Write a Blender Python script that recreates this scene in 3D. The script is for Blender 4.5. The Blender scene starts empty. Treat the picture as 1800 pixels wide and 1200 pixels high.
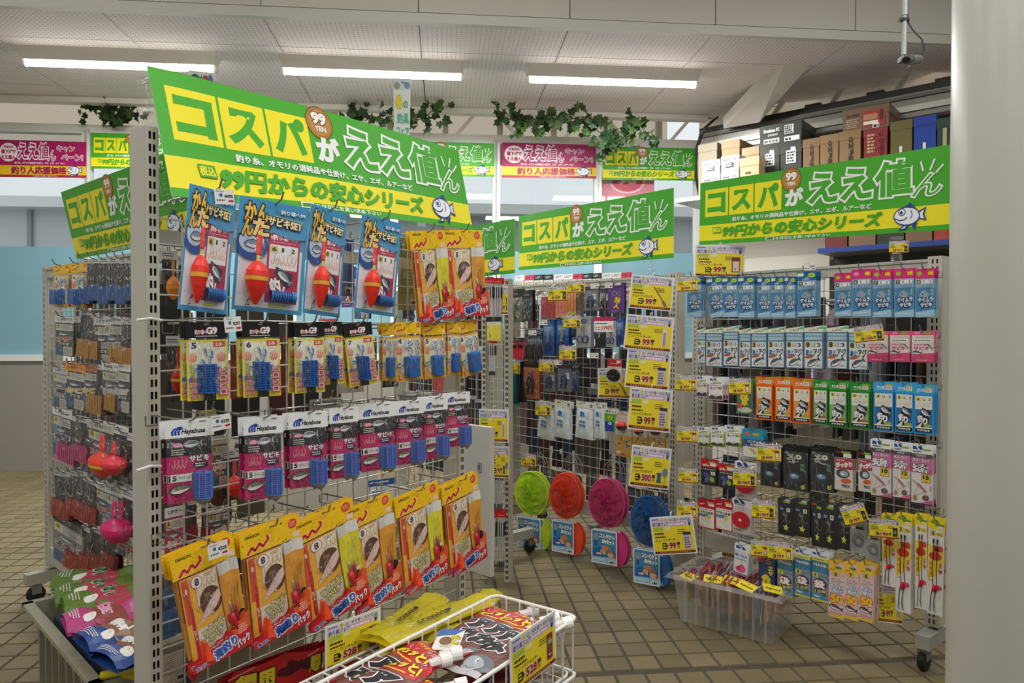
import bpy, bmesh, math, random
from mathutils import Vector, Matrix, Euler
random.seed(7)
SC = bpy.context.scene
COL = SC.collection
# ------------------------------------------------------------------ camera, world, light
F = 1250.0; HOR = 580.0; CH = 1.15
PITCH = math.atan((600 - HOR) / F)
cam = bpy.data.cameras.new('camera'); camo = bpy.data.objects.new('camera', cam); COL.objects.link(camo)
cam.sensor_width = 36; cam.lens = 36 * F / 1800; cam.clip_end = 200
camo.location = (0, 0, CH); camo.rotation_euler = (math.pi / 2 - PITCH, 0, 0)
SC.camera = camo
SC.view_settings.view_transform = 'Standard'; SC.view_settings.look = 'None'
SC.view_settings.gamma = 1; SC.view_settings.exposure = 0.16
SC.view_settings.use_curve_mapping = False
SC.cycles.transparent_max_bounces = 24
SC.cycles.max_bounces = 7
W = bpy.data.worlds.new('daylight'); SC.world = W; W.use_nodes = True
W.node_tree.nodes['Background'].inputs[0].default_value = (0.93, 0.97, 1.0, 1)
W.node_tree.nodes['Background'].inputs[1].default_value = .8
RA = math.radians(5.4)                      # the room is turned by this against the viewing axis
def R2W(x, y, z=0.0):
    return Vector((x * math.cos(RA) - y * math.sin(RA), x * math.sin(RA) + y * math.cos(RA), z))
def area(x, y, z, sx, sy, power, col=(.985, .995, 1)):
    l = bpy.data.lights.new('ceiling_light_glow', 'AREA'); l.shape = 'RECTANGLE'; l.size = sx; l.size_y = sy
    l.energy = power; l.color = col
    o = bpy.data.objects.new('ceiling_light_glow', l); COL.objects.link(o)
    o.location = R2W(x, y, z); o.rotation_euler = (0, 0, RA)
    return o
FIX = [(-2.05, 4.98), (-0.43, 4.98), (1.19, 4.98)]              # the three fixtures in view (room coordinates)
for fx, fy in FIX: area(fx, fy, 2.85, 1.2, .1, 46)
BACKFIX = [(-2.6, 2.6), (0.0, 2.6), (2.4, 2.6), (-2.4, .6), (0.2, .6), (2.4, .6), (-1.2, -1.6), (1.4, -1.6)]
for fx, fy in BACKFIX: area(fx, fy, 3.33, 1.2, .3, 10 if fy > 2 else 26)

# ------------------------------------------------------------------ materials
def lin(c):
    return c / 12.92 if c <= .04045 else ((c + .055) / 1.055) ** 2.4
def rgb(h):
    h = h.lstrip('#'); return tuple(lin(int(h[i:i + 2], 16) / 255) for i in (0, 2, 4)) + (1,)
_M = {}
def mat(h, rough=.45, metal=0., emit=0., grain=0., gs=60, alpha=1., sheen=0.):
    k = (h, rough, metal, emit, grain, gs, alpha)
    if k in _M: return _M[k]
    m = bpy.data.materials.new('m_' + h.strip('#')); m.use_nodes = True; nt = m.node_tree
    b = nt.nodes['Principled BSDF']
    b.inputs['Base Color'].default_value = rgb(h); b.inputs['Roughness'].default_value = rough
    b.inputs['Metallic'].default_value = metal; b.inputs['Alpha'].default_value = alpha
    if emit:
        b.inputs['Emission Color'].default_value = rgb(h); b.inputs['Emission Strength'].default_value = emit
    if grain:
        tc = nt.nodes.new('ShaderNodeTexCoord'); n = nt.nodes.new('ShaderNodeTexNoise'); n.inputs['Scale'].default_value = gs
        n.inputs['Detail'].default_value = 6
        mx = nt.nodes.new('ShaderNodeMix'); mx.data_type = 'RGBA'; c = rgb(h)
        mx.inputs[6].default_value = tuple(v * (1 - grain) for v in c[:3]) + (1,)
        mx.inputs[7].default_value = tuple(min(1, v * (1 + grain)) for v in c[:3]) + (1,)
        nt.links.new(tc.outputs['Object'], n.inputs['Vector']); nt.links.new(n.outputs['Fac'], mx.inputs[0])
        nt.links.new(mx.outputs[2], b.inputs['Base Color'])
        bp = nt.nodes.new('ShaderNodeBump'); bp.inputs['Strength'].default_value = .15; bp.inputs['Distance'].default_value = .002
        nt.links.new(n.outputs['Fac'], bp.inputs['Height']); nt.links.new(bp.outputs[0], b.inputs['Normal'])
    _M[k] = m; return m
def film(name, tint=(1, 1, 1, 1), base=.05, amp=.5, scale=(14, 14, 5), rough=.12, dif=0., bump=.02):
    if name in _M: return _M[name]
    m = bpy.data.materials.new(name); m.use_nodes = True; nt = m.node_tree; nt.nodes.clear()
    N = nt.nodes.new; L = nt.links.new
    out = N('ShaderNodeOutputMaterial'); tr = N('ShaderNodeBsdfTransparent'); tr.inputs[0].default_value = tint
    gl = N('ShaderNodeBsdfGlossy'); gl.inputs['Roughness'].default_value = rough
    tc = N('ShaderNodeTexCoord'); mp = N('ShaderNodeMapping'); mp.inputs['Scale'].default_value = scale
    mp.inputs['Rotation'].default_value = (0, .35, 0)
    n = N('ShaderNodeTexNoise'); n.inputs['Scale'].default_value = 1.6; n.inputs['Detail'].default_value = 3; n.inputs['Distortion'].default_value = 1.2
    bp = N('ShaderNodeBump'); bp.inputs['Strength'].default_value = 1; bp.inputs['Distance'].default_value = bump
    L(tc.outputs['Object'], mp.inputs[0]); L(mp.outputs[0], n.inputs['Vector']); L(n.outputs['Fac'], bp.inputs['Height'])
    L(bp.outputs[0], gl.inputs['Normal'])
    ramp = N('ShaderNodeMapRange'); ramp.inputs[1].default_value = .52; ramp.inputs[2].default_value = .72
    ramp.inputs[3].default_value = base; ramp.inputs[4].default_value = base + amp
    L(n.outputs['Fac'], ramp.inputs[0])
    mx = N('ShaderNodeMixShader'); L(ramp.outputs[0], mx.inputs[0])
    if dif:
        d = N('ShaderNodeBsdfDiffuse'); d.inputs[0].default_value = tint; t2 = N('ShaderNodeBsdfTranslucent'); t2.inputs[0].default_value = tint
        a = N('ShaderNodeMixShader'); a.inputs[0].default_value = .9 if dif >= 1 else .5; L(d.outputs[0], a.inputs[1]); L(t2.outputs[0], a.inputs[2])
        bq = N('ShaderNodeMixShader'); bq.inputs[0].default_value = dif; L(tr.outputs[0], bq.inputs[1]); L(a.outputs[0], bq.inputs[2])
        L(bq.outputs[0], mx.inputs[1])
    else: L(tr.outputs[0], mx.inputs[1])
    L(gl.outputs[0], mx.inputs[2]); L(mx.outputs[0], out.inputs[0])
    _M[name] = m; return m
FILM = film('clear_bag_film', base=.035, amp=.6, scale=(60, 60, 14), rough=.26, dif=.012)
FILM2 = film('clear_sleeve', base=.03, amp=.13, scale=(30, 30, 8), dif=.02)
ACRY = film('clear_acrylic', base=.12, amp=.25, scale=(20, 20, 20), rough=.05)
BINP = film('frosted_clear_plastic', tint=(.93, .92, .88, 1), base=.05, amp=.05, scale=(4, 4, 4), rough=.3, dif=.22)
YBAG = film('yellow_clear_film', tint=(.93, .85, .06, 1), base=.05, amp=.3, scale=(24, 24, 24), rough=.15, dif=.75)
GLASS = film('window_glass', tint=(.95, .98, .98, 1), base=.04, amp=.02, scale=(1, 1, 1), rough=.02, bump=.0002)
BLUEFILM = film('blue_window_film', tint=(.42, .66, .73, 1), base=.02, amp=.02, scale=(1, 1, 1), rough=.4, dif=.8, bump=.0002)
EAVE = film('translucent_eaves_board', tint=(.96, .9, .82, 1), base=0., amp=0., scale=(1, 1, 1), dif=1.)  # translucency made up so that daylight brightens the boards
def M_(c, rough=.45):
    return c if not isinstance(c, str) else mat(c, rough)

# ------------------------------------------------------------------ text outlines
_T = {}
def tbase(s, res):
    k = (s, res)
    if k not in _T:
        cu = bpy.data.curves.new('lettering', 'FONT'); cu.body = s; cu.size = 1; cu.fill_mode = 'FRONT'; cu.resolution_u = res
        o = bpy.data.objects.new('lettering', cu); me = o.to_mesh()
        vs = [(v.co.x, v.co.y) for v in me.vertices]; fs = [tuple(p.vertices) for p in me.polygons]
        o.to_mesh_clear(); bpy.data.objects.remove(o); bpy.data.curves.remove(cu)
        out = []
        for f in fs:                                     # all counter-clockwise
            (x0, y0), (x1, y1), (x2, y2) = (vs[i] for i in f[:3])
            out.append(f if (x1 - x0) * (y2 - y0) - (x2 - x0) * (y1 - y0) > 0 else f[::-1])
        ed = {}
        for f in out:
            for i in range(len(f)): ed[(f[i], f[(i + 1) % len(f)])] = 1
        nx = {a: b for (a, b) in ed if (b, a) not in ed}
        _T[k] = (vs, out, nx)
    return _T[k]
def tmesh(s, wt, res=None):
    """letter shapes made bolder by wt (in ems): the outline is grown by a mitred rim"""
    res = res or (4 if len(s) < 3 else 2 if len(s) < 16 else 1)
    k = (s, wt, res)
    if k in _T: return _T[k]
    vs, fs, nx = tbase(s, res)
    if wt <= .004: _T[k] = (vs, fs); return _T[k]
    V = list(vs); Fc = list(fs); pv = {b: a for a, b in nx.items()}; off = {}
    def nrm(a, b):
        dx, dy = vs[b][0] - vs[a][0], vs[b][1] - vs[a][1]; l = math.hypot(dx, dy) or 1; return dy / l, -dx / l
    for v in nx:
        if v not in pv: continue
        n1, n2 = nrm(pv[v], v), nrm(v, nx[v]); mx, my = n1[0] + n2[0], n1[1] + n2[1]; l = math.hypot(mx, my)
        if l < .3: mx, my, l = n1[0], n1[1], 1
        mx, my = mx / l, my / l; c = max(.55, mx * n1[0] + my * n1[1]); off[v] = len(V); V.append((vs[v][0] + mx * wt / c, vs[v][1] + my * wt / c))
    for a, b in nx.items():
        if a in off and b in off: Fc.append((a, off[a], off[b], b))
    _T[k] = (V, Fc); return _T[k]
# ------------------------------------------------------------------ mesh builder: flat print in mm (x right, y down from the top) and solids in m
class B:
    def __init__(s, w=0., h=0., y0=0., step=6e-5):
        s.v = []; s.f = []; s.m = []; s.mats = []; s.w = w; s.h = h; s.k = 0; s.y0 = y0; s.step = step; s.fn = None
    def mi(s, c):
        c = M_(c)
        if c not in s.mats: s.mats.append(c)
        return s.mats.index(c)
    def raw(s, vs, fs, c):
        n = len(s.v); s.v += [tuple(v) for v in vs]; i = s.mi(c)
        for f in fs: s.f.append(tuple(n + a for a in f)); s.m.append(i)
        return s
    # --- print
    def P(s, x, y): return ((x - s.w / 2) / 1000, -(s.y0 + s.k * s.step), -y / 1000)
    def poly(s, pts, c):
        s.k += 1; return s.raw([s.P(*p) for p in pts], [tuple(range(len(pts)))], c)
    def rect(s, x0, y0, x1, y1, c): return s.poly([(x0, y0), (x0, y1), (x1, y1), (x1, y0)], c)
    def ell(s, cx, cy, rx, ry, c, n=20, rot=0):
        cr, sr = math.cos(rot), math.sin(rot)
        return s.poly([(cx + rx * math.cos(a) * cr - ry * math.sin(a) * sr, cy + rx * math.cos(a) * sr + ry * math.sin(a) * cr) for a in (i * 2 * math.pi / n for i in range(n))], c)
    def line(s, pts, wd, c):
        s.k += 1
        for (x0, y0), (x1, y1) in zip(pts, pts[1:]):
            d = math.hypot(x1 - x0, y1 - y0) or 1; a = -(y1 - y0) / d * wd / 2; b = (x1 - x0) / d * wd / 2
            s.raw([s.P(x0 + a, y0 + b), s.P(x1 + a, y1 + b), s.P(x1 - a, y1 - b), s.P(x0 - a, y0 - b)], [(0, 1, 2, 3)], c)
        return s
    def text(s, t, x0, y0, x1, y1, c, wt=.02, ol=None, ow=.05, shear=0., rot=0., ol2=None, ow2=.1):
        vs, fs = tmesh(t, wt)
        if not vs: return s
        vs = [(x + shear * y, y) for x, y in vs]
        a0 = min(v[0] for v in vs); a1 = max(v[0] for v in vs); b0 = min(v[1] for v in vs); b1 = max(v[1] for v in vs)
        sx = (x1 - x0) / (a1 - a0 or 1); sy = (y1 - y0) / (b1 - b0 or 1)
        if (b1 - b0) < .3: sy = min(sy, sx)
        cx, cy = (x0 + x1) / 2, (y0 + y1) / 2; ca, sa = math.cos(math.radians(rot)), math.sin(math.radians(rot))
        def put(w_, col):
            s.k += 1; V, Fc = tmesh(t, w_); o = []
            for x, y in V:
                x = x + shear * y
                px = x0 + (x - a0) * sx - cx; py = y1 - (y - b0) * sy - cy
                o.append(s.P(cx + px * ca - py * sa, cy + px * sa + py * ca))
            s.raw(o, Fc, col)
        if ol2: put(wt + ow2, ol2)
        if ol: put(wt + ow, ol)
        put(wt, c); return s
    def vtext(s, t, x0, y0, x1, y1, c, **k):
        n = len(t); d = (y1 - y0) / n
        for i, ch in enumerate(t): s.text(ch, x0, y0 + i * d + d * .06, x1, y0 + (i + 1) * d - d * .06, c, **k)
        return s
    def fish(s, cx, cy, L, c='#8d949c', ol='#30363e', rot=0., belly='#e6e8ea'):
        ca, sa = math.cos(rot), math.sin(rot); T = lambda x, y: (cx + L * (x * ca - y * sa), cy + L * (x * sa + y * ca))
        up = [(-.5, .02), (-.36, -.13), (-.1, -.19), (.15, -.13), (.34, -.04)]
        tail = [(.5, -.17), (.46, 0), (.5, .17)]
        dn = [(.34, .04), (.12, .13), (-.12, .18), (-.36, .13)]
        s.poly([T(x * 1.1, y * 1.25) for x, y in up + tail + dn], ol)
        s.poly([T(*p) for p in up + tail + dn], c)
        s.poly([T(*p) for p in [(-.48, .03), (.3, .02)] + dn], belly)
        s.ell(*T(-.34, -.02), L * .045, L * .045, '#ffffff', 10).ell(*T(-.34, -.02), L * .025, L * .025, '#101010', 8)
        return s
    def hooks(s, x0, y0, x1, y1, n, c, wd=.7):
        for i in range(n):
            x = x0 + (x1 - x0) * (i + .5) / n; h = y1 - y0; r = (x1 - x0) / n * .38
            s.line([(x + r, y0), (x + r * .9, y0 + h * .5), (x + r * .3, y1 - h * .06), (x - r * .4, y1), (x - r, y1 - h * .25), (x - r, y1 - h * .45)], wd, c)
        return s
    def lines(s, x0, y0, x1, y1, n, c, fill=.45):          # blocks of unreadable small print
        rr = random.Random(int(x0 * 7 + y0 * 13 + n))
        d = (y1 - y0) / n
        for i in range(n):
            x = x0; s.k += 1
            xe = x1 - rr.random() * .25 * (x1 - x0)
            while x < xe:
                w_ = d * rr.uniform(.5, 1.3) * .9
                s.raw([s.P(x, y0 + i * d + d * .2), s.P(x, y0 + i * d + d * (.2 + fill)), s.P(min(x + w_, xe), y0 + i * d + d * (.2 + fill)), s.P(min(x + w_, xe), y0 + i * d + d * .2)], [(0, 1, 2, 3)], c)
                x += w_ + d * .22
        return s
    # --- solids
    def box(s, x0, y0, z0, x1, y1, z1, c):
        return s.raw([(x0, y0, z0), (x1, y0, z0), (x1, y1, z0), (x0, y1, z0), (x0, y0, z1), (x1, y0, z1), (x1, y1, z1), (x0, y1, z1)],
                     [(0, 3, 2, 1), (4, 5, 6, 7), (0, 1, 5, 4), (1, 2, 6, 5), (2, 3, 7, 6), (3, 0, 4, 7)], c)
    def tube(s, pts, r, c, n=6, cap=True):
        pts = [Vector(p) for p in pts]; vs = []; fs = []
        for i, p in enumerate(pts):
            d = (pts[min(i + 1, len(pts) - 1)] - pts[max(i - 1, 0)]).normalized()
            a = d.cross(Vector((0, 0, 1)) if abs(d.z) < .9 else Vector((1, 0, 0))).normalized(); b = d.cross(a)
            rr = r[i] if isinstance(r, (list, tuple)) else r
            for j in range(n):
                t = 2 * math.pi * (j + .5) / n; vs.append(p + a * rr * math.cos(t) + b * rr * math.sin(t))
        for i in range(len(pts) - 1):
            for j in range(n): fs.append((i * n + j, i * n + (j + 1) % n, (i + 1) * n + (j + 1) % n, (i + 1) * n + j))
        if cap: fs += [tuple(range(n))[::-1], tuple((len(pts) - 1) * n + j for j in range(n))]
        return s.raw(vs, fs, c)
    def lathe(s, prof, cx, cy, c, n=16, axis='z', o=0.):
        """prof: (radius, height[, colour]) top to bottom; colour starts a band"""
        col = c
        for (a, b) in zip(prof, prof[1:]):
            if len(a) > 2: col = a[2]
            vs = []
            for r, z in ((a[0], a[1]), (b[0], b[1])):
                for j in range(n):
                    t = 2 * math.pi * j / n
                    if axis == 'z': vs.append((cx + r * math.cos(t), cy + r * math.sin(t), z))
                    elif axis == 'x': vs.append((z, cy + r * math.sin(t), cx + r * math.cos(t)))
            s.raw(vs, [(j, (j + 1) % n, n + (j + 1) % n, n + j) for j in range(n)], col)
        return s
    def grid(s, fn, nu, nv, c):
        vs = [fn(i / nu, j / nv) for j in range(nv + 1) for i in range(nu + 1)]
        fs = [(j * (nu + 1) + i, j * (nu + 1) + i + 1, (j + 1) * (nu + 1) + i + 1, (j + 1) * (nu + 1) + i) for j in range(nv) for i in range(nu)]
        return s.raw(vs, fs, c)
    def mesh(s, name, cuts=None, fn=None, smooth=False):
        me = bpy.data.meshes.new(name); me.from_pydata(s.v, [], s.f)
        for m in s.mats: me.materials.append(m)
        me.polygons.foreach_set('material_index', s.m)
        if cuts or fn:
            bm = bmesh.new(); bm.from_mesh(me)
            for co, no in (cuts or []):
                bmesh.ops.bisect_plane(bm, geom=bm.verts[:] + bm.edges[:] + bm.faces[:], plane_co=co, plane_no=no)
            if fn:
                for v in bm.verts: v.co = fn(v.co)
            bm.to_mesh(me); bm.free()
        if smooth: me.shade_smooth()
        me.update(); return me
# ------------------------------------------------------------------ objects
def ob(name, me, parent=None, loc=(0, 0, 0), rot=(0, 0, 0), label=None, cat=None, group=None, kind=None, scale=None):
    o = bpy.data.objects.new(name, me); COL.objects.link(o)
    if parent: o.parent = parent
    o.location = loc; o.rotation_euler = rot
    if scale: o.scale = scale
    if label: o['label'] = label
    if cat: o['category'] = cat
    if group: o['group'] = group
    if kind: o['kind'] = kind
    return o
def struct(name, b, parent=None, rot=(0, 0, RA), smooth=False):
    return ob(name, b.mesh(name, smooth=smooth), parent, rot=rot if parent is None else (0, 0, 0), kind='structure' if parent is None else None)
ORD = ['first', 'second', 'third', 'fourth', 'fifth', 'sixth', 'seventh', 'eighth', 'ninth', 'tenth', 'eleventh', 'twelfth', 'thirteenth', 'fourteenth', 'fifteenth', 'sixteenth', 'seventeenth', 'eighteenth', 'nineteenth', 'twentieth']
# ------------------------------------------------------------------ pixel rays
CP, SP = math.cos(PITCH), math.sin(PITCH)
def ray(u, v):
    x = (u - 900) / F; z = -(v - 600) / F
    return Vector((x, CP + z * SP, -SP + z * CP))
CAM = Vector((0, 0, CH))
def at(u, v, Y): d = ray(u, v); return CAM + d * (Y / d.y)
def atz(u, v, z): d = ray(u, v); return CAM + d * ((z - CH) / d.z)
class Rack:
    def __init__(s, ox, oy, ex, ey, L, name):
        s.O = Vector((ox, oy, 0)); s.e = Vector((ex, ey, 0)).normalized(); s.L = L; s.name = name
        s.yaw = math.atan2(s.e.y, s.e.x); s.n = Vector((s.e.y, -s.e.x, 0)); s.rows = {}
    def hit(s, u, v, off=0., yaw=None, through=None):
        n = s.n if yaw is None else Vector((math.sin(yaw), -math.cos(yaw), 0))
        o = (s.O + s.n * off) if through is None else through
        d = ray(u, v); return CAM + d * ((o - CAM).dot(n) / d.dot(n))
    def pt(s, a, off, z): p = s.O + s.e * a + s.n * off; return Vector((p.x, p.y, z))
RKA = Rack(-.731, 1.433, .581, .814, 1.02, 'front rack')
RKB = Rack(-.03, 4.12, .643, -.766, 1.2, 'middle rack')
RKC = Rack(.814, 3.141, .643, -.766, .98, 'right rack')
RKD = Rack(-2.0, 3.03, .755, -.656, 1.25, 'far left rack')
# ================================================================== THE SETTING
def rhit(u, v, yr):                                     # ray against a room plane y = yr, returned in room coordinates
    n = Vector((-math.sin(RA), math.cos(RA), 0)); d = ray(u, v); p = CAM + d * (yr / d.dot(n))
    return Vector((p.x * math.cos(RA) + p.y * math.sin(RA), yr, p.z))
def w2r(p): return Vector((p.x * math.cos(RA) + p.y * math.sin(RA), -p.x * math.sin(RA) + p.y * math.cos(RA), p.z))
CZ = 2.99
WALLC = mat('#cdc8bd', .7); TRIMC = mat('#e4e2da', .5); STEEL = mat('#8f8e88', .4, .6)
# floor with its tiles
fl = struct('floor', B().box(-5.2, -3.4, -.08, 5.2, 9, -.006, mat('#4d473b', .9)))
TP = .102; tiles = []
TM = [mat('#786c4d', .62, grain=.22, gs=160), mat('#6f6449', .62, grain=.22, gs=150), mat('#7e7052', .6, grain=.25, gs=170)]
tb = B()
def tile_b(x0, y0, m, b=None, s=TP - .007):
    b = b or B(); e = .0022
    b.raw([(x0, y0, -.007), (x0 + s, y0, -.007), (x0 + s, y0 + s, -.007), (x0, y0 + s, -.007), (x0 + e, y0 + e, 0), (x0 + s - e, y0 + e, 0), (x0 + s - e, y0 + s - e, 0), (x0 + e, y0 + s - e, 0)],
          [(4, 5, 6, 7), (0, 1, 5, 4), (1, 2, 6, 5), (2, 3, 7, 6), (3, 0, 4, 7)], m); return b
TME = [tile_b(0, 0, m).mesh('tile') for m in TM]
for j in range(-8, 62):
    y0 = (2.44 + .004 + TP * j) if j >= 0 else (2.325 - .012 + TP * j + TP)
    if j < 0: y0 = 2.318 - TP * (-j)
    if j >= 0: y0 = 2.345 + TP * j
    for i in range(-48, 42):
        x0 = .839 + TP * i + .003 + (.0 if j >= 0 else .03)
        if x0 > 4.6: continue
        p = R2W(x0 + .05, y0 + .05); 
        if p.y < .9: continue
        u = 900 + F * p.x / p.y; v = HOR + F * CH / p.y
        vis = v < 1215 and ((560 < u < 1200 and v > 960) or (1190 < u < 1680 and v > 1085)) 
        tiles.append((0 if vis else 1, p.y, x0, y0))
tiles.sort()
for n, (a, _, x0, y0) in enumerate(tiles):
    k = random.choice((0, 0, 1, 2))
    if n < 300: ob('tile', TME[k], fl, (x0, y0, random.uniform(-.0006, .0004)))
    else: tile_b(x0, y0, TM[k], tb)
ob('tile', tb.mesh('tile'), fl, kind='stuff')
ob('debris_chip', B().raw([(0, 0, .012), (.012, 0, 0), (0, .014, 0), (-.012, -.003, 0), (.002, -.012, 0)], [(0, 1, 2), (0, 2, 3), (0, 3, 4), (0, 4, 1)], '#8a8270').mesh('chip'), loc=atz(982, 997, 0), label='small pale chip of debris on the tiles under the middle rack', cat='debris')
# ceiling: perforated panels
def perf(name, c, c2):
    m = bpy.data.materials.new(name); m.use_nodes = True; nt = m.node_tree; N = nt.nodes.new; L = nt.links.new
    b = nt.nodes['Principled BSDF']; b.inputs['Roughness'].default_value = .8
    tc = N('ShaderNodeTexCoord'); v = N('ShaderNodeVectorMath'); v.operation = 'SCALE'; v.inputs[3].default_value = 1 / .0303
    fr = N('ShaderNodeVectorMath'); fr.operation = 'FRACTION'; sb = N('ShaderNodeVectorMath'); sb.operation = 'SUBTRACT'; sb.inputs[1].default_value = (.5, .5, 0)
    mu = N('ShaderNodeVectorMath'); mu.operation = 'MULTIPLY'; mu.inputs[1].default_value = (1, 1, 0)
    ln = N('ShaderNodeVectorMath'); ln.operation = 'LENGTH'; lt = N('ShaderNodeMath'); lt.operation = 'LESS_THAN'; lt.inputs[1].default_value = .13
    mx = N('ShaderNodeMix'); mx.data_type = 'RGBA'; mx.inputs[6].default_value = rgb(c); mx.inputs[7].default_value = rgb(c2)
    L(tc.outputs['Object'], v.inputs[0]); L(v.outputs[0], fr.inputs[0]); L(fr.outputs[0], sb.inputs[0]); L(sb.outputs[0], mu.inputs[0]); L(mu.outputs[0], ln.inputs[0])
    L(ln.outputs['Value'], lt.inputs[0]); L(lt.outputs[0], mx.inputs[0]); L(mx.outputs[2], b.inputs['Base Color']); return m
PERF = perf('perforated_board', '#f1e9e9', '#8a8078')
edge = [w2r(atz(u, v, CZ)) for u, v in ((1363, 183), (1575, 160), (1638, 127), (1700, 127))]
_cp = [(-5.2, 4.3), (5.2, 4.3), (5.2, edge[2].y - .05), (edge[2].x, edge[2].y), (edge[1].x, edge[1].y), (edge[0].x, edge[0].y), (edge[0].x, 6.12), (-5.2, 6.12)]
_cb = B().box(-5.2, -3.4, 3.45, 5.2, 4.32, 3.55, '#b9b6b0'); _n = len(_cp)
_cb.raw([(x, y, CZ + .02) for x, y in _cp] + [(x, y, CZ + .08) for x, y in _cp], [tuple(range(_n))[::-1], tuple(range(_n, 2 * _n))] + [(q, (q + 1) % _n, _n + (q + 1) % _n, _n + q) for q in range(_n)], '#2c2a27')
cl = struct('ceiling', _cb)
struct('roof_added', B().box(-5.3, 4.2, 3.56, 5.4, 7.2, 3.58, EAVE))  # unseen translucent roof, added so daylight glows in along the ceiling edge
PX0 = w2r(atz(1247.5, 68.5, CZ)).x; PY0 = w2r(atz(1100, 104, CZ)).y
BACKY = w2r(atz(1126, 203, CZ)).y
for i in range(-6, 4):
    for j in range(-1, 2):
        x0 = PX0 + .91 * i; y0 = PY0 + .91 * j; x1 = x0 + .903; y1 = min(y0 + .903, BACKY); y0 = max(y0, 4.31)
        if y1 - y0 < .02: continue
        pts = [(x0, y0), (x1, y0), (x1, y1), (x0, y1)]
        if x1 > edge[0].x:                              # the ceiling ends along a slanted edge beside the side wall
            E = [(edge[0].x, BACKY)] + [(e.x, e.y) for e in edge[:3]] + [(5.2, edge[2].y - .05)]
            def ylim(x):
                for a, b in zip(E, E[1:]):
                    if a[0] <= x <= b[0]: return a[1] + (b[1] - a[1]) * (x - a[0]) / max(1e-6, b[0] - a[0])
                return BACKY if x < E[0][0] else E[-1][1]
            n_ = 8; top = [(x0 + (x1 - x0) * t / n_, min(y1, ylim(x0 + (x1 - x0) * t / n_))) for t in range(n_ + 1)]
            if max(t[1] for t in top) < y0: continue
            top = [(a, max(b, y0)) for a, b in top]
            pts = [(x0, y0), (x1, y0)] + top[::-1]
        n_ = len(pts); b = B(); b.raw([(p[0], p[1], CZ) for p in pts] + [(p[0], p[1], CZ + .012) for p in pts], [tuple(range(n_))[::-1]] + [(q, (q + 1) % n_, n_ + (q + 1) % n_, n_ + q) for q in range(n_)], PERF)
        ob('ceiling_panel', b.mesh('ceiling_panel'), cl)
# fascia that steps up to the higher ceiling, in panels
fb = B().box(-5.2, 4.29, CZ - .012, 5.2, 4.33, CZ + .045, '#dcdad3').box(-5.2, 4.30, CZ + .02, 5.2, 4.36, 3.5, '#55524c')
fa = struct('trim_1', fb)
for i in range(-6, 4):
    ob('fascia_panel', B().box(0, 0, 0, .904, .02, .41, mat('#dcd9d2', .6)).mesh('fascia_panel'), fa, (PX0 + .91 * i, 4.285, CZ + .047))
# walls
WY = 6.15
struct('wall_left', B().box(-5.3, -3.4, 0, -5.2, 7, 3.5, WALLC))
struct('wall_rear', B().box(-5.3, -3.5, 0, 5.3, -3.4, 3.5, WALLC))
struct('wall_right', B().box(5.2, -3.4, 0, 5.3, 7, 3.5, WALLC))
SILL = .9; HEADZ = rhit(950, 250, WY).z; TOPZ = rhit(950, 209, 6.02).z
wx = [rhit(u, 300, WY).x for u in (155, 335, 514, 693, 872, 1050, 1226)]
wx = [wx[0] - .87 * 3, wx[0] - .87 * 2, wx[0] - .87] + wx
XR = wx[-1] + .03
bw = B().box(-5.2, WY - .02, 0, XR + .3, WY + .1, SILL, mat('#8f8a80', .7)).box(-5.2, WY - .03, HEADZ, XR, WY + .05, HEADZ + .045, TRIMC)
struct('wall_back', bw)
struct('trim_2', B().box(-5.2, 5.93, TOPZ + .03, XR - .02, 6.1, CZ + .02, TRIMC).box(-5.2, 5.915, TOPZ, XR - .02, 6.0, TOPZ + .035, '#e2e1da'))
for i in range(len(wx) - 1):
    x0, x1 = wx[i] + .02, wx[i + 1] - .02
    fr = B()
    for a in ((x0 - .03, SILL, x0 + .012, HEADZ), (x1 - .012, SILL, x1 + .03, HEADZ), (x0, SILL, x1, SILL + .05), (x0, HEADZ - .03, x1, HEADZ)):
        fr.box(a[0], WY - .04, a[1], a[2], WY + .03, a[3], '#d9dad5')
    w_ = struct('window_%d' % (i + 1), fr)
    ob('pane', B().box(x0, WY + .005, SILL + .03, x1, WY + .011, HEADZ - .02, GLASS).mesh('pane'), w_)
    ob('frosted_film', B().box(x0, WY + .0, SILL + .05, x1, WY + .0025, 1.83, BLUEFILM).mesh('frosted_film'), w_)
# outer skin over the windows: eaves panels with studs and braces seen through the gap
ev = B().box(-5.2, 6.6, HEADZ - .1, 2.1, 6.61, 3.4, EAVE)
e_ = struct('wall_eaves', ev)
for i in range(-8, 4):
    x = XR - .28 + .5 * i
    ob('stud', B().box(x, 6.54, HEADZ - .1, x + .05, 6.6, 3.3, '#a89e8e').mesh('stud'), e_)
    if i % 2 == 0: ob('brace', B().tube([(x, 6.5, HEADZ), (x + .35, 6.5, HEADZ + .4)], .02, '#ddd8cc', 4).mesh('brace'), e_)
    else: ob('brace', B().tube([(x + .3, 6.5, HEADZ), (x - .05, 6.5, HEADZ + .4)], .02, '#ddd8cc', 4).mesh('brace'), e_)
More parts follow.
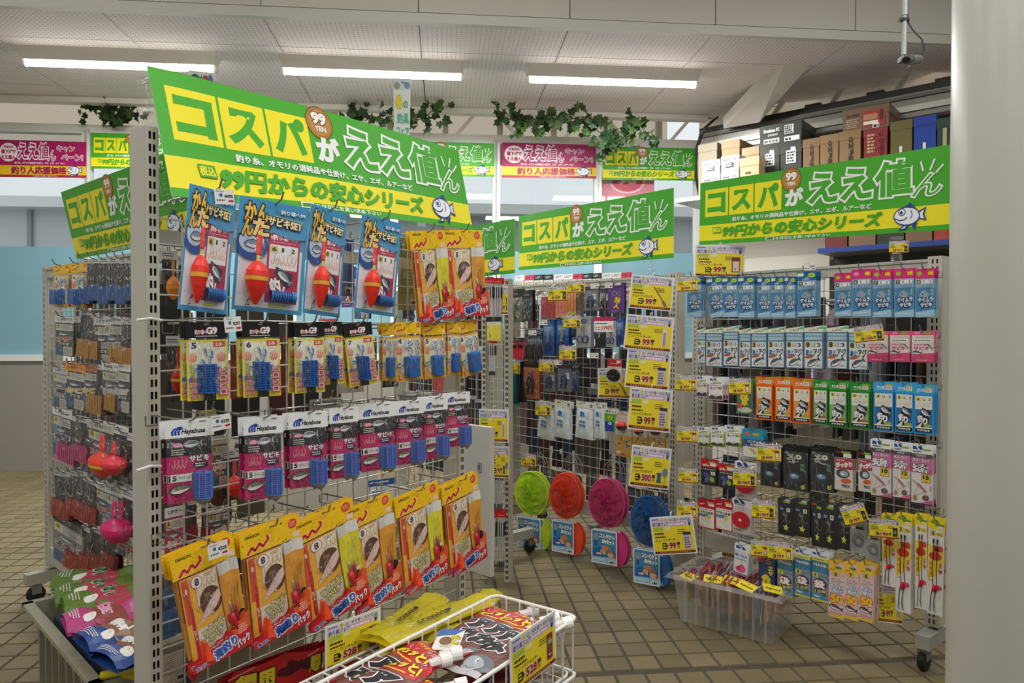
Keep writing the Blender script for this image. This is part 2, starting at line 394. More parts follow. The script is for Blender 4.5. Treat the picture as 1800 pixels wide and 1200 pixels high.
# outside: pale building across the road
hb = B().box(-9, 11, -.1, 9, 11.3, 1.9, mat('#b9bfc0', .8)).box(-9, 10.9, 1.9, 9, 11.3, 2.2, '#dfe2e2').box(-9, 11, 2.2, 9, 11.2, 2.9, '#c9ced0').box(-9, 10.7, 2.9, 9, 11.4, 3.05, '#e8eaea')
for i in range(-9, 9): hb.box(i * 1. - .03, 10.95, .4, i * 1. + .03, 11, 2.9, '#8e9698')
hb2 = ob('building', hb.mesh('building'), rot=(0, 0, RA), label='pale low building seen hazily through the shop windows', cat='building')
struct('ground_outside', B().box(-12, 6.3, -.15, 12, 14, -.1, '#9a9c9a'))
# diagonal side wall carrying the high shelf
SW = Vector((1.62, 6.0, 0)); SD = (Vector((3.02, 4.79, 0)) - SW).normalized(); SN = Vector((SD.y, -SD.x, 0)); 
if SN.dot(-SW) < 0: SN = -SN
SYAW = math.atan2(SD.y, SD.x)
def swall(name, b, **k): return ob(name, b.mesh(name), loc=SW, rot=(0, 0, SYAW), **k)   # local x along the wall, -y towards the room
swall('wall_side', B().box(-.05, .02, 0, 3.4, .12, 2.72, mat('#c3beb2', .7)), kind='structure')
bs = ob('wall_side_upper', B().box(-.2, .3, 2.75, 3.6, .31, 3.5, EAVE).mesh('wall_side_upper'), loc=SW, rot=(0, 0, SYAW), kind='structure')
for i in range(8):
    ob('brace', B().tube([(i * .45 - .1, .2, 2.7), (i * .45 + .25, .2, 3.15)], .022, '#d8d6cf', 4).mesh('brace'), bs)
    ob('stud', B().box(i * .45 + .3, .2, 2.9, i * .45 + .42, .26, 2.93, '#5f5c56').mesh('stud'), bs)
rl = swall('wall_channel', B().box(-.02, -.05, 2.62, 3.4, .02, 2.8, mat('#85827a', .35, .7)).box(-.02, -.07, 2.66, 3.4, -.05, 2.7, mat('#aaa8a0', .3, .7)).box(-.02, -.06, 2.79, 3.4, .03, 2.83, '#26251f').box(-.02, -.065, 2.6, 3.4, .02, 2.62, '#3a3832').box(-.02, -.07, 2.75, 3.4, -.05, 2.77, '#6a675f'),
     label='long grey metal channel running along the wall above the high shelf', cat='cable channel')
# slanted white boxed beam from ceiling to wall
def slab(name, quad, thick, c, **k):
    q = [Vector(p) for p in quad]; n = (q[1] - q[0]).cross(q[3] - q[0]).normalized() * thick
    return ob(name, B().raw(q + [p + n for p in q], [(0, 1, 2, 3), (7, 6, 5, 4), (0, 4, 5, 1), (1, 5, 6, 2), (2, 6, 7, 3), (3, 7, 4, 0)], c).mesh(name), **k)
slab('trim_3', [atz(1378, 114, CZ), atz(1424, 114, CZ), at(1335, 215, 5.5), at(1272, 226, 5.75)], .1, mat('#e9e5df', .6), kind='structure')
cw = B()
for k in range(4):
    cw.tube([at(1262 - 4 * k, 205 + 3 * k, 5.85), at(1240 - 3 * k, 225 + 2 * k, 5.8), at(1226 - k, 262, 5.8), at(1222 + k, 310, 5.82), at(1232, 360, 5.85)], .008, '#1c1c1a', 5)
ob('cable_bundle', cw.mesh('cable_bundle'), label='black cables drooping down the wall corner beside the last window', cat='cable')
# white pillar
pil = B(); prof = [(.13, 0), (.13, 3.45)]
pil.lathe([(.135, 3.45), (.135, 0)], 0, 0, mat('#bdbab0', .35, grain=.05, gs=8), 40)
ob('pillar', pil.mesh('pillar', smooth=True), loc=(1.299, 1.86, 0), kind='structure')
# ceiling fixtures
TUBE = mat('#fffaf0', .5, emit=15.); FIXM = mat('#f4f2ee', .4)
def fixture_b():
    b = B(); L = .625
    b.raw([(-L, -.075, 0), (L, -.075, 0), (L, .075, 0), (-L, .075, 0), (-L + .02, -.03, -.075), (L - .02, -.03, -.075), (L - .02, .03, -.075), (-L + .02, .03, -.075)],
          [(4, 7, 6, 5), (0, 4, 5, 1), (1, 5, 6, 2), (2, 6, 7, 3), (3, 7, 4, 0)], FIXM)
    t = B().tube([(-L + .03, 0, -.093), (L - .03, 0, -.093)], .019, TUBE, 12)
    e = B().box(-L + .008, -.016, -.115, -L + .03, .016, -.07, '#e9e7e2').box(L - .03, -.016, -.115, L - .008, .016, -.07, '#e9e7e2')
    return b.mesh('housing'), t.mesh('tube', smooth=True), e.mesh('lamp_holder')
fm = fixture_b()
spots = [(at(246, 92, 5.03), 'over the far left rack'), (at(660, 105, 5.03), 'over the big green banner'), (at(1079, 121, 5.03), 'over the ivy garland')]
for p, t in spots:
    r = w2r(p); o = ob('ceiling_light', None, loc=R2W(r.x, 4.96, CZ - .001), rot=(0, 0, RA), label='lit fluorescent ceiling light ' + t, cat='lamp', group='fluorescent ceiling lights')
    ob('housing', fm[0], o); ob('tube', fm[1], o); ob('lamp_holder', fm[2], o)
for i, (x, y) in enumerate(BACKFIX):
    o = ob('ceiling_light', None, loc=R2W(x, y, 3.45), rot=(0, 0, RA), label='fluorescent light on the higher ceiling behind the viewer', cat='lamp', group='fluorescent lights on the higher ceiling')
    ob('housing', fm[0], o); ob('tube', fm[1], o); ob('lamp_holder', fm[2], o)
# security camera on a drop pole
c0 = at(1589, 104, 3.3)
o = ob('security_camera', None, loc=c0, label='grey security camera on a drop pole with a looping cable', cat='camera', scale=(1.3, 1.3, 1))
GM = mat('#8d8c88', .35, .7)
ob('pole', B().tube([(0, 0, .02), (0, 0, .2)], .009, mat('#b9b9b5', .3, .6), 10).tube([(0, 0, .2), (0, 0, 3.45 - c0.z)], .0115, mat('#c2c2be', .3, .5), 10).mesh('pole'), o)
ob('housing', B().tube([(.075, .05, .022), (.0, -.03, -.018)], .021, mat('#8d8c86', .4, .3), 12).box(-.012, -.02, -.01, .03, .02, .012, '#5f5e5a').tube([(.0, -.03, -.018), (-.022, -.054, -.03)], .016, '#6a6965', 12).mesh('housing'), o)
ob('lens', B().tube([(-.0215, -.0535, -.0298), (-.025, -.057, -.0316)], .0125, '#08080a', 12).mesh('lens'), o.children[-1])
ob('bracket', B().tube([(0, 0, .03), (0, 0, 0), (.02, 0, .0)], .008, '#2b2b2b', 6).tube([(-.014, 0, .18), (.014, 0, .18)], .012, '#1a1a1a', 6).mesh('bracket'), o)
ob('cable', B().tube([(.012, 0, 3.45 - c0.z), (.014, 0, .25), (.013, 0, .17), (.035, .01, .14), (.075, .02, .1), (.088, .03, .06), (.08, .045, .02)], .003, '#54585c', 6).mesh('cable'), o)
ob('strap', B().tube([(.02, -.0, .0), (.026, .012, -.03)], .003, '#e8e8e6', 5).mesh('strap'), o)

# ---- gondola racks
POSTC = mat('#c4c0b2', .45); RAILC = mat('#bcb8aa', .45); WIREC = mat('#c4c3bd', .35, .2); DARK = mat('#1c1b18', .8)
def post_mesh(z0, z1, w=.045, d=.06, cols=(.013, .027), sw=.005, sh=.015, pitch=.025):
    b = B(); y = 0
    xs = [0]
    for c in cols: xs += [c - sw / 2 + .0025, c + sw / 2 + .0025]
    xs.append(w); n = int((z1 - z0) / pitch); z = z1
    for k in range(n):
        za = z1 - k * pitch; zb = za - (pitch - sh); zc = za - pitch
        b.raw([(0, 0, zb), (w, 0, zb), (w, 0, za), (0, 0, za)], [(0, 1, 2, 3)], POSTC)
        for i in range(0, len(xs) - 1, 2):
            b.raw([(xs[i], 0, zc), (xs[i + 1], 0, zc), (xs[i + 1], 0, zb), (xs[i], 0, zb)], [(0, 1, 2, 3)], POSTC)
    zl = z1 - n * pitch
    b.raw([(0, 0, z0), (w, 0, z0), (w, 0, zl), (0, 0, zl)], [(0, 1, 2, 3)], POSTC)
    b.box(0.0, .006, z0, w, .007, z1, DARK)
    b.raw([(0, 0, z0), (0, d, z0), (0, d, z1), (0, 0, z1), (w, 0, z0), (w, d, z0), (w, d, z1), (w, 0, z1)], [(0, 3, 2, 1), (4, 5, 6, 7), (1, 2, 6, 5), (3, 7, 6, 2)], POSTC)
    return b
def wire_mesh(L, r=.0019, ax='x'):
    return B().tube([(0, 0, 0), (L, 0, 0) if ax == 'x' else (0, 0, L)], r, WIREC, 5, cap=False).mesh('wire')
def rack(rk, z0, z1, label, base=0., nofront=False, posts=None, grid=(0.05, .05), gz=None, rail=True, d=.06, wp=.045, back=True, casters=True, pw=(.013, .027), gx=None, gap=()):
    o = ob('grid_rack', None, loc=(rk.O.x, rk.O.y, 0), rot=(0, 0, rk.yaw), label=label, cat='display rack')
    pm = post_mesh(z0, z1, w=wp, d=d, cols=pw).mesh('post')
    for x in (posts or (0, rk.L - wp)):
        ob('post', pm, o, (x, 0, 0))
    if rail:
        ob('top_rail', B().box(wp, .005, z1 - .05, rk.L - wp, .035, z1 - .008, RAILC).box(wp, .0, z1 - .018, rk.L - wp, .04, z1 - .008, RAILC).mesh('top_rail'), o)
    g0, g1 = gz or (z0 + .03, z1 - .07); x0, x1 = gx or (wp + .004, rk.L - wp - .004)
    hw = wire_mesh(x1 - x0); vw = wire_mesh(g1 - g0, ax='z')
    n = int((g1 - g0) / grid[1]); 
    for i in range(n + 1):
        ob('grid_wire', hw, o, (x0, .012, g0 + (g1 - g0) * i / n))
    n = int((x1 - x0) / grid[0])
    for i in range(n + 1):
        ob('grid_wire', vw, o, (x0 + (x1 - x0) * i / n, .015, g0))
    if base:
        ob('base_rail', B().box(0, .004, base, rk.L, .03, base + .07, RAILC).mesh('base_rail'), o)
    if casters:
        for x in (.02, rk.L - .03):
            ob('foot_beam', B().box(x - .015, (0 if nofront and x < .1 else -.08), .085, x + .03, .26, .13, mat('#a5a296', .5)).mesh('foot_beam'), o)
            for y in ((.03 if nofront and x < .1 else -.04), .26):
                ob('caster', B().lathe([(0, x - .012), (.032, x - .012), (.036, x - .006), (.036, x + .006), (.032, x + .012), (0, x + .012)], .036, y, mat('#141414', .6), 14, 'x').box(x - .016, y - .018, .04, x + .016, y + .018, .088, STEEL).mesh('caster', smooth=False), o)
    return o
rA = rack(RKA, .12, 1.56, 'near tall grid rack with a slotted post, carrying the big green banner', posts=(-.004, RKA.L - .045), wp=.026, pw=(.006, .0145), gz=(.28, 1.38), rail=False, base=.15, d=.064, gx=(.026, RKA.L - .05))
rB = rack(RKB, .14, 1.41, 'middle grid rack of tools, lures and round nets', base=.2, gz=(.25, 1.36))
rC = rack(RKC, .14, 1.40, 'grid rack beside the white pillar, packed with rig cards', nofront=True, base=.2, gz=(.22, 1.35))
rD = rack(RKD, .14, 1.42, 'dim far left grid rack hung with bait cages', gz=(.3, 1.38), base=.16)
ob('top_rail', B().box(.02, .03, 1.33, RKA.L, .06, 1.36, RAILC).mesh('top_rail'), rA)
# ================================================================== KINDS OF GOODS (built once each, then copied)
KC = {}
def kind(fn):
    def g(*a):
        k = (fn.__name__,) + a
        if k not in KC: KC[k] = fn(*a)
        return KC[k]
    return g
def bagmesh(w, h, y0=0, d=9, puff=6, m=None, seed=1, name='clear_bag'):
    """a clear film bag: creased front sheet bulging over its goods"""
    rr = random.Random(seed); nz = [[rr.uniform(-1, 1) for _ in range(9)] for _ in range(13)]
    def fn(u, v):
        e = math.sin(math.pi * min(1, max(0, u))) ** .5 if 0 < u < 1 else 0
        t = math.sin(math.pi * v) ** .4 if 0 < v < 1 else 0
        i, j = int(u * 8 + .5), int(v * 12 + .5)
        return ((u - .5) * w / 1000, -(1.2 + d * e * t + puff * .35 * nz[j][i] * e * t) / 1000, -(y0 + v * (h - y0)) / 1000)
    b = B(); b.grid(fn, 8, 12, m or FILM); return b.mesh(name, smooth=False)
def slabc(b, x0, y0, x1, y1, t, c, ye=0.):                 # card with real thickness behind its print
    b.box((x0 - b.w / 2) / 1000, ye, -y1 / 1000, (x1 - b.w / 2) / 1000, ye + t / 1000, -y0 / 1000, c); return b
def cage3(b, cx, cz, r, L, c='#1c66b4', dark='#0d2f66', ax='z', n=14, m=8, gap=.25, tip=None):
    """bait cage: a dark core inside rings and staves"""
    if ax == 'z':
        b.lathe([(0, cz + L / 2), (r * .86, cz + L / 2), (r * .86, cz - L / 2), (0, cz - L / 2)], cx, -r, dark, n)
        for i in range(m + 1):
            z = cz + L / 2 - L * i / m; hh = L / m * (.32 if 0 < i < m else .55)
            b.lathe([(r, z + hh / 2), (r, z - hh / 2)], cx, -r, c, n)
        for j in range(n):
            if j % 2: continue
            t = 2 * math.pi * j / n; px, py = cx + r * .97 * math.cos(t), -r + r * .97 * math.sin(t)
            b.tube([(px, py, cz + L / 2), (px, py, cz - L / 2)], r * .09, c, 4, False)
        if tip: b.lathe([(r * .95, cz - L / 2), (r * .7, cz - L / 2 - r * .5), (0, cz - L / 2 - r * 1.1)], cx, -r, tip, n)
    else:
        b.lathe([(0, cx - L / 2), (r * .86, cx - L / 2), (r * .86, cx + L / 2), (0, cx + L / 2)], cz, -r, dark, n, 'x')
        for i in range(m + 1):
            z = cx - L / 2 + L * i / m; hh = L / m * (.45 if 0 < i < m else .7)
            b.lathe([(r, z - hh / 2), (r, z + hh / 2)], cz, -r, c, n, 'x')
    return b
def K(name, cat, desc, w, h, parts): return dict(name=name, cat=cat, desc=desc, w=w, h=h, parts=parts)
# ---- carded float rig set
@kind
def float_set(num='6'):
    w, h = 150, 235; b = B(w, h); slabc(b, 0, 0, w, h, 1.2, '#d8e4ea'); b.rect(0, 0, w, h, '#4595c4')
    b.rect(6, 98, w - 8, h - 9, '#dfe3ea')
    rr = random.Random(3)
    for i in range(46):
        x, y = rr.uniform(10, w - 26), rr.uniform(104, h - 14); b.line([(x, y), (x + 9, y - 4)], 1.1, '#b9c2d0')
    b.ell(32, 98, 34, 32, '#24549c', 28); b.ell(30, 90, 26, 24, '#b9cfe6', 24)
    b.poly([(0, 80), (0, 60), (w, 60), (w, 72), (w * .8, 76), (70, 66), (30, 62)], '#4595c4')
    b.text('かん', 12, 9, 62, 50, '#f2c14e', .05, '#2a1d16', .07)
    b.text('た', 30, 40, 66, 78, '#f2d28a', .05, '#2a1d16', .07).text('ん', 8, 44, 32, 80, '#f0b93a', .05, '#2a1d16', .07)
    b.text('釣り場へ99', 88, 15, 142, 25, '#eef4f6', .03, '#1d4f86', .05)
    b.line([(60, 34), (80, 30), (140, 36)], 1.6, '#b9c95a')
    b.text('サビキSET', 62, 33, 136, 53, '#f6e3ae', .05, '#3a2314', .08, rot=3)
    b.fish(38, 96, 44, '#7c93ac', '#2b3c52')
    p = B(w, h, .0012); slabc(p, 66, 60, 136, 213, 1.2, '#b01f4d', -.0012)
    p.rect(66, 60, 136, 213, '#b3204f'); p.text('釣り場へ99', 76, 68, 130, 80, '#fbe9ef', .03); p.line([(78, 84), (128, 84)], .8, '#f0b8c8')
    p.rect(70, 90, 132, 208, '#eceae4'); p.rect(72, 93, 88, 106, '#e6c54a')
    p.text(num, 75, 95, 85, 104.5, '#1c1c1c', .04).text('1', 96, 95, 101, 104.5, '#1c1c1c', .04).text('2', 117, 95, 125, 104.5, '#1c1c1c', .04)
    p.hooks(74, 112, 130, 132, 6, '#e08a72', 1.2); p.rect(70, 142, 132, 208, '#b3204f'); p.poly([(86, 136), (124, 150), (120, 176), (110, 182), (84, 150)], '#2b3340')
    p.fish(106, 158, 40, '#8f99a3', '#22282f', .7); p.text('釣', 74, 160, 98, 196, '#ffffff', .05, '#7c1035', .08, rot=-14).text('ん', 96, 176, 122, 204, '#f6dbe2', .04, rot=-14)
    f = B(); X = (39 - 75) / 1000
    R, Y_, BK = '#f0301c', '#e8dc3c', '#5c1a10'
    pts = [(0, -.062, R), (.0016, -.064), (.0022, -.07, Y_), (.0042, -.071), (.0042, -.079, R), (.0058, -.08), (.0062, -.119, '#b0281a'), (.0038, -.121, Y_), (.0034, -.131), (.0048, -.132, R), (.009, -.135), (.017, -.142), (.0225, -.153), (.0238, -.164, BK), (.0238, -.1648, '#eea83a'), (.0234, -.1735, BK), (.0233, -.1743, R), (.019, -.189), (.012, -.206), (.006, -.218), (.004, -.222), (0, -.2225)]
    f.lathe(pts, X, -.026, R, 22)
    c = B(); cage3(c, (101 - 75) / 1000, -.2, .0125, .05, '#1f74c4', '#0d3470', 'x', 14, 9)
    c.lathe([(0, .052), (.011, .052), (.0125, .05), (.0125, .046)], -.2, -.0125, '#2a82cc', 14, 'x')
    c.box(.0, -.003, -.222, .03, .0, -.2185, '#d8e23c')
    bl = B(); bl.grid(lambda u, v: ((-.068 + u * .14), -.003 - .05 * max(0, math.sin(math.pi * u)) ** .35 * max(0, math.sin(math.pi * v)) ** .35, -.055 - v * .175), 8, 9, FILM2)
    sw = B().tube([(-.03, -.004, -.2), (-.045, -.006, -.212), (-.05, -.006, -.225), (-.042, -.006, -.222)], .0011, '#1c1c1c', 5).lathe([(0, -.204), (.003, -.206), (.003, -.211), (0, -.213)], -.04, -.005, '#c02a30', 8)
    return K('float_rig_set', 'fishing set', 'blue card float rig set', w, h, [('backing_card', b.mesh('backing_card'), None), ('inner_packet', p.mesh('inner_packet'), 'magenta headed rig packet'), ('float', f.mesh('float', smooth=True), 'red pear shaped float with a yellow band'), ('bait_cage', c.mesh('bait_cage'), 'blue ribbed bait cage'), ('swivel', sw.mesh('swivel'), None), ('blister', bl.mesh('blister'), None)])
def zigzag(b, x, y, s, c='#d02c2c'):
    b.line([(x, y + 10 * s), (x + 7 * s, y + 2 * s), (x + 11 * s, y + 8 * s), (x + 18 * s, y), (x + 22 * s, y + 6 * s), (x + 31 * s, y - 1.5 * s), (x + 29 * s, y - 7 * s)], (4.6 if c == '#f4dcb4' else 3.6) * s, c)
def dheader(b, x0, y0, x1, y1, s=1., dots=True):
    b.rect(x0, y0, x1, y1, '#f8ca1a'); rr = random.Random(5)
    if dots:
        for i in range(70):
            x, y = rr.uniform(x0 + 2, x1 - 2), rr.uniform(y0 + 2, y1 - 2); b.ell(x, y, 1.6 * s, 1.3 * s, '#ecb40e', 6); b.k -= 1
        b.k += 1
    b.text('DRAGON', x0 + 9 * s, y0 + 5 * s, x0 + 33 * s, y0 + 10 * s, '#3a2408', .04)
    zigzag(b, x0 + 10 * s, y0 + 22 * s, s * 1.25, '#f4dcb4'); zigzag(b, x0 + 10.5 * s, y0 + 22 * s, s * 1.2)
    b.ell(x1 - 14 * s, y0 + 11 * s, 8 * s, 8 * s, '#e04a3a', 18); b.lines(x1 - 19 * s, y0 + 7 * s, x1 - 8 * s, y0 + 15 * s, 3, '#f6c9a0', .4)
    b.rect(x1 - 15 * s, y0 + 25 * s, x1 - 3 * s, y0 + 34 * s, '#f4d3c4')
@kind
def dragon_big(v):
    w, h = 145, 245; hd = B(w, h, .0005); slabc(hd, 0, 0, w, 50, 1.0, '#e9b010', -.0005); dheader(hd, 0, 0, w, 50, 1.38)
    hd.ell(98, 6, 2.6, 2.6, '#8a7420', 10)
    b = B(w, h); slabc(b, 12, 54, 96, 228, .8, '#d98f2c'); b.rect(12, 54, 96, 228, '#f0b23c')
    for i in range(10): b.ell(36, 62 + i * 14, 3.4, 3.4, '#f4c32c', 8)
    b.rect(15, 56, 30, 150, '#d9502c'); b.rect(24, 120, 31, 222, '#c4202c'); b.vtext('ヒラメ', 24.5, 165, 30.5, 188, '#f6e9e0', wt=.02)
    b.ell(22.5, 80, 2.6, 6, '#e6e1d5', 10).line([(22, 86), (25, 120)], 1.5, '#6d4c3c')
    b.rect(44, 56, 94, 120, '#f3e4c8'); b.ell(48, 70, 13.5, 13.5, '#c2403c', 22).ell(48, 70, 12, 12, '#f3ede6', 22); b.text('8', 43, 62, 53, 77.5, '#1b1b1b', .04)
    b.lines(66, 58, 90, 66, 2, '#a0703c'); b.hooks(62, 70, 92, 86, 3, '#a8763c', 1.)
    b.ell(72, 118, 25, 30, '#5e3428', 24); b.ell(66, 104, 8, 4, '#8e6248', 10); b.ell(80, 124, 9, 5, '#77503c', 10)
    b.poly([(40, 160), (46, 148), (62, 126), (80, 108), (94, 100), (95, 118), (84, 134), (66, 146), (54, 152)], '#e9c9c2').poly([(66, 146), (76, 150), (70, 138)], '#d8b0aa').ell(49, 149, 1.3, 1.3, '#3a2a2a', 8)
    b.rect(32, 168, 96, 222, '#e2d6c0'); b.text('ワカサギ', 42, 166, 92, 188, '#e8d23c', .05, '#3d6fae', .08, rot=-18); b.text('しかけ', 40, 186, 88, 204, '#e8d23c', .05, '#3d6fae', .08, rot=-18)
    b.lines(42, 208, 90, 220, 3, '#c9a25e')
    tw = B(w, h); oc = '#e09a28' if v == 'o' else '#e0d628'
    wv = lambda u, z: -.005 - .0025 * math.sin(u * 8) - .002 * math.sin(z * 40 + u * 5)
    tw.grid(lambda u, t: ((.0235 + u * .046), wv(u, .05 + t * .026), -.05 - t * .026), 8, 1, mat('#dcdad6', .8))
    tw.grid(lambda u, t: ((.0235 + u * .046), wv(u, .076 + t * .144), -.076 - t * .144), 8, 5, mat(oc, .8))
    if v == 'o':
        for i in range(4): tw.y0 = .0075; tw.line([(103 + 9 * i, 165 - 10 * i), (108 + 9 * i, 135 - 12 * i)], 1., '#3a2a10')
        tw.ell(134, 178, 10, 13, '#1d1b1c', 14)
    else:
        tw.y0 = .0075; tw.ell(118, 178, 16, 14, '#1d1b1c', 18).ell(130, 166, 5, 5, '#e9e6e0', 12).ell(112, 184, 6, 5, '#d8d5d0', 12)
    kn = B().tube([(.034, -.011, -.135), (.036, -.011, -.152), (.04, -.011, -.168)], [.0006, .003, .004], mat('#b9b6b2', .3, .8), 8).tube([(.034, -.012, -.162), (.037, -.013, -.18), (.042, -.012, -.212)], [.006, .0075, .004], mat('#c01f2e', .3), 8).tube([(.047, -.012, -.14), (.046, -.012, -.165), (.046, -.011, -.2)], [.0008, .004, .003], mat('#a3182a', .3), 8)
    sk = B().lathe([(0, -.192), (.0025, -.194), (.0045, -.205), (.011, -.232), (.009, -.236), (0, -.237)], -.032, -.012, mat('#ee4a22', .35), 14)
    bd = B(w, h, .017); bd.poly([(2, 245), (2, 232), (10, 226), (20, 226), (28, 220), (40, 220), (48, 212), (62, 214), (70, 206), (84, 207), (92, 196), (106, 196), (114, 184), (126, 183), (134, 172), (143, 170), (143, 245)], '#c9252c')
    bd.poly([(96, 197), (106, 196), (114, 184), (126, 183), (134, 172), (143, 170), (143, 205), (118, 214), (104, 208)], '#e0582c')
    bd.lines(112, 192, 138, 212, 5, '#f6d9c4', .4)
    bd.text('たのしい', 8, 232, 52, 240, '#2c4da0', .05, '#dfe6f2', .08, rot=-8)
    bd.text('海釣り', 50, 212, 108, 236, '#3b62b4', .06, '#e3ebf6', .09, rot=-14)
    bd.text('パック', 104, 219, 138, 238, '#f6f4f0', .05, '#8a1020', .06, rot=-14)
    return K('bait_rig_pack', 'fishing set', ('orange' if v == 'o' else 'yellow') + ' towel starter pack', w, h, [('header_card', hd.mesh('header_card'), 'yellow header card with a red zigzag'), ('insert_card', b.mesh('insert_card'), None), ('towel', tw.mesh('towel'), None), ('pliers', kn.mesh('pliers', smooth=True), 'red handled pliers'), ('sinker', sk.mesh('sinker', smooth=True), 'orange cone sinker'), ('printed_band', bd.mesh('printed_band'), 'red wavy band across the bottom'), ('clear_bag', bagmesh(w - 2, h, 48, 17, 9, seed=4), None)])
@kind
def rig_black(num):
    w, h = 100, 178; hd = B(w, h, .0005); slabc(hd, 2, 0, w - 2, 36, .8, '#141214', -.0005); hd.rect(2, 0, w - 2, 36, '#151315')
    hd.text('釣り場へ', 22, 17, 50, 28, '#f0e6e6', .05, '#d0283c', .07).text('G9', 49, 11, 74, 28, '#f4f4f4', .05, '#c02a3a', .03); hd.lines(24, 30, 74, 34, 1, '#d9d9d9'); hd.ell(50, 5, 6, 2.4, '#9a9a94', 12)
    b = B(w, h); slabc(b, 2, 40, w - 2, h, .8, '#d9cf3a'); b.rect(2, 40, w - 2, h, '#f0df2e'); b.rect(7, 46, w - 7, h - 16, '#ece6c8')
    b.rect(8, 44, 30, 66, '#f4f3ee'); b.text(num, 13, 46, 25, 60, '#1b1b22', .05); b.rect(64, 44, 92, 57, '#d8372c').text('2本', 68, 46, 88, 55, '#f6e3c8', .03)
    b.ell(16, 80, 11, 11, '#eeb2a4', 16).ell(82, 80, 12, 11, '#eeb2a4', 16); b.hooks(8, 76, 24, 90, 3, '#c83c34', 1.).hooks(74, 76, 90, 90, 3, '#c83c34', 1.)
    for x, y, r in ((46, 68, 1.2), (56, 84, 1.6), (60, 72, 1.4), (28, 108, .3), (70, 106, 2.7), (40, 92, 1.1)): b.fish(x, y, 20, '#2f63b4', '#dfe6dc', r, '#9cc0e0')
    b.line([(40, 60), (48, 76), (44, 96)], .8, '#7aa86a').line([(58, 56), (50, 80), (54, 100)], .8, '#7aa86a')
    b.vtext('レンタル', 9, 92, 20, 124, '#e8e04c', wt=.04, ol='#6a5a3c', ow=.06); b.ell(10, 130, 5, 5, '#4870b8', 10).ell(18, 130, 5, 5, '#d25a68', 10).ell(26, 130, 5, 5, '#4c9a64', 10)
    b.text('コマセ', 7, 139, 31, 149, '#f0b0a8', .04, '#b02a34', .08).text('かんたん', 7, 151, 31, 161, '#f0b0a8', .04, '#b02a34', .08).text('サビキ', 8, 163, 32, 173, '#f0b0a8', .04, '#b02a34', .08)
    b.vtext('ピロピロ', 76, 104, 94, 168, '#f2b6b4', wt=.05, ol='#b23040', ow=.08).vtext('サビキ', 68, 124, 75, 160, '#fbf4ec', wt=.03, ol='#3a3a3a', ow=.07)
    c = B(); cage3(c, .002, -.128, .0165, .062, '#1a62b2', '#0c3a7a', 'z', 16, 11); c.box(-.012, -.004, -.178, .017, 0, -.158, mat('#3c3733', .5))
    return K('rig_packet', 'fishing rig', 'black header yellow rig packet', w, h, [('header_card', hd.mesh('header_card'), 'black header card'), ('insert_card', b.mesh('insert_card'), None), ('bait_cage', c.mesh('bait_cage'), 'blue bait cage'), ('clear_bag', bagmesh(w - 2, h, 36, 32, 6, seed=9), None)])
@kind
def rig_yellow(num):
    w, h = 95, 178; hd = B(w, h, .0005); slabc(hd, 0, 0, w, 34, .8, '#e9b010', -.0005); dheader(hd, 0, 0, w, 34, .8)
    b = B(w, h); slabc(b, 3, 40, w - 3, h - 6, .8, '#d9a52a'); b.rect(3, 40, w - 3, h - 6, '#efb52a'); b.rect(8, 46, w - 6, 150, '#e9dcae')
    b.rect(8, 44, 30, 66, '#f4f3ee'); b.text(num, 13, 46, 25, 61, '#1b1b22', .05)
    b.ell(17, 82, 12, 12, '#e9a08c', 16).ell(80, 82, 10, 12, '#e9a08c', 16); b.hooks(9, 76, 26, 94, 3, '#d0502c', 1.).hooks(60, 92, 90, 106, 3, '#d0702c', 1.1)
    rr = random.Random(2)
    for i in range(14): b.fish(rr.uniform(34, 84), rr.uniform(50, 104), 22, rr.choice(('#5a7ca8', '#8fa3b8', '#3c68a6')), '#e4e9ee', rr.uniform(0, 3), '#c9d6e2')
    b.fish(16, 122, 26, '#3c8ab4', '#2a4a5c', -.3); b.vtext('サビキ', 10, 134, 20, 166, '#f2d0a8', wt=.04, ol='#c0392c', ow=.08)
    b.rect(36, 158, 88, 168, '#f0c23c'); b.text('かんたん仕掛け', 38, 159, 86, 167, '#7a2418', .03)
    c = B(); c.box(-.014, -.024, -.16, .022, -.002, -.105, '#1c5da8').box(-.012, -.0245, -.107, .02, -.0015, -.101, '#2a78c8'); cage3(c, .004, -.133, .0125, .05, '#2470bc', '#12488c', 'z', 12, 9)
    return K('rig_packet', 'fishing rig', 'small yellow header rig packet', w, h, [('header_card', hd.mesh('header_card'), 'yellow header card'), ('insert_card', b.mesh('insert_card'), None), ('bait_cage', c.mesh('bait_cage'), 'blue bait cage'), ('clear_bag', bagmesh(w - 2, h, 34, 30, 8, seed=14), None)])
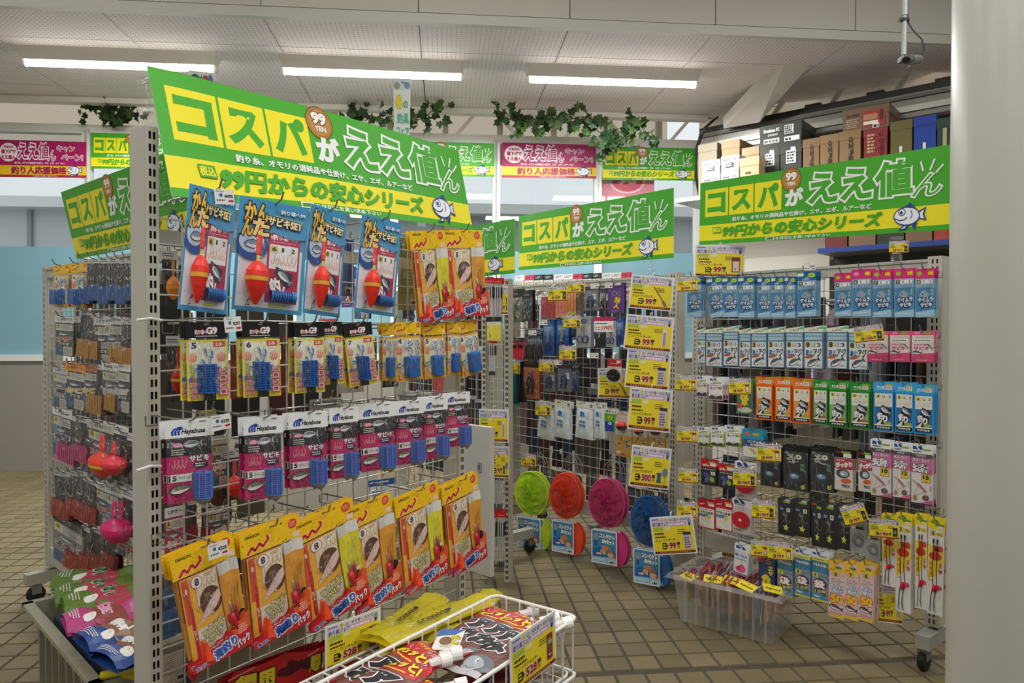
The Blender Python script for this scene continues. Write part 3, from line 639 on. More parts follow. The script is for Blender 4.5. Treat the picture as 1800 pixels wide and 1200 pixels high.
@kind
def white_header(num):
    w, h = 105, 196; hd = B(w, h, .0005); slabc(hd, 0, 0, w, 41, .8, '#e8e8e4', -.0005); hd.rect(0, 0, w, 41, '#edeeec')
    for i in range(3):
        x = 14 + i * 6.5; hd.poly([(x, 35), (x - 1.5, 27), (x + 3, 20), (x + 9, 17), (x + 13, 19), (x + 9, 20.5), (x + 5, 24), (x + 3.5, 29), (x + 5, 34)], '#1f3fa2')
    hd.ell(31, 18, 6, 3.4, '#1f3fa2', 12)
    hd.text('Hayabusa', 34, 21, 86, 36, '#1a1a1c', .035, shear=.25); hd.ell(80, 6, 9, 2.2, '#8f8f8b', 12)
    b = B(w, h); slabc(b, 2, 44, 98, 192, .8, '#84204c'); b.rect(2, 44, 98, 192, '#c41f66'); b.rect(2, 44, 98, 84, '#26252a')
    b.ell(26, 58, 11, 5.5, '#ea78a4', 16).text('かんたん', 18, 55, 34, 61, '#fbeef4', .02).fish(58, 57, 38, '#6d7680', '#c9ced2', -.05)
    b.vtext('海釣', 4, 50, 8, 62, '#e8e4e0').lines(12, 67, 42, 82, 3, '#e4dccb', .35)
    b.text('サビキ', 50, 84, 92, 99, '#f8f5f4', .05, '#2b1420', .08); b.ell(74, 108, 17, 8.5, '#222433', 18).lines(62, 102, 86, 113, 2, '#dfe2e8', .5)
    b.hooks(12, 92, 44, 112, 4, '#e8b9a4', 1.3)
    b.rect(4, 125, 54, 143, '#ece9e0').rect(4.8, 126, 9, 142, '#1d1d1d'); b.text(num, 13, 127.5, 22, 140, '#1a1a1a', .05).text('0.4-2-125', 27, 130, 51, 137, '#5a5852', .02)
    b.fish(32, 160, 52, '#7d7a5c', '#262420', -.12, '#eceae4'); b.text('アジ イワシ', 16, 173, 46, 179, '#2c0f1c', .04).text('メバル サバ', 16, 182, 46, 188, '#2c0f1c', .04)
    c = B(); cage3(c, .024, -.152, .0185, .058, '#3a86d4', '#7a4a9c', 'z', 16, 12, tip='#8d8c88')
    c.tube([(.024, -.02, -.123), (.026, -.015, -.09), (.026, -.012, -.075)], .0012, '#3a3a44', 5)
    return K('rig_packet', 'fishing rig', 'white header magenta rig packet', w, h, [('header_card', hd.mesh('header_card'), 'white header card'), ('insert_card', b.mesh('insert_card'), None), ('bait_cage', c.mesh('bait_cage'), 'blue bait cage with a metal tip'), ('clear_bag', bagmesh(w, h, 41, 38, 5, seed=21), None)])
# ---- price boards and tags
def board_art(b, w, h, price, pic, m=4., big=False):
    x0, y0, x1, y1 = m, m, w - m, h - m; W_, H_ = x1 - x0, y1 - y0; U = lambda f: x0 + f * W_; V = lambda f: y0 + f * H_
    b.rect(x0, y0, x1, y1, '#f1d829'); b.rect(x0, y0, x1, V(.24), '#d9d3de')
    b.rect(x0, y0, U(.2), V(.1), '#c3c6e6').lines(U(.02), V(.01), U(.2), V(.07), 1, '#3c3c64')
    b.text('春', U(.23), V(.0), U(.3), V(.13), '#e6d23a', .05).text('の', U(.33), V(.03), U(.4), V(.12), '#8f9a7c', .03).text('4/10 金 〜 5/10 日', U(.45), V(.01), U(.88), V(.1), '#4c4c54', .02)
    b.text('釣り具フェア', U(.02), V(.11), U(.42), V(.235), '#5f5a8c', .04, '#e8e2f0', .04).rect(U(.44), V(.13), U(.84), V(.225), '#c99ac4').lines(U(.45), V(.145), U(.83), V(.21), 1, '#fbeef8', .8)
    b.ell(U(.93), V(.12), W_ * .04, H_ * .1, '#8f94b0', 12).ell(U(.93), V(.2), W_ * .025, H_ * .05, '#2c2a4c', 10)
    b.poly([(U(.04), V(.26)), (U(.27), V(.26)), (U(.25), V(.36)), (U(.02), V(.36))], '#a9c24a').poly([(U(.31), V(.26)), (U(.45), V(.26)), (U(.43), V(.36)), (U(.29), V(.36))], '#e6e6a0')
    b.lines(U(.05), V(.4), U(.3), V(.47), 1, '#1e1e1e', .7).lines(U(.62), V(.33), U(.86), V(.5) if pic == 'long' else V(.48), 3, '#2c2c2c', .4)
    b.lines(U(.05), V(.5), U(.4), V(.56), 1, '#2c2c2c', .6).text('ニューワンタッチ', U(.05), V(.58), U(.55), V(.66), '#2a2a24', .01)
    px0 = U(.2 if len(price) < 3 or big else .12)
    b.poly([(px0, V(.7)), (px0 + W_ * .1, V(.7)), (px0 + W_ * .14, V(.79)), (px0 + W_ * .1, V(.88)), (px0, V(.88))], '#1d1a18').lines(px0 + W_ * .015, V(.72), px0 + W_ * .1, V(.86), 2, '#f1d829', .5)
    b.text(price, px0 + W_ * .17, V(.69), px0 + W_ * (.17 + .085 * len(price)), V(.88), '#a81436', .05, '#f6ead0', .04)
    q = px0 + W_ * (.19 + .085 * len(price)); b.rect(q, V(.69), q + W_ * .08, V(.77), '#3a3430').text('円', q + W_ * .01, V(.79), q + W_ * .06, V(.88), '#a81436', .03)
    b.rect(x0, V(.935), x1, y1, '#6e1c12'); b.k += 1
    for i in range(14): b.rect(U(.12 + i * .055), V(.945), U(.15 + i * .055), V(.985), '#d8862c'); b.k -= 1
    if pic == 'brush': b.line([(U(.55), V(.3)), (U(.83), V(.78))], W_ * .03, '#a5672c').line([(U(.8), V(.74)), (U(.88), V(.9))], W_ * .07, '#7c7268')
    elif pic == 'net': b.ell(U(.9), V(.6), W_ * .07, H_ * .12, '#6f86a8', 16).line([(U(.9), V(.72)), (U(.9), V(.92))], W_ * .01, '#4a4a4a').poly([(U(.68), V(.62)), (U(.82), V(.62)), (U(.79), V(.75)), (U(.82), V(.88)), (U(.68), V(.88)), (U(.71), V(.75))], '#39598c')
    elif pic == 'pouch': b.rect(U(.8), V(.33), U(.93), V(.86), '#8a1c30').rect(U(.81), V(.4), U(.92), V(.72), '#70483c').fish(U(.865), V(.76), W_ * .1, '#8a99b4').text('あみ', U(.82), V(.43), U(.91), V(.55), '#e8e0d8')
    elif pic == 'pack': b.rect(U(.74), V(.42), U(.93), V(.9), '#c9bccb').rect(U(.74), V(.42), U(.93), V(.5), '#262c4c').lines(U(.76), V(.55), U(.91), V(.88), 5, '#6c5a78', .6)
    elif pic == 'stick': b.rect(U(.8), V(.34), U(.9), V(.88), '#e4e0dc').rect(U(.82), V(.44), U(.88), V(.86), '#b08aa8')
    elif pic == 'red': b.rect(U(.76), V(.36), U(.93), V(.86), '#8c2438').rect(U(.78), V(.5), U(.91), V(.84), '#e6d8c8').ell(U(.83), V(.76), W_ * .03, H_ * .05, '#a8a0a0', 10)
    elif pic == 'dark': b.rect(U(.78), V(.4), U(.94), V(.88), '#35363a').ell(U(.86), V(.65), W_ * .04, H_ * .1, '#8f9398', 10)
    return b
@kind
def price_board(price, pic):
    w, h = 200, 157; f = B(w, h); slabc(f, 0, 0, w, h, 3, '#e6e6e2'); f.rect(0, 0, w, h, '#ebebe8')
    a = B(w, h, .0004); board_art(a, w, h, price, pic, 6)
    c = B().tube([(0, .0, .0), (0, .004, .012), (.006, .012, .014)], .0035, '#efeeea', 6)
    return K('price_board', 'sign', 'yellow %s yen price board' % {'99': 'ninety-nine', '300': 'three hundred', '528': 'five hundred', '86': 'eighty-six'}[price], w, h, [('frame', f.mesh('frame'), None), ('frame/printed_sheet', a.mesh('printed_sheet'), 'yellow printed price sheet'), ('frame/clip', c.mesh('clip'), None)])
@kind
def price_tag(price, pic):
    w, h = 80, 58; a = B(w, h); slabc(a, 0, 0, w, h, .8, '#e0c92a'); board_art(a, w, h, price, pic, .6, True)
    c = B(); c.box(-w / 2000, -.0016, -.002, w / 2000, .002, .005, ACRY).box(-w / 2000, -.0016, -h / 1000 - .003, w / 2000, .002, -h / 1000 + .001, ACRY)
    return K('price_tag', 'price tag', 'small yellow price tag', w, h, [('printed_sheet', a.mesh('printed_sheet'), None), ('clear_holder', c.mesh('clear_holder'), None)])
@kind
def yen_tag(t, c1='#2f62b0'):
    w, h = 34, 24; a = B(w, h); slabc(a, 0, 0, w, h, .5, '#e4e3de'); a.rect(0, 0, w, h, '#e9e8e3'); a.text('¥' + t, 17, 8, 32, 14, '#1c1c1c', .05); a.lines(3, 2, 20, 5, 1, '#8c8a84'); a.lines(3, 15, 22, 20, 1, '#6a6864', .5)
    if c1: a.ell(11, 9, 3, 3, c1, 10)
    a.poly([(23, 17), (29, 17), (29, 15.5), (33, 18.5), (29, 21.5), (29, 20), (23, 20)], '#c02438')
    return K('yen_label', 'price tag', 'white shelf ticket priced in yen', w, h, [('paper', a.mesh('paper'), None)])
@kind
def white_tag(red):
    w, h = 34, 22; a = B(w, h); slabc(a, 0, 0, w, h, .5, '#dedcd6')
    if red: a.rect(0, 0, w, h, '#f0ebe4').rect(0, 0, w, 6, '#b8205c').lines(2, 8, 30, 12, 1, '#3a3a3a').text('179円', 14, 13, 32, 20, '#d02c2c', .04).lines(2, 14, 12, 20, 2, '#c84a3a')
    else: a.rect(0, 0, w, h, '#e8e7e2').lines(3, 3, 30, 8, 1, '#55534e').lines(3, 12, 14, 18, 2, '#55534e').rect(22, 12, 31, 17, '#2a2a2a')
    return K('shelf_ticket', 'price tag', 'pink topped white ticket' if red else 'tiny white shelf ticket', w, h, [('paper', a.mesh('paper'), None)])
# ---- simple carded goods: header and body print lists in millimetres
def card(name, cat, desc, w, h, hy, hcol, hfn, bcol, bfn, bt=.8, sleeve=True, extra=None, fm=None, hin=0, bin_=2):
    hd = B(w, h, .0004); slabc(hd, hin, 0, w - hin, hy, .8, hcol, -.0004); hd.rect(hin, 0, w - hin, hy, hcol); hfn and hfn(hd)
    b = B(w, h); slabc(b, bin_, hy, w - bin_, h, bt, bcol); b.rect(bin_, hy, w - bin_, h, bcol); bfn and bfn(b)
    parts = [('header_card', hd.mesh('header_card'), None), ('insert_card', b.mesh('insert_card'), None)]
    if extra:
        for nm, bb in extra: parts.append((nm, bb.mesh(nm, smooth=nm in ('float', 'lure')), None))
    if sleeve: parts.append(('clear_sleeve', bagmesh(w, h + 1, hy, 2.5, 2, fm or FILM2, seed=int(w + h), name='clear_sleeve'), None))
    return K(name, cat, desc, w, h, parts)
@kind
def blue_rig(num, pink):
    w, h = 76, 156
    def hf(b):
        if pink: b.ell(18, 15, 11, 7, '#a8c02c' if num in '478' else '#f08ac0', 14).ell(60, 15, 13, 10, '#e8402c', 16).text('3枚', 50, 8, 72, 22, '#f6e03c', .05, '#a01830', .05)
        else: b.rect(2, 4, 26, 16, '#e8ece2').rect(2, 2, 24, 6, '#7ca83c').ell(57, 14, 15, 8, '#b5dc28', 16).lines(46, 11, 68, 17, 1, '#3a6a1c').poly([(20, 28), (40, 18), (50, 26), (48, 30), (20, 31)], '#9aa6c4')
    def bf(b):
        b.rect(3, 62, w - 3, h - 3, '#3484b8').poly([(3, 140), (w - 3, 132), (w - 3, h - 3), (3, h - 3)], '#9cc4dc').rect(3, 35, w - 3, 62, '#86aac6')
        b.rect(8, 36, 22, 48, '#23242c').text(num, 11, 38, 19, 46.5, '#ecd84c', .04).rect(24, 36, 68, 48, '#e9ecec').text('1', 33, 38, 36, 46, '#202020', .03).text('2', 55, 38, 61, 46, '#202020', .03)
        b.hooks(20, 52, 66, 66, 6, '#5c6a74', 1.4); b.poly([(18, 84), (28, 72), (40, 70), (54, 82), (50, 92), (28, 96)], '#9aa4aa').ell(30, 82, 2.4, 2.4, '#14161c', 8)
        b.poly([(12, 92), (70, 92), (70, 112), (58, 126), (30, 128), (22, 140), (26, 124), (14, 118)], '#1b3f74')
        b.text('ケイムラ', 13, 92, 70, 108, '#e6eff4', .05, '#12376c', .05, rot=-2).text('サビキ', 22, 109, 66, 124, '#e6eff4', .05, '#12376c', .05, rot=-2)
        b.vtext('集魚', 63, 66, 70, 86, '#d8dc3c').lines(12, 143, 60, 147, 1, '#eef4f6', .5)
    return card('rig_card', 'fishing rig', ('pink' if pink else 'navy') + ' header blue rig card', w, h, 32, '#d8267c' if pink else '#1f5fa0', hf, '#9cc4dc', bf, 4)
@kind
def aji_rig(num):
    w, h = 76, 152
    def hf(b): b.poly([(1, 0), (w - 1, 0), (1, 9)], '#3a3358').poly([(46, 10), (w - 1, 2), (w - 1, 12)], '#4ab79a'); b.text('しかけ', 20, 11, 58, 19, '#2a2a2c', .02)
    def bf(b):
        b.rect(4, 27, w - 4, 36, '#8fb8d4').text('ワンタッチサビキ', 7, 28.5, w - 7, 34.5, '#f2f6f6', .05, '#3c74a8', .06); b.rect(4, 38, w - 4, 50, '#9cc0cc').hooks(10, 39, 66, 48, 6, '#d8e2de', 1.6)
        b.rect(4, 56, w - 4, h - 3, '#dfe2e4').rect(5, 57, 30, 78, '#e0cf94'); b.text(num, 8, 58, 23, 76, '#121212', .06).text('1.5' if num == '8' else '0.8', 31, 61, 45, 75, '#3a3a3a', .02).text('3' if num == '8' else '1.5', 50, 61, 66, 75, '#3a3a3a', .02)
        b.text('波止', 6, 84, 36, 106, '#1f5ca4', .05, '#f4f6f6', .05).text('アジ', 36, 80, 70, 110, '#1c1c1e', .05, '#f4f6f6', .05, shear=.15)
        b.ell(22, 110, 18, 6, '#b4602c', 14, -.15).fish(38, 128, 52, '#4e535a', '#1e2024', -.5).lines(46, 136, 70, 144, 2, '#7c8084', .5)
    return card('rig_card', 'fishing rig', 'grey-blue rig card numbered ' + {'4': 'four', '5': 'five', '8': 'eight'}[num], w, h, 22, '#ebebcf', hf, '#5d87a8', bf, 4)
@kind
def box_rig(col, num):
    w, h = 74, 156; c1, c2, c3 = {'o': ('#ee7a1c', '#e8661a', '#e29a4c'), 'g': ('#1e9a2e', '#178a28', '#8fae6c'), 'b': ('#34a6e0', '#2a98d8', '#2e6ca8')}[col]
    def hf(b): b.line([(10, 24), (40, 21), (64, 24)], 1.4, '#eef2ec').text('釣り場', 14, 12, 40, 20, '#f4f6f2', .03).rect(42, 5, 70, 10, '#9cb83c').rect(44, 11, 68, 24, '#e9dcd4').lines(46, 13, 66, 22, 3, '#8a5a5a', .4)
    def bf(b):
        b.rect(6, 36, w - 6, h - 6, '#e6e2d4').rect(9, 40, 26, 51, '#ecd040'); b.text(num, 13, 41.5, 21, 50, '#161616', .05).text('LL', 34, 42, 44, 50, '#4a4a4a', .03).text('2', 56, 42, 63, 50, '#2a2a2a', .04)
        b.hooks(12, 55, 62, 70, 5, '#c9b9a4' if col != 'g' else '#6f9098', 1.3); b.rect(6, 78, w - 6, 134, c3).poly([(32, 72), (64, 84), (64, 100), (44, 132), (10, 134), (22, 100)], '#23272e')
        b.fish(45, 90, 40, '#9aa2a6', '#1a1d22', .5).text('釣', 14, 96, 34, 120, '#f0f0ee', .06, '#20242a', .06, rot=-15).text('り', 34, 104, 52, 126, '#f0f0ee', .06, '#20242a', .06)
        b.poly([(6, 134), (10, 134), (34, 116), (26, 134), (w - 6, 134), (w - 6, 138), (6, 138)], '#e6e2d4').ell(52, 129, 15, 4.5, '#a8b02c' if col != 'g' else '#b46a2c', 14).rect(6, 138, w - 6, h - 6, '#17171a').text('アジサビキ', 13, 140.5, w - 13, 148, '#f4f4f0', .05)
    k = card('rig_box', 'fishing rig', {'o': 'orange', 'g': 'green', 'b': 'light blue'}[col] + ' rig box numbered ' + {'4': 'four', '5': 'five', '6': 'six'}[num], w, h, 30, c1, hf, c2, bf, 14, False, bin_=1)
    return k
@kind
def pink_rig(_=0):
    w, h = 74, 108
    def hf(b): b.rect(34, 3, 66, 10, '#8fa838').text('アジ', 12, 3, 28, 10, '#f6d8e2', .03)
    def bf(b):
        b.rect(3, 13, w - 3, 80, '#e3dcd2'); b.hooks(14, 15, 62, 24, 6, '#b0787c', 1.); b.rect(8, 27, 66, 37, '#f4f2ec').text('4', 11, 28.5, 17, 35.5, '#1a1a1a', .04).lines(22, 29, 62, 35, 1, '#55504c', .6)
        b.text('かるがる', 8, 42, 46, 50, '#d8486c', .05, '#f8eef0', .05).text('サビキ', 8, 52, 58, 66, '#d03c64', .06, '#f8eef0', .06); b.fish(56, 52, 26, '#5f7468', '#2a342c', .6).fish(20, 74, 30, '#4a5460', '#2a2f36', .1)
        b.poly([(3, 80), (w - 3, 74), (w - 3, h - 2), (3, h - 2)], '#d24274').ell(36, 88, 9, 6, '#c03a4c', 12).lines(18, 98, 60, 102, 1, '#f4c8d8', .5)
    return card('rig_card', 'fishing rig', 'pink and cream rig card', w, h, 13, '#dc4f86', hf, '#cc4c7c', bf, 3)
def logo(b, x, y, w_): b.poly([(x, y), (x + w_ * .3, y), (x + w_ * .5, y + w_ * .3), (x, y + w_ * .3)], '#1f4a98').poly([(x + w_ * .45, y), (x + w_ * .8, y), (x + w_, y + w_ * .3), (x + w_ * .66, y + w_ * .3)], '#1f4a98')
@kind
def tenbin(num):
    w, h = 84, 212
    def hf(b): logo(b, 8, 5, 40); b.rect(48, 13, 78, 20, '#8fa83c').text('POINT', 8, 21, 44, 27, '#1c1c22', .05, shear=.2)
    def bf(b):
        b.rect(2, 32, w - 2, 46, '#4a4a4e').text('AGP005', 20, 34, 56, 42, '#d4d4d4', .02); b.rect(2, 46, w - 2, 100, '#cf6f9c')
        b.text('キス・カレイ', 8, 48, 70, 62, '#f8f2f4', .05, '#2a1420', .08).text('天秤', 6, 66, 68, 98, '#fbf9f8', .08, '#2a1420', .06); b.line([(50, 116), (78, 86)], 3, '#d0306c').line([(60, 120), (80, 98)], 2, '#d0306c')
        b.rect(40, 101, 74, 132, '#2a2614').rect(41.5, 102.5, 72.5, 130.5, '#ecce34').text(num, 45, 105, 69, 121, '#1c1a14', .06).lines(48, 124, 66, 128, 1, '#3a3420')
        b.ell(34, 146, 34, 6, '#c9a894', 20, .6).ell(40, 150, 22, 3, '#8a6c60', 14, .7); b.line([(14, 186), (30, 136), (58, 176)], 1.2, '#a8526c').line([(20, 180), (60, 160)], 1.2, '#b03c5c')
        b.ell(16, 190, 9, 9, '#2a2614', 14).ell(16, 190, 8, 8, '#e0c22c', 14).text('3', 12.5, 184, 19, 196, '#1c1a14', .05).ell(56, 186, 13, 10, '#5a4640', 16).ell(56, 186, 5, 4, '#8a7468', 10).poly([(40, 204), (w - 2, 190), (w - 2, 208), (30, 208)], '#c9608e').rect(2, 207, w - 2, 211, '#1c1c20')
        b.vtext('遠投', 72, 140, 78, 160, '#8a8486')
    return card('rig_card', 'fishing rig', 'pink card balance rig numbered ' + {'10': 'ten', '12': 'twelve', '15': 'fifteen'}[num], w, h, 30, '#e9eaea', hf, '#ded6d6', bf, 5)
@kind
def cast_rig(num):
    w, h = 62, 178
    def hf(b): logo(b, 5, 4, 28); b.rect(28, 12, 56, 18, '#8fa83c')
    def bf(b):
        b.rect(2, 22, w - 2, 34, '#e9cf38').lines(12, 26, 50, 30, 1, '#3a5a8c', .6); b.rect(2, 34, w - 2, 74, '#2a7ca4').text('NAGE', 8, 42, 54, 52, '#e6e2cc', .04, '#1a3c5c', .03); b.line([(14, 74), (20, 56)], .6, '#b9c9cc').line([(34, 80), (36, 54)], .6, '#b9c9cc').line([(46, 78), (42, 56)], .6, '#b9c9cc')
        b.rect(2, 74, w - 2, 168, '#7f98a8').rect(5, 78, 24, 92, '#ecce34').text(num, 10, 80, 18, 90.5, '#1c1a14', .05).lines(27, 84, 56, 88, 1, '#1c1c1c', .6); b.ell(31, 116, 25, 22, '#1d2f5c', 22)
        b.text('投', 10, 102, 50, 130, '#f6f2f0', .07, '#c03c34', .07).ell(14, 140, 8, 8, '#2c3014', 12).text('3', 10.5, 135, 17, 146, '#e0cc34', .05).text('仕掛', 22, 134, 52, 143, '#dcd84c', .04, '#2a3a1c', .06).ell(44, 150, 11, 8, '#5c5f48', 12).poly([(2, 152), (30, 148), (w - 2, 162), (w - 2, 170), (2, 170)], '#2e94c4').fish(22, 158, 34, '#8a99a4')
        b.rect(2, 170, w - 2, h - 2, '#e9cf38')
    return card('rig_card', 'fishing rig', 'teal casting rig card numbered ' + {'7': 'seven', '8': 'eight', '9': 'nine'}[num], w, h, 22, '#dfe3e6', hf, '#58889c', bf, 3)
@kind
def fifty_rig(num):
    w, h = 58, 195
    def hf(b): zigzag(b, 4, 26, .55, '#d03a30'); b.ell(40, 12, 16, 10, '#ecb9c4', 14).ell(34, 18, 12, 5, '#5c8a3c', 12)
    def bf(b):
        b.ell(25, 43, 14, 8, '#1c1a18', 16).ell(25, 43, 13, 7, '#eec83c', 16).text(num, 20, 37, 30, 49, '#1c1a18', .05).ell(47, 43, 6, 5, '#f2b0bc', 12); b.text('エコノミー', 10, 56, 50, 74, '#8a8078', .04, '#ecdcd8', .04).text('ちょい', 8, 78, 50, 92, '#f4f6f8', .05, '#2c7cb8', .09).text('投げ', 14, 93, 48, 107, '#f4f6f8', .05, '#2c7cb8', .09)
        b.text('50', 8, 112, 52, 142, '#f4c83c', .06, '#d8502c', .07).text('組', 38, 130, 52, 142, '#f4e0b0', .05, '#c83c2c', .08); b.fish(28, 158, 44, '#5e4a34', '#2a2018', .12).text('おトクパック', 6, 172, 52, 182, '#f0cfd2', .04, '#d0385c', .07).poly([(2, 186), (w - 2, 180), (w - 2, h - 2), (2, h - 2)], '#ecc430')
    return card('rig_card', 'fishing rig', 'pink fifty-piece rig pack numbered ' + {'6': 'six', '7': 'seven', '8': 'eight'}[num], w, h, 34, '#eec332', hf, '#e8c9c6', bf, 8)
@kind
def long_rig(num):
    w, h = 64, 330
    def hf(b): b.ell(26, 14, 18, 7, '#8f9a2c', 12).rect(28, 18, 60, 26, '#4f8a2c').rect(38, 24, 58, 36, '#e9d0bc')
    def bf(b):
        b.rect(4, 40, w - 4, h - 3, '#e8e6dc').poly([(4, 90), (w - 4, 110), (w - 4, 150), (30, 200), (4, 210)], '#f0d43c').ell(20, 52, 12, 9, '#1c1a18', 16).ell(20, 52, 11, 8, '#eed23c', 16).text(num, 15, 46, 25, 58, '#1c1a18', .05).rect(34, 47, 58, 60, '#eed23c').lines(36, 49, 56, 58, 2, '#2c2a18', .5)
        b.text('海の', 22, 92, 58, 116, '#d8401c', .08, '#e86a2c', .06, rot=-10).ell(30, 130, 24, 14, '#d23a1c', 16); b.vtext('吹き流し', 8, 148, 20, 218, '#d8842c', wt=.04).vtext('天秤', 44, 150, 58, 190, '#d0505c', wt=.04).vtext('投', 44, 226, 58, 244, '#d03050', wt=.04)
    t = B()
    for dx in (-.008, .006): t.tube([(dx, -.004, -.075), (dx + .001, -.006, -.1), (dx - .002, -.006, -.17), (dx + .001, -.005, -.23), (dx - .006, -.005, -.27), (dx - .008, -.004, -.305)], .0016, '#17161a', 5).tube([(dx, -.004, -.07), (dx, -.004, -.084)], .003, '#1c1c20', 6)
    t.lathe([(0, -.226), (.005, -.228), (.007, -.24), (.005, -.25), (0, -.252)], -.003, -.006, '#d81c3a', 8).lathe([(0, -.224), (.005, -.226), (.006, -.236), (0, -.248)], .008, -.006, '#d81c3a', 8)
    for dx in (-.016, 0): t.tube([(dx, -.004, -.3), (dx - .004, -.004, -.315), (dx + .003, -.004, -.322), (dx, -.004, -.3)], .001, '#5c5c60', 4)
    return card('rig_packet', 'fishing rig', 'long twin-arm rig packet', w, h, 38, '#ead528', hf, '#e9e6dc', bf, 2, extra=[('rig_arm', t)])
@kind
def jig_pack(v):
    w, h = 62, 130
    def hf(b): b.rect(22, 8, 50, 15, '#8fb02c').rect(30, 2, 50, 8, '#c9c9c6') if v != 2 else b.rect(6, 4, 30, 10, '#c03a3a').rect(30, 12, 54, 20, '#8fb02c')
    def bf(b):
        b.ell(16, 38, 8, 5, '#5f8cb0', 12).rect(36, 32, 50, 46, '#e4e4e0').text('S', 40, 34, 46, 43, '#1a1a1a', .04); b.ell(26, 62, 15, 15, '#3c3f44', 18).ell(26, 62, 13, 13, '#1a1b1f', 18).line([(24, 36), (30, 60), (38, 96)], .9, '#a8aaa8').line([(40, 40), (34, 70), (18, 88)], .9, '#a8aaa8').ell(28, 58, 9, 5, '#75787c', 10, .6)
        b.lines(36, 76, 54, 84, 2, '#a04a5c', .5)
    s = B(w, h, .002); s.poly([(22, 96), (30, 98), (36, 90), (38, 99), (46, 100), (39, 106), (40, 114), (34, 108), (26, 112), (29, 104)], '#dbe664').ell(35, 104, 2, 2, '#1c1c1c', 8)
    return card('jig_packet', 'fishing lure', 'black pale-jig packet', w, h, 24, '#33363c', hf, '#17181c', bf, 2, extra=[('jig_head', s)])
@kind
def skull_pack(v):
    w, h = 82, 154
    def hf(b): b.lines(8, 8, 36, 12, 1, '#5c5c5c', .5)
    def bf(b):
        rr = random.Random(v)
        for i in range(16): b.line([(rr.uniform(14, 40), rr.uniform(24, 60)), (rr.uniform(14, 60), rr.uniform(24, 62))], rr.uniform(1, 2.2), '#c8c8c2')
        b.text('メ', 12, 26, 38, 50, '#c9c9c4', .04, '#3a3a3a', .04).ell(52, 36, 10, 8, '#dfe0b4', 14, .4).ell(52, 36, 3.2, 3.2, '#20201c', 8); b.vtext('対策', 56, 56, 72, 84, '#5f9a84', wt=.03); b.ell(38, 108, 24, 18, '#2f3c4c', 18).ell(38, 104, 15, 9, '#7a9cb4', 16).ell(36, 102, 6, 4, '#c8d8e0', 10).line([(20, 70), (30, 96)], 1., '#8a8d90')
        b.ell(66, 138, 7, 7, '#ead63c', 14).text('12', 62, 134, 70, 142, '#1c1c1c', .04)
    return card('lure_packet', 'fishing lure', 'black white-lettered packet', w, h, 18, '#15161a', hf, '#2b2d31', bf, 2, fm=FILM)
@kind
def red_pack(v):
    w, h = 74, 150
    def hf(b): b.text('ムム', 6, 6, 26, 14, '#c02434', .06).rect(28, 6, 62, 13, '#8fb02c').rect(36, 14, 66, 28, '#e8e4e0')
    def bf(b):
        b.rect(3, 32, w - 3, 72, '#b43238').text('ウキウキ', 8, 36, 40, 44, '#f4e0dc', .04).text('がっかり', 6, 44, 68, 66, '#fbf6f4', .07, '#8c1c28', .05, rot=-8); b.rect(3, 72, w - 3, h - 3, '#d8d3cc').ell(34, 88, 26, 17, '#3c4650', 20).ell(38, 88, 16, 11, '#a8bcc4', 18).ell(32, 90, 6, 5, '#e4ece8', 10).ell(46, 114, 20, 9, '#d8602c', 16, -.1).text('MAX', 30, 126, 62, 138, '#3c2c2c', .05).ell(16, 122, 12, 10, '#e2c9c0', 14)
    return card('rig_packet', 'fishing rig', 'red black-header packet', w, h, 30, '#17161a', hf, '#c8c2bc', bf, 3)
@kind
def hook_card(v):
    w, h = 54, 82; c = {0: '#e2a8bc', 1: '#c9d44c'}[v]
    def hf(b): logo(b, 8, 5, 24); b.rect(18, 17, 46, 22, '#a4b83c'); b.lines(8, 22, 30, 26, 1, '#2a3a6a', .5)
    def bf(b):
        b.rect(4, 32, 50, h - 6, '#f0ecea').text('金ハゲ', 8, 34, 34, 44, '#3c6aa0', .04, '#e9eef2', .04).rect(36, 34, 47, 42, '#2c2a30').text('10', 38, 35, 45, 41, '#e6d23c', .03).poly([(4, 70), (14, 64), (28, 70), (44, 63), (50, 68), (50, h - 3), (4, h - 3)], '#45494c').hooks(8, 62, 46, 74, 4, '#2c2e30', 1.4)
    return card('hook_packet', 'fishing hooks', ('pink' if v == 0 else 'lime') + ' edged white hook packet', w, h, 28, '#ecedef', hf, c, bf, 2)
@kind
def yellow_lure(_=0):
    w, h = 66, 126
    def hf(b): b.rect(4, 4, 40, 14, '#e9e9e2').lines(6, 6, 36, 12, 2, '#4a7a3c')
    def bf(b): b.rect(2, 40, w - 2, h - 2, '#56786a').ell(33, 112, 28, 10, '#dfe6c8', 16)
    s = B(w, h, .003); s.poly([(22, 40), (44, 40), (50, 50), (46, 62), (52, 74), (44, 82), (46, 92), (34, 98), (22, 92), (24, 80), (16, 72), (20, 60), (16, 50)], '#ecd61c').line([(30, 62), (30, 70)], 1.4, '#1c1c14').ell(33, 48, 5, 1.6, '#1c1c14', 8)
    s.k += 20; s.ell(18, 96, 9, 9, '#e85a1c', 14)
    return card('lure_packet', 'fishing lure', 'green squid-lure packet', w, h, 34, '#3f8a4c', hf, '#5a7d6c', bf, 2, extra=[('lure', s)], fm=FILM)
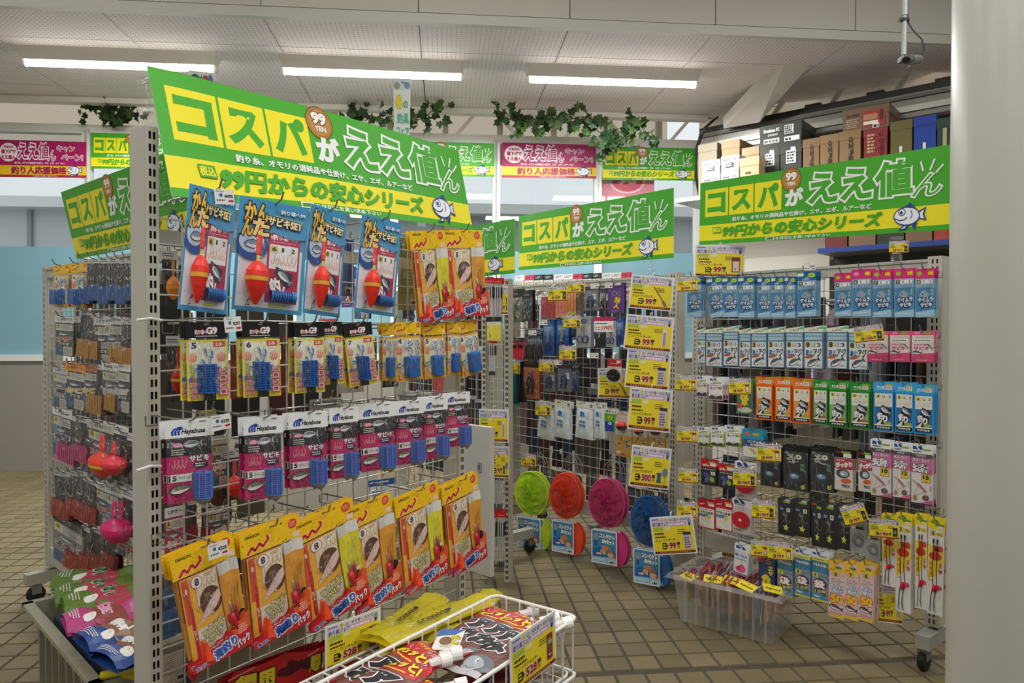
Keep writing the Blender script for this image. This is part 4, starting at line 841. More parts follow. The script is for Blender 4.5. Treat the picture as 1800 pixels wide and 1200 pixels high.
@kind
def worm_pack(_=0):
    w, h = 70, 104
    def hf(b): zigzag(b, 8, 18, .6, '#f2e8e6'); b.text('SS Pin', 8, 20, 36, 27, '#f6f0ee', .04); b.rect(34, 6, 64, 12, '#a4b83c').rect(40, 12, 66, 24, '#ecdcd0')
    def bf(b): b.rect(3, 32, w - 3, h - 3, '#17181a').text('ソルトベイト', 8, 35, 62, 42, '#e4e4de', .03).ell(24, 62, 14, 10, '#4a44a0', 16, .5).ell(48, 78, 12, 10, '#86b43c', 16, .9).ell(26, 82, 8, 12, '#6c5ca8', 12, .4).rect(44, 46, 62, 60, '#e8e6da').text('L', 50, 48, 56, 58, '#1a1a1a', .05)
    return card('worm_packet', 'fishing lure', 'red header worm packet', w, h, 30, '#c4142c', hf, '#24262a', bf, 2)
@kind
def stopper_pack(_=0):
    w, h = 66, 118
    def hf(b): zigzag(b, 6, 16, .6, '#f2e8e6'); b.rect(36, 5, 60, 12, '#a4b83c').rect(40, 12, 62, 22, '#ecdcd0')
    def bf(b):
        b.rect(5, 34, w - 5, h - 4, '#e9e6dc').text('ワンタッチ', 10, 37, 54, 44, '#2a2a2a', .03).text('ウキ止め糸', 8, 45, 58, 57, '#1c1c1e', .05).poly([(5, 60), (40, 58), (50, 66), (20, 72), (5, 70)], '#4c80a8').ell(40, 70, 8, 8, '#e4c82c', 14).line([(12, 78), (50, 96)], 1.2, '#d8cc6a').line([(12, 86), (46, 100)], 1.2, '#d8cc6a').line([(20, 76), (52, 88)], 1.2, '#d8cc6a').text('ムム', 8, 104, 22, 110, '#c02434', .04)
    return card('stopper_packet', 'fishing tackle', 'red and white float stopper packet', w, h, 28, '#bc1428', hf, '#c4182c', bf, 2)
@kind
def disc_pack(_=0):
    w, h = 76, 140
    def hf(b): logo(b, 8, 4, 44); b.text('POINT', 10, 18, 50, 26, '#22285c', .04)
    def bf(b): b.rect(3, 34, w - 3, h - 3, '#d6cdd0').lines(6, 124, 44, 134, 2, '#3c3c44', .6)
    d = B().lathe([(0, 0), (.031, 0, '#c81e30'), (.034, .004), (.034, .008), (0, .008)], -.082, -.0045, mat('#c81e30', .3), 24, 'x')
    d.v = [(y + .0045 + 0, -x - .003, z) for x, y, z in d.v]
    d.lathe([(0, 0), (.006, 0)], 0, 0, '#f0dfe0', 10, 'x')
    n = 20; d.v[-n:] = [(y, -.013, z - .082) for x, y, z in d.v[-n:]]
    return card('leader_packet', 'fishing line', 'packet with round red case', w, h, 30, '#e9ebee', hf, '#dcd4d8', bf, 2, extra=[('leader_case', d)], fm=FILM)
@kind
def ring_pack(_=0):
    w, h = 74, 120
    def hf(b): b.text('ワンタッチ', 8, 4, 60, 14, '#1c1c1c', .05, '#d8d8d4', .04).rect(10, 16, 24, 26, '#d8cc3c').rect(26, 16, 60, 26, '#3a3c3c')
    def bf(b): b.rect(3, 30, w - 3, h - 3, '#9ea09c')
    s = B()
    for r, x, z in ((.022, 0, -.065), (.018, .004, -.075), (.02, -.004, -.072)): s.tube([(x + r * math.cos(t), -.003, z + r * math.sin(t)) for t in [i * math.pi / 8 for i in range(17)]], .0009, '#55585a', 4, False)
    return card('leader_packet', 'fishing line', 'grey coiled-leader packet', w, h, 28, '#8c8e8a', hf, '#a8aaa4', bf, 1, extra=[('leader_coil', s)], fm=FILM)
@kind
def pink_lure_pack(_=0):
    w, h = 54, 118
    def hf(b): logo(b, 6, 6, 36)
    def bf(b): b.rect(3, 30, w - 3, h - 6, '#ecebea').text('吸い込み', 5, 36, 48, 48, '#3c62b4', .05, '#e4e9f2', .05).text('バッチリ', 6, 52, 44, 62, '#3c62b4', .05, '#e4e9f2', .05).poly([(8, 92), (20, 84), (28, 74), (38, 78), (46, 90), (40, 104), (24, 108), (12, 104)], '#f05094').ell(20, 92, 5, 7, '#a8242c', 10).rect(3, h - 6, w - 3, h - 3, '#2a2c30')
    return card('lure_packet', 'fishing lure', 'white pink-lure packet', w, h, 26, '#e6eaee', hf, '#d8d6d8', bf, 3)
@kind
def squid_card(_=0):
    w, h = 64, 148
    def hf(b): b.vtext('タコ', 28, 2, 48, 34, '#b07c2c', wt=.05).rect(0, 0, 22, 30, '#c03a24')
    def bf(b):
        b.vtext('エサ', 38, 38, 56, 74, '#e4cc2c', wt=.07); b.poly([(20, 76), (30, 70), (40, 76), (48, 86), (44, 96), (52, 106), (44, 116), (30, 124), (16, 116), (12, 104), (20, 96), (12, 86)], '#ecd624').rect(28, 92, 32, 106, '#5c1c14').ell(16, 134, 14, 9, '#3c94c4', 12).ell(48, 138, 14, 8, '#4ca4cc', 12)
    return card('lure_card', 'fishing lure', 'navy yellow-figure card', w, h, 36, '#2c4c74', hf, '#1f3a6c', bf, 5)
@kind
def teal_card(_=0):
    w, h = 74, 112
    def hf(b): b.ell(20, 18, 10, 6, '#e85a2c', 12, .4).ell(48, 18, 14, 6, '#c0a83c', 12)
    def bf(b): b.rect(3, 40, w - 3, 68, '#1d4a94').text('ワンタッチ', 18, 42, 66, 52, '#eae4cc', .05).text('仕掛', 26, 54, 58, 64, '#e8d48c', .05).rect(3, 68, w - 3, h - 3, '#e6ddc8').ell(36, 84, 18, 5, '#b0a43c', 14, .7).line([(10, 60), (50, 104)], 1.6, '#e9e6da')
    return card('rig_card', 'fishing rig', 'teal and navy lure card', w, h, 38, '#2f94b4', hf, '#2a6ca4', bf, 3)
# ---- middle rack goods
@kind
def scissors_pack(c, v=0):
    w, h = 90, 180; bb = B(w, h); bc = {'b': '#1f4f96', 'k': '#24262c', 'g': '#a9acb2'}[c]
    slabc(bb, 4, 0, w - 4, h, 1, bc); bb.rect(4, 0, w - 4, h, bc).ell(45, 10, 6, 3, '#c9c9c4', 10)
    if c == 'g': bb.rect(10, 14, w - 10, 44, '#8f9aa8').ell(46, 28, 17, 15, '#1d2a5c', 20).ell(46, 28, 11, 10, '#4c64a4', 16).rect(8, 50, w - 8, 150, '#b9bcc0')
    else: bb.rect(10, 30, w - 10, 80, '#4f7cb8').lines(16, 36, 70, 60, 3, '#c9d6e6')
    s = B(); sm = mat('#c6c8ca', .25, .9); hc = mat({'b': '#1b2c58', 'k': '#1c1c20', 'g': '#1c2f6c'}[c], .4)
    s.raw([(-.012, -.006, -.05), (-.004, -.008, -.055), (.008, -.008, -.11), (-.004, -.006, -.112)], [(0, 1, 2, 3)], sm).raw([(.014, -.007, -.05), (.005, -.009, -.055), (-.008, -.009, -.11), (.005, -.007, -.112)], [(0, 1, 2, 3)], sm)

    for sx in (-1, 1): s.tube([(sx * .015 + .0125 * math.cos(t), -.009, -.135 + .02 * math.sin(t)) for t in [i * math.pi / 8 for i in range(17)]], .003, hc, 6, False)
    return K('scissors_pack', 'scissors', {'b': 'blue', 'k': 'black', 'g': 'grey'}[c] + ' blister pack of scissors', w, h, [('backing_card', bb.mesh('backing_card'), None), ('scissors', s.mesh('scissors'), None), ('blister', bagmesh(w - 10, h - 4, 16, 14, 2, FILM2, 5, 'blister'), None)])
@kind
def tool_pack(c):
    w, h = 80, 190; bb = B(w, h); cc = {'o': '#c4602c', 's': '#6f7378'}[c]; slabc(bb, 0, 0, w, h, 1, cc)
    bb.rect(0, 0, w, 32, '#24221f' if c == 'o' else '#3c3e42').lines(8, 6, 60, 14, 1, '#b03a2c').rect(0, 32, w, h, cc)
    if c == 's': bb.rect(30, 60, 66, 100, '#ecebe6').lines(34, 66, 62, 94, 3, '#2c2c2c', .6)
    s = B(); hm = mat('#2b1a14' if c == 'o' else '#27346c', .4)
    s.tube([(0, -.01, -.04), (.004, -.01, -.075), (.014, -.01, -.11), (.012, -.01, -.17)], [.002, .005, .005, .004], hm, 8).tube([(.002, -.01, -.04), (-.004, -.01, -.075), (-.014, -.01, -.11), (-.012, -.01, -.17)], [.002, .005, .005, .004], hm, 8).lathe([(0, -.068), (.006, -.07), (.006, -.076), (0, -.078)], 0, -.01, STEEL, 10)
    return K('pliers_pack', 'pliers', ('orange' if c == 'o' else 'grey') + ' card of pliers', w, h, [('backing_card', bb.mesh('backing_card'), None), ('pliers', s.mesh('pliers', smooth=True), None), ('clear_bag', bagmesh(w, h, 30, 18, 4, FILM, 8), None)])
@kind
def camo_bag(c):
    w, h = 95, 210; b = B(w, h); base = '#5c5f48' if c else '#1e1f22'; slabc(b, 0, 0, w, h, 8, base); b.rect(0, 0, w, 52, '#17171a').rect(34, 8, 60, 13, '#c03a3a').lines(20, 24, 76, 40, 3, '#c9c9c4', .25); b.rect(0, 52, w, h, base)
    if c:
        rr = random.Random(4)
        for i in range(26):
            cx, cy = rr.uniform(12, 82), rr.uniform(66, 196); b.poly([(cx + rr.uniform(6, 15) * math.cos(t), cy + rr.uniform(6, 15) * math.sin(t)) for t in [k * .9 for k in range(7)]], rr.choice(('#8f8c72', '#33372a', '#a9a58c', '#6e7056')))
    else:
        for i in range(5): b.line([(12 + 16 * i, 60), (16 + 16 * i, 200)], 1.4, '#55575c')
    return K('glove_pack', 'gloves', ('camouflage' if c else 'black') + ' glove bag', w, h, [('pouch', b.mesh('pouch'), None), ('clear_bag', bagmesh(w, h, 50, 12, 5, FILM, 3), None)])
@kind
def strip_pack(c1, c2, nm):
    w, h = 62, 170; b = B(w, h); slabc(b, 0, 0, w, h, 2, c2); b.rect(0, 0, w, 22, '#e4e2da').lines(6, 6, 50, 16, 2, '#8a4a3a').rect(0, 22, w, h, c2)
    for i in range(3): b.poly([(8 + 18 * i, 34), (18 + 18 * i, 30), (20 + 18 * i, 150), (12 + 18 * i, 160), (7 + 18 * i, 150)], c1)
    return K('strip_pack', 'fishing lure', nm, w, h, [('lure_strip', b.mesh('lure_strip'), None), ('clear_bag', bagmesh(w, h, 22, 10, 4, FILM, 6), None)])
@kind
def dark_tool(c):
    w, h = 60, 200; b = B(w, h); slabc(b, 4, 0, w - 4, 60, 1, '#26262a'); b.rect(4, 0, w - 4, 60, '#2b2b30').lines(10, 8, 50, 30, 2, '#b9b9b4', .4)
    s = B().tube([(-.006, -.008, -.05), (-.004, -.008, -.12), (-.01, -.008, -.195)], [.003, .005, .004], mat(c, .4), 8).tube([(.01, -.008, -.05), (.006, -.008, -.12), (.012, -.008, -.195)], [.003, .005, .004], mat(c, .4), 8).lathe([(0, -.09), (.008, -.092), (.008, -.1), (0, -.102)], .002, -.008, STEEL, 10)
    return K('line_cutter_pack', 'tool', 'dark carded hand tool', w, h, [('backing_card', b.mesh('backing_card'), None), ('tool', s.mesh('tool', smooth=True), None), ('clear_bag', bagmesh(w, h, 40, 12, 4, FILM, 2), None)])
@kind
def retractor(c):
    w, h = 96, 128; b = B(w, h); slabc(b, 0, 0, w, h, 1.5, c); b.rect(0, 0, w, 24, '#2c2628').lines(10, 8, 80, 16, 1, '#d0a0a8').rect(0, 24, w, h, c).rect(4, 68, w - 4, h - 4, {'#1c1c1e': '#2a2a2e'}.get(c, '#d0283c'))
    s = B()
    for x in (-.022, .022): s.lathe([(0, -.001), (.013, -.001), (.014, .003), (.01, .008), (0, .009)], -.047, x, '#1c1c1e', 16, 'x')
    s.v = [(y, -x - .002, z) for x, y, z in s.v]
    return K('tool_clip_pack', 'tool', ('red' if c != '#1c1c1e' else 'black') + ' twin-clip card', w, h, [('backing_card', b.mesh('backing_card'), None), ('clip', s.mesh('clip'), None)])
@kind
def purple_card(_=0):
    w, h = 110, 180; b = B(w, h); slabc(b, 0, 0, w, h, 3, '#5c3c78'); b.rect(0, 0, w, h, '#5f3d7c').rect(0, 0, w, 34, '#4c2f68').rect(46, 0, 90, 14, '#dcd8dc')
    b.ell(46, 62, 18, 14, '#8f8a94', 20).ell(46, 62, 14, 10, '#5f3d7c', 18).ell(76, 66, 10, 13, '#8f8a94', 18).ell(76, 66, 7, 10, '#5f3d7c', 16).line([(30, 74), (26, 130)], 1.4, '#9a94a0'); b.text('鮎', 46, 84, 84, 120, '#e8c83c', .06, '#c0602c', .05, rot=12).text('人', 40, 118, 78, 154, '#e8c83c', .06, '#c0602c', .05, rot=12).lines(24, 164, 84, 170, 1, '#c9b9d0')
    return K('hook_card', 'fishing tackle', 'purple gold-lettered card', w, h, [('backing_card', b.mesh('backing_card'), None)])
@kind
def reel_card(_=0):
    w, h = 86, 140; b = B(w, h); slabc(b, 0, 0, w, h, 1.5, '#e0c83c'); b.rect(0, 0, w, 42, '#c4202c').text('K', 20, 18, 28, 28, '#f0e8e4').lines(32, 20, 70, 27, 1, '#f4e9e4').rect(0, 42, w, h, '#dfd7c8').lines(10, 46, 76, 60, 2, '#a88a3c').rect(56, 4, 80, 20, '#e8c8d0')
    s = B().lathe([(0, -.001), (.036, -.001), (.038, .006), (.034, .016), (.012, .017), (0, .017)], -.095, 0, mat('#17171a', .35), 28, 'x'); s.v = [(y, -x - .002, z) for x, y, z in s.v]
    s.box(-.02, -.0225, -.104, .016, -.0185, -.098, '#55555a'); s.v = s.v
    return K('reel_pack', 'fishing line', 'red and yellow black-spool card', w, h, [('backing_card', b.mesh('backing_card'), None), ('spool', s.mesh('spool'), None)])
@kind
def wipe_pack(_=0):
    w, h = 120, 220; b = B(w, h); slabc(b, 0, 0, w, 40, 1, '#e4e2d4'); b.rect(0, 0, w, 40, '#e6e4d4').ell(30, 14, 16, 5, '#8fae3c', 12).rect(82, 8, 114, 30, '#efeee6').text('2枚', 86, 10, 110, 22, '#24241f', .05).text('組', 90, 22, 106, 30, '#24241f', .03)
    s = B(w, h, .001); s.grid(lambda u, v: ((u - .5) * (.104 + .014 * v), -.002 - .02 * math.sin(math.pi * u) ** .6 * (max(0, math.sin(math.pi * (.08 + v * .9)))) ** .5, -.04 - v * .178), 8, 8, mat('#dfe5e6', .4))
    s.y0 = .0222; s.text('魚', 42, 54, 80, 88, '#2a7cc0', .06).text('消臭', 42, 108, 82, 126, '#3c80b4', .04).text('除菌', 42, 129, 82, 147, '#3c80b4', .04).vtext('さかな', 90, 56, 98, 100, '#5a8cb0').lines(36, 152, 86, 157, 1, '#6c9cc0')
    rr = random.Random(1)
    for i in range(16): x, y = rr.uniform(22, 96), rr.uniform(164, 204); s.line([(x, y), (x + 7, y + 4)], 1.3, '#9cc4d4')
    return K('wipes_pack', 'wipes', 'white blue-lettered wipes bag', w, h, [('header_card', b.mesh('header_card'), None), ('pouch', s.mesh('pouch'), None), ('clear_bag', bagmesh(w, h, 38, 26, 5, FILM, 11), None)])
@kind
def green_pack(_=0):
    w, h = 80, 150; b = B(w, h); slabc(b, 4, 0, w - 4, 34, 1, '#d8dcd0'); b.rect(4, 0, w - 4, 34, '#dfe3d8').text('ポケット', 8, 12, 72, 28, '#1c2430', .06, '#f0f2ec', .04); slabc(b, 4, 34, w - 4, h, 16, '#4c9c2c', 0); b.rect(4, 34, w - 4, h, '#55a82c').rect(4, 86, w - 24, h, '#24409c').ell(34, 60, 14, 12, '#c8dc3c', 16).text('2', 29, 52, 39, 68, '#2a5a1c', .05).ell(34, 98, 10, 10, '#eceee8', 14).text('P', 30, 92, 38, 104, '#24409c')
    return K('battery_pack', 'battery', 'green and blue boxed pack', w, h, [('box', b.mesh('box'), None)])
@kind
def float_pack(_=0):
    w, h = 80, 250; b = B(w, h); slabc(b, 0, 0, w, h, 1, '#c9b890'); b.rect(0, 0, w, 30, '#d8cfc0').lines(8, 8, 70, 20, 2, '#a84a3c').rect(0, 30, w, 130, '#cfc6b4').line([(6, 122), (74, 104)], 1., '#4c4030').line([(6, 104), (74, 126)], 1., '#4c4030').rect(0, 130, w, h, '#c49a2c')
    rr = random.Random(6)
    for i in range(22): b.ell(rr.uniform(10, 70), rr.uniform(140, 208), rr.uniform(3, 8), rr.uniform(3, 7), rr.choice(('#c84a2c', '#e8dcc0', '#8a3c2c', '#3c5a8c', '#e0b43c', '#6c8c3c')), 8)
    b.text('道具セット', 6, 216, 48, 236, '#f0e0b4', .05, '#a8402c', .06)
    f = B().lathe([(0, -.05, '#e8301c'), (.01, -.052), (.018, -.064), (.019, -.074, '#16161a'), (.018, -.086), (.01, -.098), (0, -.103)], 0, -.02, '#e8301c', 16).lathe([(0, -.222, '#e8401c'), (.006, -.226), (.006, -.234), (0, -.238)], 0, -.008, '#e8401c', 10)
    return K('float_pack', 'fishing float', 'yellow red-float card', w, h, [('backing_card', b.mesh('backing_card'), None), ('float', f.mesh('float', smooth=True), None), ('clear_bag', bagmesh(w, h, 28, 40, 5, FILM, 5), None)])
@kind
def long_tube(c='#d01c20'):
    w, h = 34, 330; b = B(w, h); slabc(b, 0, 0, w, 42, 1, c); b.rect(0, 0, w, 42, c).lines(4, 26, 30, 34, 1, '#e89a94').ell(17, 6, 4, 2, '#f0b0a8', 8); b.rect(2, 70, w - 2, 150, '#26262a') if c == '#d01c20' else None
    s = B()
    for x in (-.009, 0, .009): s.tube([(x, -.006, -.045), (x, -.006, -.32)], .0022, mat('#c4c2c0', .3), 5).tube([(x, -.006, -.29), (x, -.006, -.325)], .003, '#2b2b2e', 5)
    return K('stick_pack', 'fishing tackle', 'long clear sleeve with red header', w, h, [('header_card', b.mesh('header_card'), None), ('stick', s.mesh('stick'), None), ('clear_sleeve', bagmesh(w, h, 40, 9, 2, FILM2, 5, 'clear_sleeve'), None)])
@kind
def teal_bag(c):
    w, h = 110, 290; s = B(w, h); s.grid(lambda u, v: ((u - .5) * (.05 + .06 * v), -.003 - .022 * math.sin(math.pi * u) ** .7 * (.3 + .7 * v) + .004 * math.sin(u * 17 + v * 3), -.0 - v * .29), 10, 8, mat(c, .25, .2)); s.y0 = .002; s.rect(42, 0, 68, 20, '#17171a')
    return K('bait_bag', 'bag', ('teal' if c != '#17181c' else 'black') + ' glossy hanging bag', w, h, [('pouch', s.mesh('pouch', smooth=True), None)])
@kind
def knit_pack(c, nm):
    """round scoop net folded in a clear pouch over its printed card"""
    w, h = 205, 440; C = mat(c, .35); NET = film('net_' + c, tint=rgb(c), base=.03, amp=.25, scale=(90, 90, 90), rough=.3, dif=.72)
    hp = B().tube([(.088 * math.cos(t), -.014 + .002 * math.sin(3 * t), -.155 + .108 * math.sin(t)) for t in [i * math.pi / 14 for i in range(29)]], .0035, C, 6, False)
    nt = B(); rr = random.Random(3)
    vs = [(0, -.03, -.155)]; fs = []
    for k in range(1, 8):
        for j in range(20):
            t = j * math.pi / 10; r = k / 7; vs.append((.088 * r * math.cos(t), -.014 - .022 * (1 - r * r) + rr.uniform(-.011, .011) * (1 if k < 7 else 0), -.155 + .108 * r * math.sin(t)))
    for j in range(20): fs.append((0, 1 + j, 1 + (j + 1) % 20))
    for k in range(6):
        for j in range(20): a = 1 + k * 20; fs.append((a + j, a + 20 + j, a + 20 + (j + 1) % 20, a + (j + 1) % 20))
    nt.raw(vs, fs, NET); nt.raw([(x * .98, y + .012 + (.01 if i % 3 else 0), z) for i, (x, y, z) in enumerate(vs)], fs, C if c != '#bfe01c' else mat('#c6e626', .4))
    cd = B(w, h, .03); slabc(cd, 34, 275, 160, 425, 1, '#e6eaec', -.03); cd.rect(34, 275, 160, 425, '#e9ecee').rect(39, 280, 155, 420, '#3486b8').rect(39, 392, 155, 420, '#9cc6d8').poly([(39, 360), (90, 350), (155, 370), (155, 392), (39, 396)], '#2a66a8')
    cd.ell(57, 306, 15, 16, '#8f9aa4', 18).rect(52, 322, 62, 346, '#3a4a6c').text('コンパクト', 74, 290, 150, 312, '#f6f6f2', .07, '#17243c', .07, rot=4).text('BNセット', 88, 314, 150, 336, '#f6f6f2', .07, '#17243c', .07, rot=4)
    for x, y, r_, q in ((104, 352, 20, '#c9885c'), (124, 366, 16, '#b46a44'), (92, 368, 14, '#d8a078'), (138, 340, 7, '#3c9a4c'), (146, 358, 7, '#2c7cb8'), (130, 382, 18, '#d8b48c'), (148, 384, 8, '#d0502c'), (100, 378, 6, '#f0e8d8')): cd.ell(x, y, r_, r_ * .62, q, 12)
    cd.text('100円', 60, 376, 84, 386, '#f0f0ec', .05, '#d03a4c', .06).rect(120, 404, 152, 418, '#f0efe8').lines(124, 406, 150, 416, 1, '#1c1c1c', .9).lines(44, 402, 116, 412, 1, '#e8f0f2')
    h2 = B(); h2.tube([(.05 + .05 * math.cos(t), -.012, -.355 + .075 * math.sin(t)) for t in [i * math.pi / 10 for i in range(21)]], .003, C, 6, False).raw([(.05, -.016, -.355)] + [(.05 + .049 * math.cos(i * math.pi / 8), -.01, -.355 + .074 * math.sin(i * math.pi / 8)) for i in range(16)], [(0, 1 + i, 1 + (i + 1) % 16) for i in range(16)], C)
    h3 = B().tube([(-.02, -.008, -.04), (-.01, -.01, .01), (.03, -.008, .05), (.065, -.006, .02), (.075, -.006, -.05)], .002, mat('#8f8b84', .3), 6, False).tube([(0, -.008, -.04), (.012, -.01, .01), (.045, -.008, .04), (.075, -.006, .0)], .002, mat('#8f8b84', .3), 6, False)
    return K('scoop_net_set', 'net', nm + ' pouched round scoop net', w, h, [('hoop', hp.mesh('hoop'), None), ('hoop/net', nt.mesh('net', smooth=False), nm + ' mesh net'), ('frame_loop', h2.mesh('frame_loop'), None), ('label_card', cd.mesh('label_card'), 'blue printed card with cooked prawns'), ('hanger_wire', h3.mesh('hanger_wire'), None), ('clear_pouch', bagmesh(w + 14, h, 30, 34, 4, FILM2, 5, 'clear_pouch'), None)])
# ---- goods of the dim rack
@kind
def cage_bag(c, nm):
    w, h = 95, 215; hd = B(w, h); slabc(hd, 20, 0, w - 20, 150, .8, '#222226'); hd.rect(20, 0, w - 20, 150, '#26262b').rect(20, 0, w - 20, 22, '#c9c9c4').lines(26, 8, 62, 16, 1, '#2a3a8c').lines(26, 40, 66, 90, 5, '#4c4a50', .3)
    s = B(); n = 9; C = mat(c, .35)
    for i in range(n):
        a = -.037 + i * .0082; s.raw([(a * .92, -.0085, -.128), (a * .92 + .0052, -.0085, -.128), (a + .0052, -.0105, -.21), (a, -.0105, -.21)], [(0, 1, 2, 3)], C)
    D_ = mat('#%02x%02x%02x' % tuple(int(int(c[i:i + 2], 16) * .55) for i in (1, 3, 5)), .5)  # darker copy of the cage colour: shade between the staves put in
    s.raw([(-.034, .0, -.13), (.034, .0, -.13), (.037, .0, -.21), (-.037, .0, -.21), (-.034, -.005, -.13), (.034, -.005, -.13), (.037, -.006, -.21), (-.037, -.006, -.21)], [(4, 5, 6, 7), (0, 1, 5, 4), (3, 7, 6, 2), (0, 4, 7, 3), (1, 2, 6, 5)], D_)
    return K('bait_cage_pack', 'bait cage', nm + ' bagged bait cage', w, h, [('insert_card', hd.mesh('insert_card'), None), ('bait_cage', s.mesh('bait_cage'), None), ('clear_bag', bagmesh(w, h, 4, 20, 7, FILM, 13), None)])
@kind
def plain_card(hc, bc, ac, t, nm):
    w, h = 95, 200
    def hf(b): b.text('しかけ', 14, 8, 60, 22, '#1c2c6c' if hc > '#8' else '#e4e4e0', .04).lines(64, 8, 88, 20, 2, '#6a6a6a')
    def bf(b):
        b.rect(6, 40, w - 6, 72, '#d8d6cc').rect(8, 42, 28, 60, '#e0cc3c').text('S', 13, 44, 23, 58, '#1a1a1a', .05).lines(32, 44, 84, 66, 4, '#6c6a64', .4); b.fish(46, 88, 50, '#6a7480')
        b.text(t, 10, 104, w - 10, 128, ac, .06, '#f0ece4', .07, rot=-6).text('サビキ', 24, 132, 74, 146, '#e8e4dc', .05, '#2c2c34', .06); b.rect(6, 152, 40, 196, '#2a5c8c').rect(44, 152, w - 6, 196, '#c9c6b8').lines(50, 158, 84, 190, 5, '#5c5a54', .4)
    return card('rig_card', 'fishing rig', nm, w, h, 32, hc, hf, bc, bf, 2, fm=FILM)
@kind
def float_bag(c, band, nm):
    w, h = 70, 180; b = B(w, h); slabc(b, 0, 0, w, 30, 1, '#e2e1dc'); b.rect(0, 0, w, 30, '#e2e1dc').lines(6, 8, 60, 22, 2, '#2a3f94').rect(4, 30, w - 4, h, '#242328').lines(10, 100, 60, 112, 2, '#8c8a84', .3)
    f = B().lathe([(0, -.03, c), (.003, -.032), (.005, -.045), (.006, -.075), (.0035, -.078), (.0035, -.085), (.008, -.09), (.02, -.1), (.026, -.113), (.0265, -.122, band), (.026, -.13, c), (.018, -.15), (.008, -.163), (0, -.166)], 0, -.028, c, 18)
    return K('float_pack', 'fishing float', nm, w, h, [('backing_card', b.mesh('backing_card'), None), ('float', f.mesh('float', smooth=True), None), ('clear_bag', bagmesh(w, h, 30, 50, 5, FILM, 2), None)])
@kind
def back_card(c, c2, nm):
    w, h = 90, 190; b = B(w, h); slabc(b, 0, 0, w, h, 1, c); b.rect(0, 0, w, h, c).rect(8, 20, w - 8, 60, c2).lines(12, 70, 78, 150, 9, c2, .35).rect(50, 160, 82, 180, '#e8e8e4').lines(52, 162, 80, 178, 1, '#202020', .9)
    return K('rig_card', 'fishing rig', nm, w, h, [('backing_card', b.mesh('backing_card'), None), ('clear_bag', bagmesh(w, h, 4, 8, 5, FILM, 12), None)])
# ================================================================== hanging things on racks
def hookmesh(L=.14):
    return B().tube([(0, .0, .0), (0, -L * .9, -.0), (0, -L, .006), (0, -L - .008, .022)], .0019, mat('#8e8d86', .3, .7), 6).tube([(-.012, .0, .0), (-.012, 0, -.02), (.012, 0, -.02), (.012, 0, .0)], .0015, mat('#8e8d86', .3, .7), 5).mesh('wire')
HM = {}
def spawn(k, loc, rot, sc, label, group=None, skip=(), parts=True):
    o = ob(k['name'], None, loc=loc, rot=rot, label=label, cat=k['cat'], group=group, scale=sc)
    made = {}
    for nm, me, lb in k['parts']:
        if nm.split('/')[-1] in skip: continue
        if '/' in nm: a_, nm = nm.split('/'); made[nm] = ob(nm, me, made[a_], label=lb)
        else: made[nm] = ob(nm, me, o, label=lb)
    return o
HOOKS = set()
def hang(rk, k, xt, yt, yb, w, off=.1, xb=None, n=1, yaw=None, dyaw=0., where='', gap=.012, hook=True, skip=(), tag=False, desc=None, fixh=True, jit=True):
    """hang kind k with its top middle at photo point (xt, yt), bottom at yb, w pixels wide, on the plane `off` in front of the rack"""
    y = (rk.yaw if yaw is None else yaw) + dyaw; xb = xt if xb is None else xb
    Pt = rk.hit(xt, yt, off); nn = Vector((math.sin(y), -math.cos(y), 0))
    H = lambda u, v: rk.hit(u, v, yaw=y, through=Pt)
    Pb = H(xb, yb); ym = (yt + yb) / 2; xm = (xt + xb) / 2
    W_ = (H(xm + w / 2, ym) - H(xm - w / 2, ym)).length; d = Pb - Pt; e = Vector((math.cos(y), math.sin(y), 0))
    hh = d.length; roll = -math.atan2(d.dot(e), -d.z)
    sc = (W_ / (k['w'] / 1000), min(1.3, (W_ * 1000 / k['w'] + hh * 1000 / k['h']) / 2), hh / (k['h'] / 1000))
    D = desc or k['desc']; o = spawn(k, Pt, (0, roll, y), sc, (D + ', ' + where) if where else D, skip=skip)
    if k['name'] in ('price_tag', 'shelf_ticket', 'price_board') and off > .06 and rk is not RKA:
        q0 = Pt + Vector((0, 0, .004)); a_ = (q0 - rk.O).dot(rk.e); q1 = rk.pt(min(max(a_, .02), rk.L - .02), 0, Pt.z + .004)
        ob('ticket_holder', B().tube([(0, 0, 0), tuple(q1 - q0)], .0013, STEEL, 4).mesh('ticket_holder'), loc=q0, label='wire arm of the ticket ' + where, cat='ticket holder')
    if k['name'] in ('price_board', 'price_tag', 'yen_label', 'shelf_ticket'): return o
    for i in range(1, n):
        p = Pt - rk.n * (gap * i) + Vector((0, 0, random.uniform(-.002, .002)))
        spawn(k, p, (0, roll + random.uniform(-.02, .02), y + random.uniform(-.05, .05)), sc, 'spare ' + D + ', ' + where, group='spare packs behind the ' + where, skip=skip + ('clear_bag', 'clear_sleeve', 'blister', 'clear_pouch', 'swivel'))
    if hook:
        a = (Pt - (rk.O + rk.n * off)).dot(rk.e)
        key = round(off, 2)
        if key not in HM: HM[key] = hookmesh(off + .02)
        q = rk.pt(a, 0, Pt.z - hh * .02 + .001)
        hk = ob('display_hook', HM[key], loc=q, rot=(0, 0, rk.yaw), label='chrome prong hook for the ' + where, cat='hook')
    return o
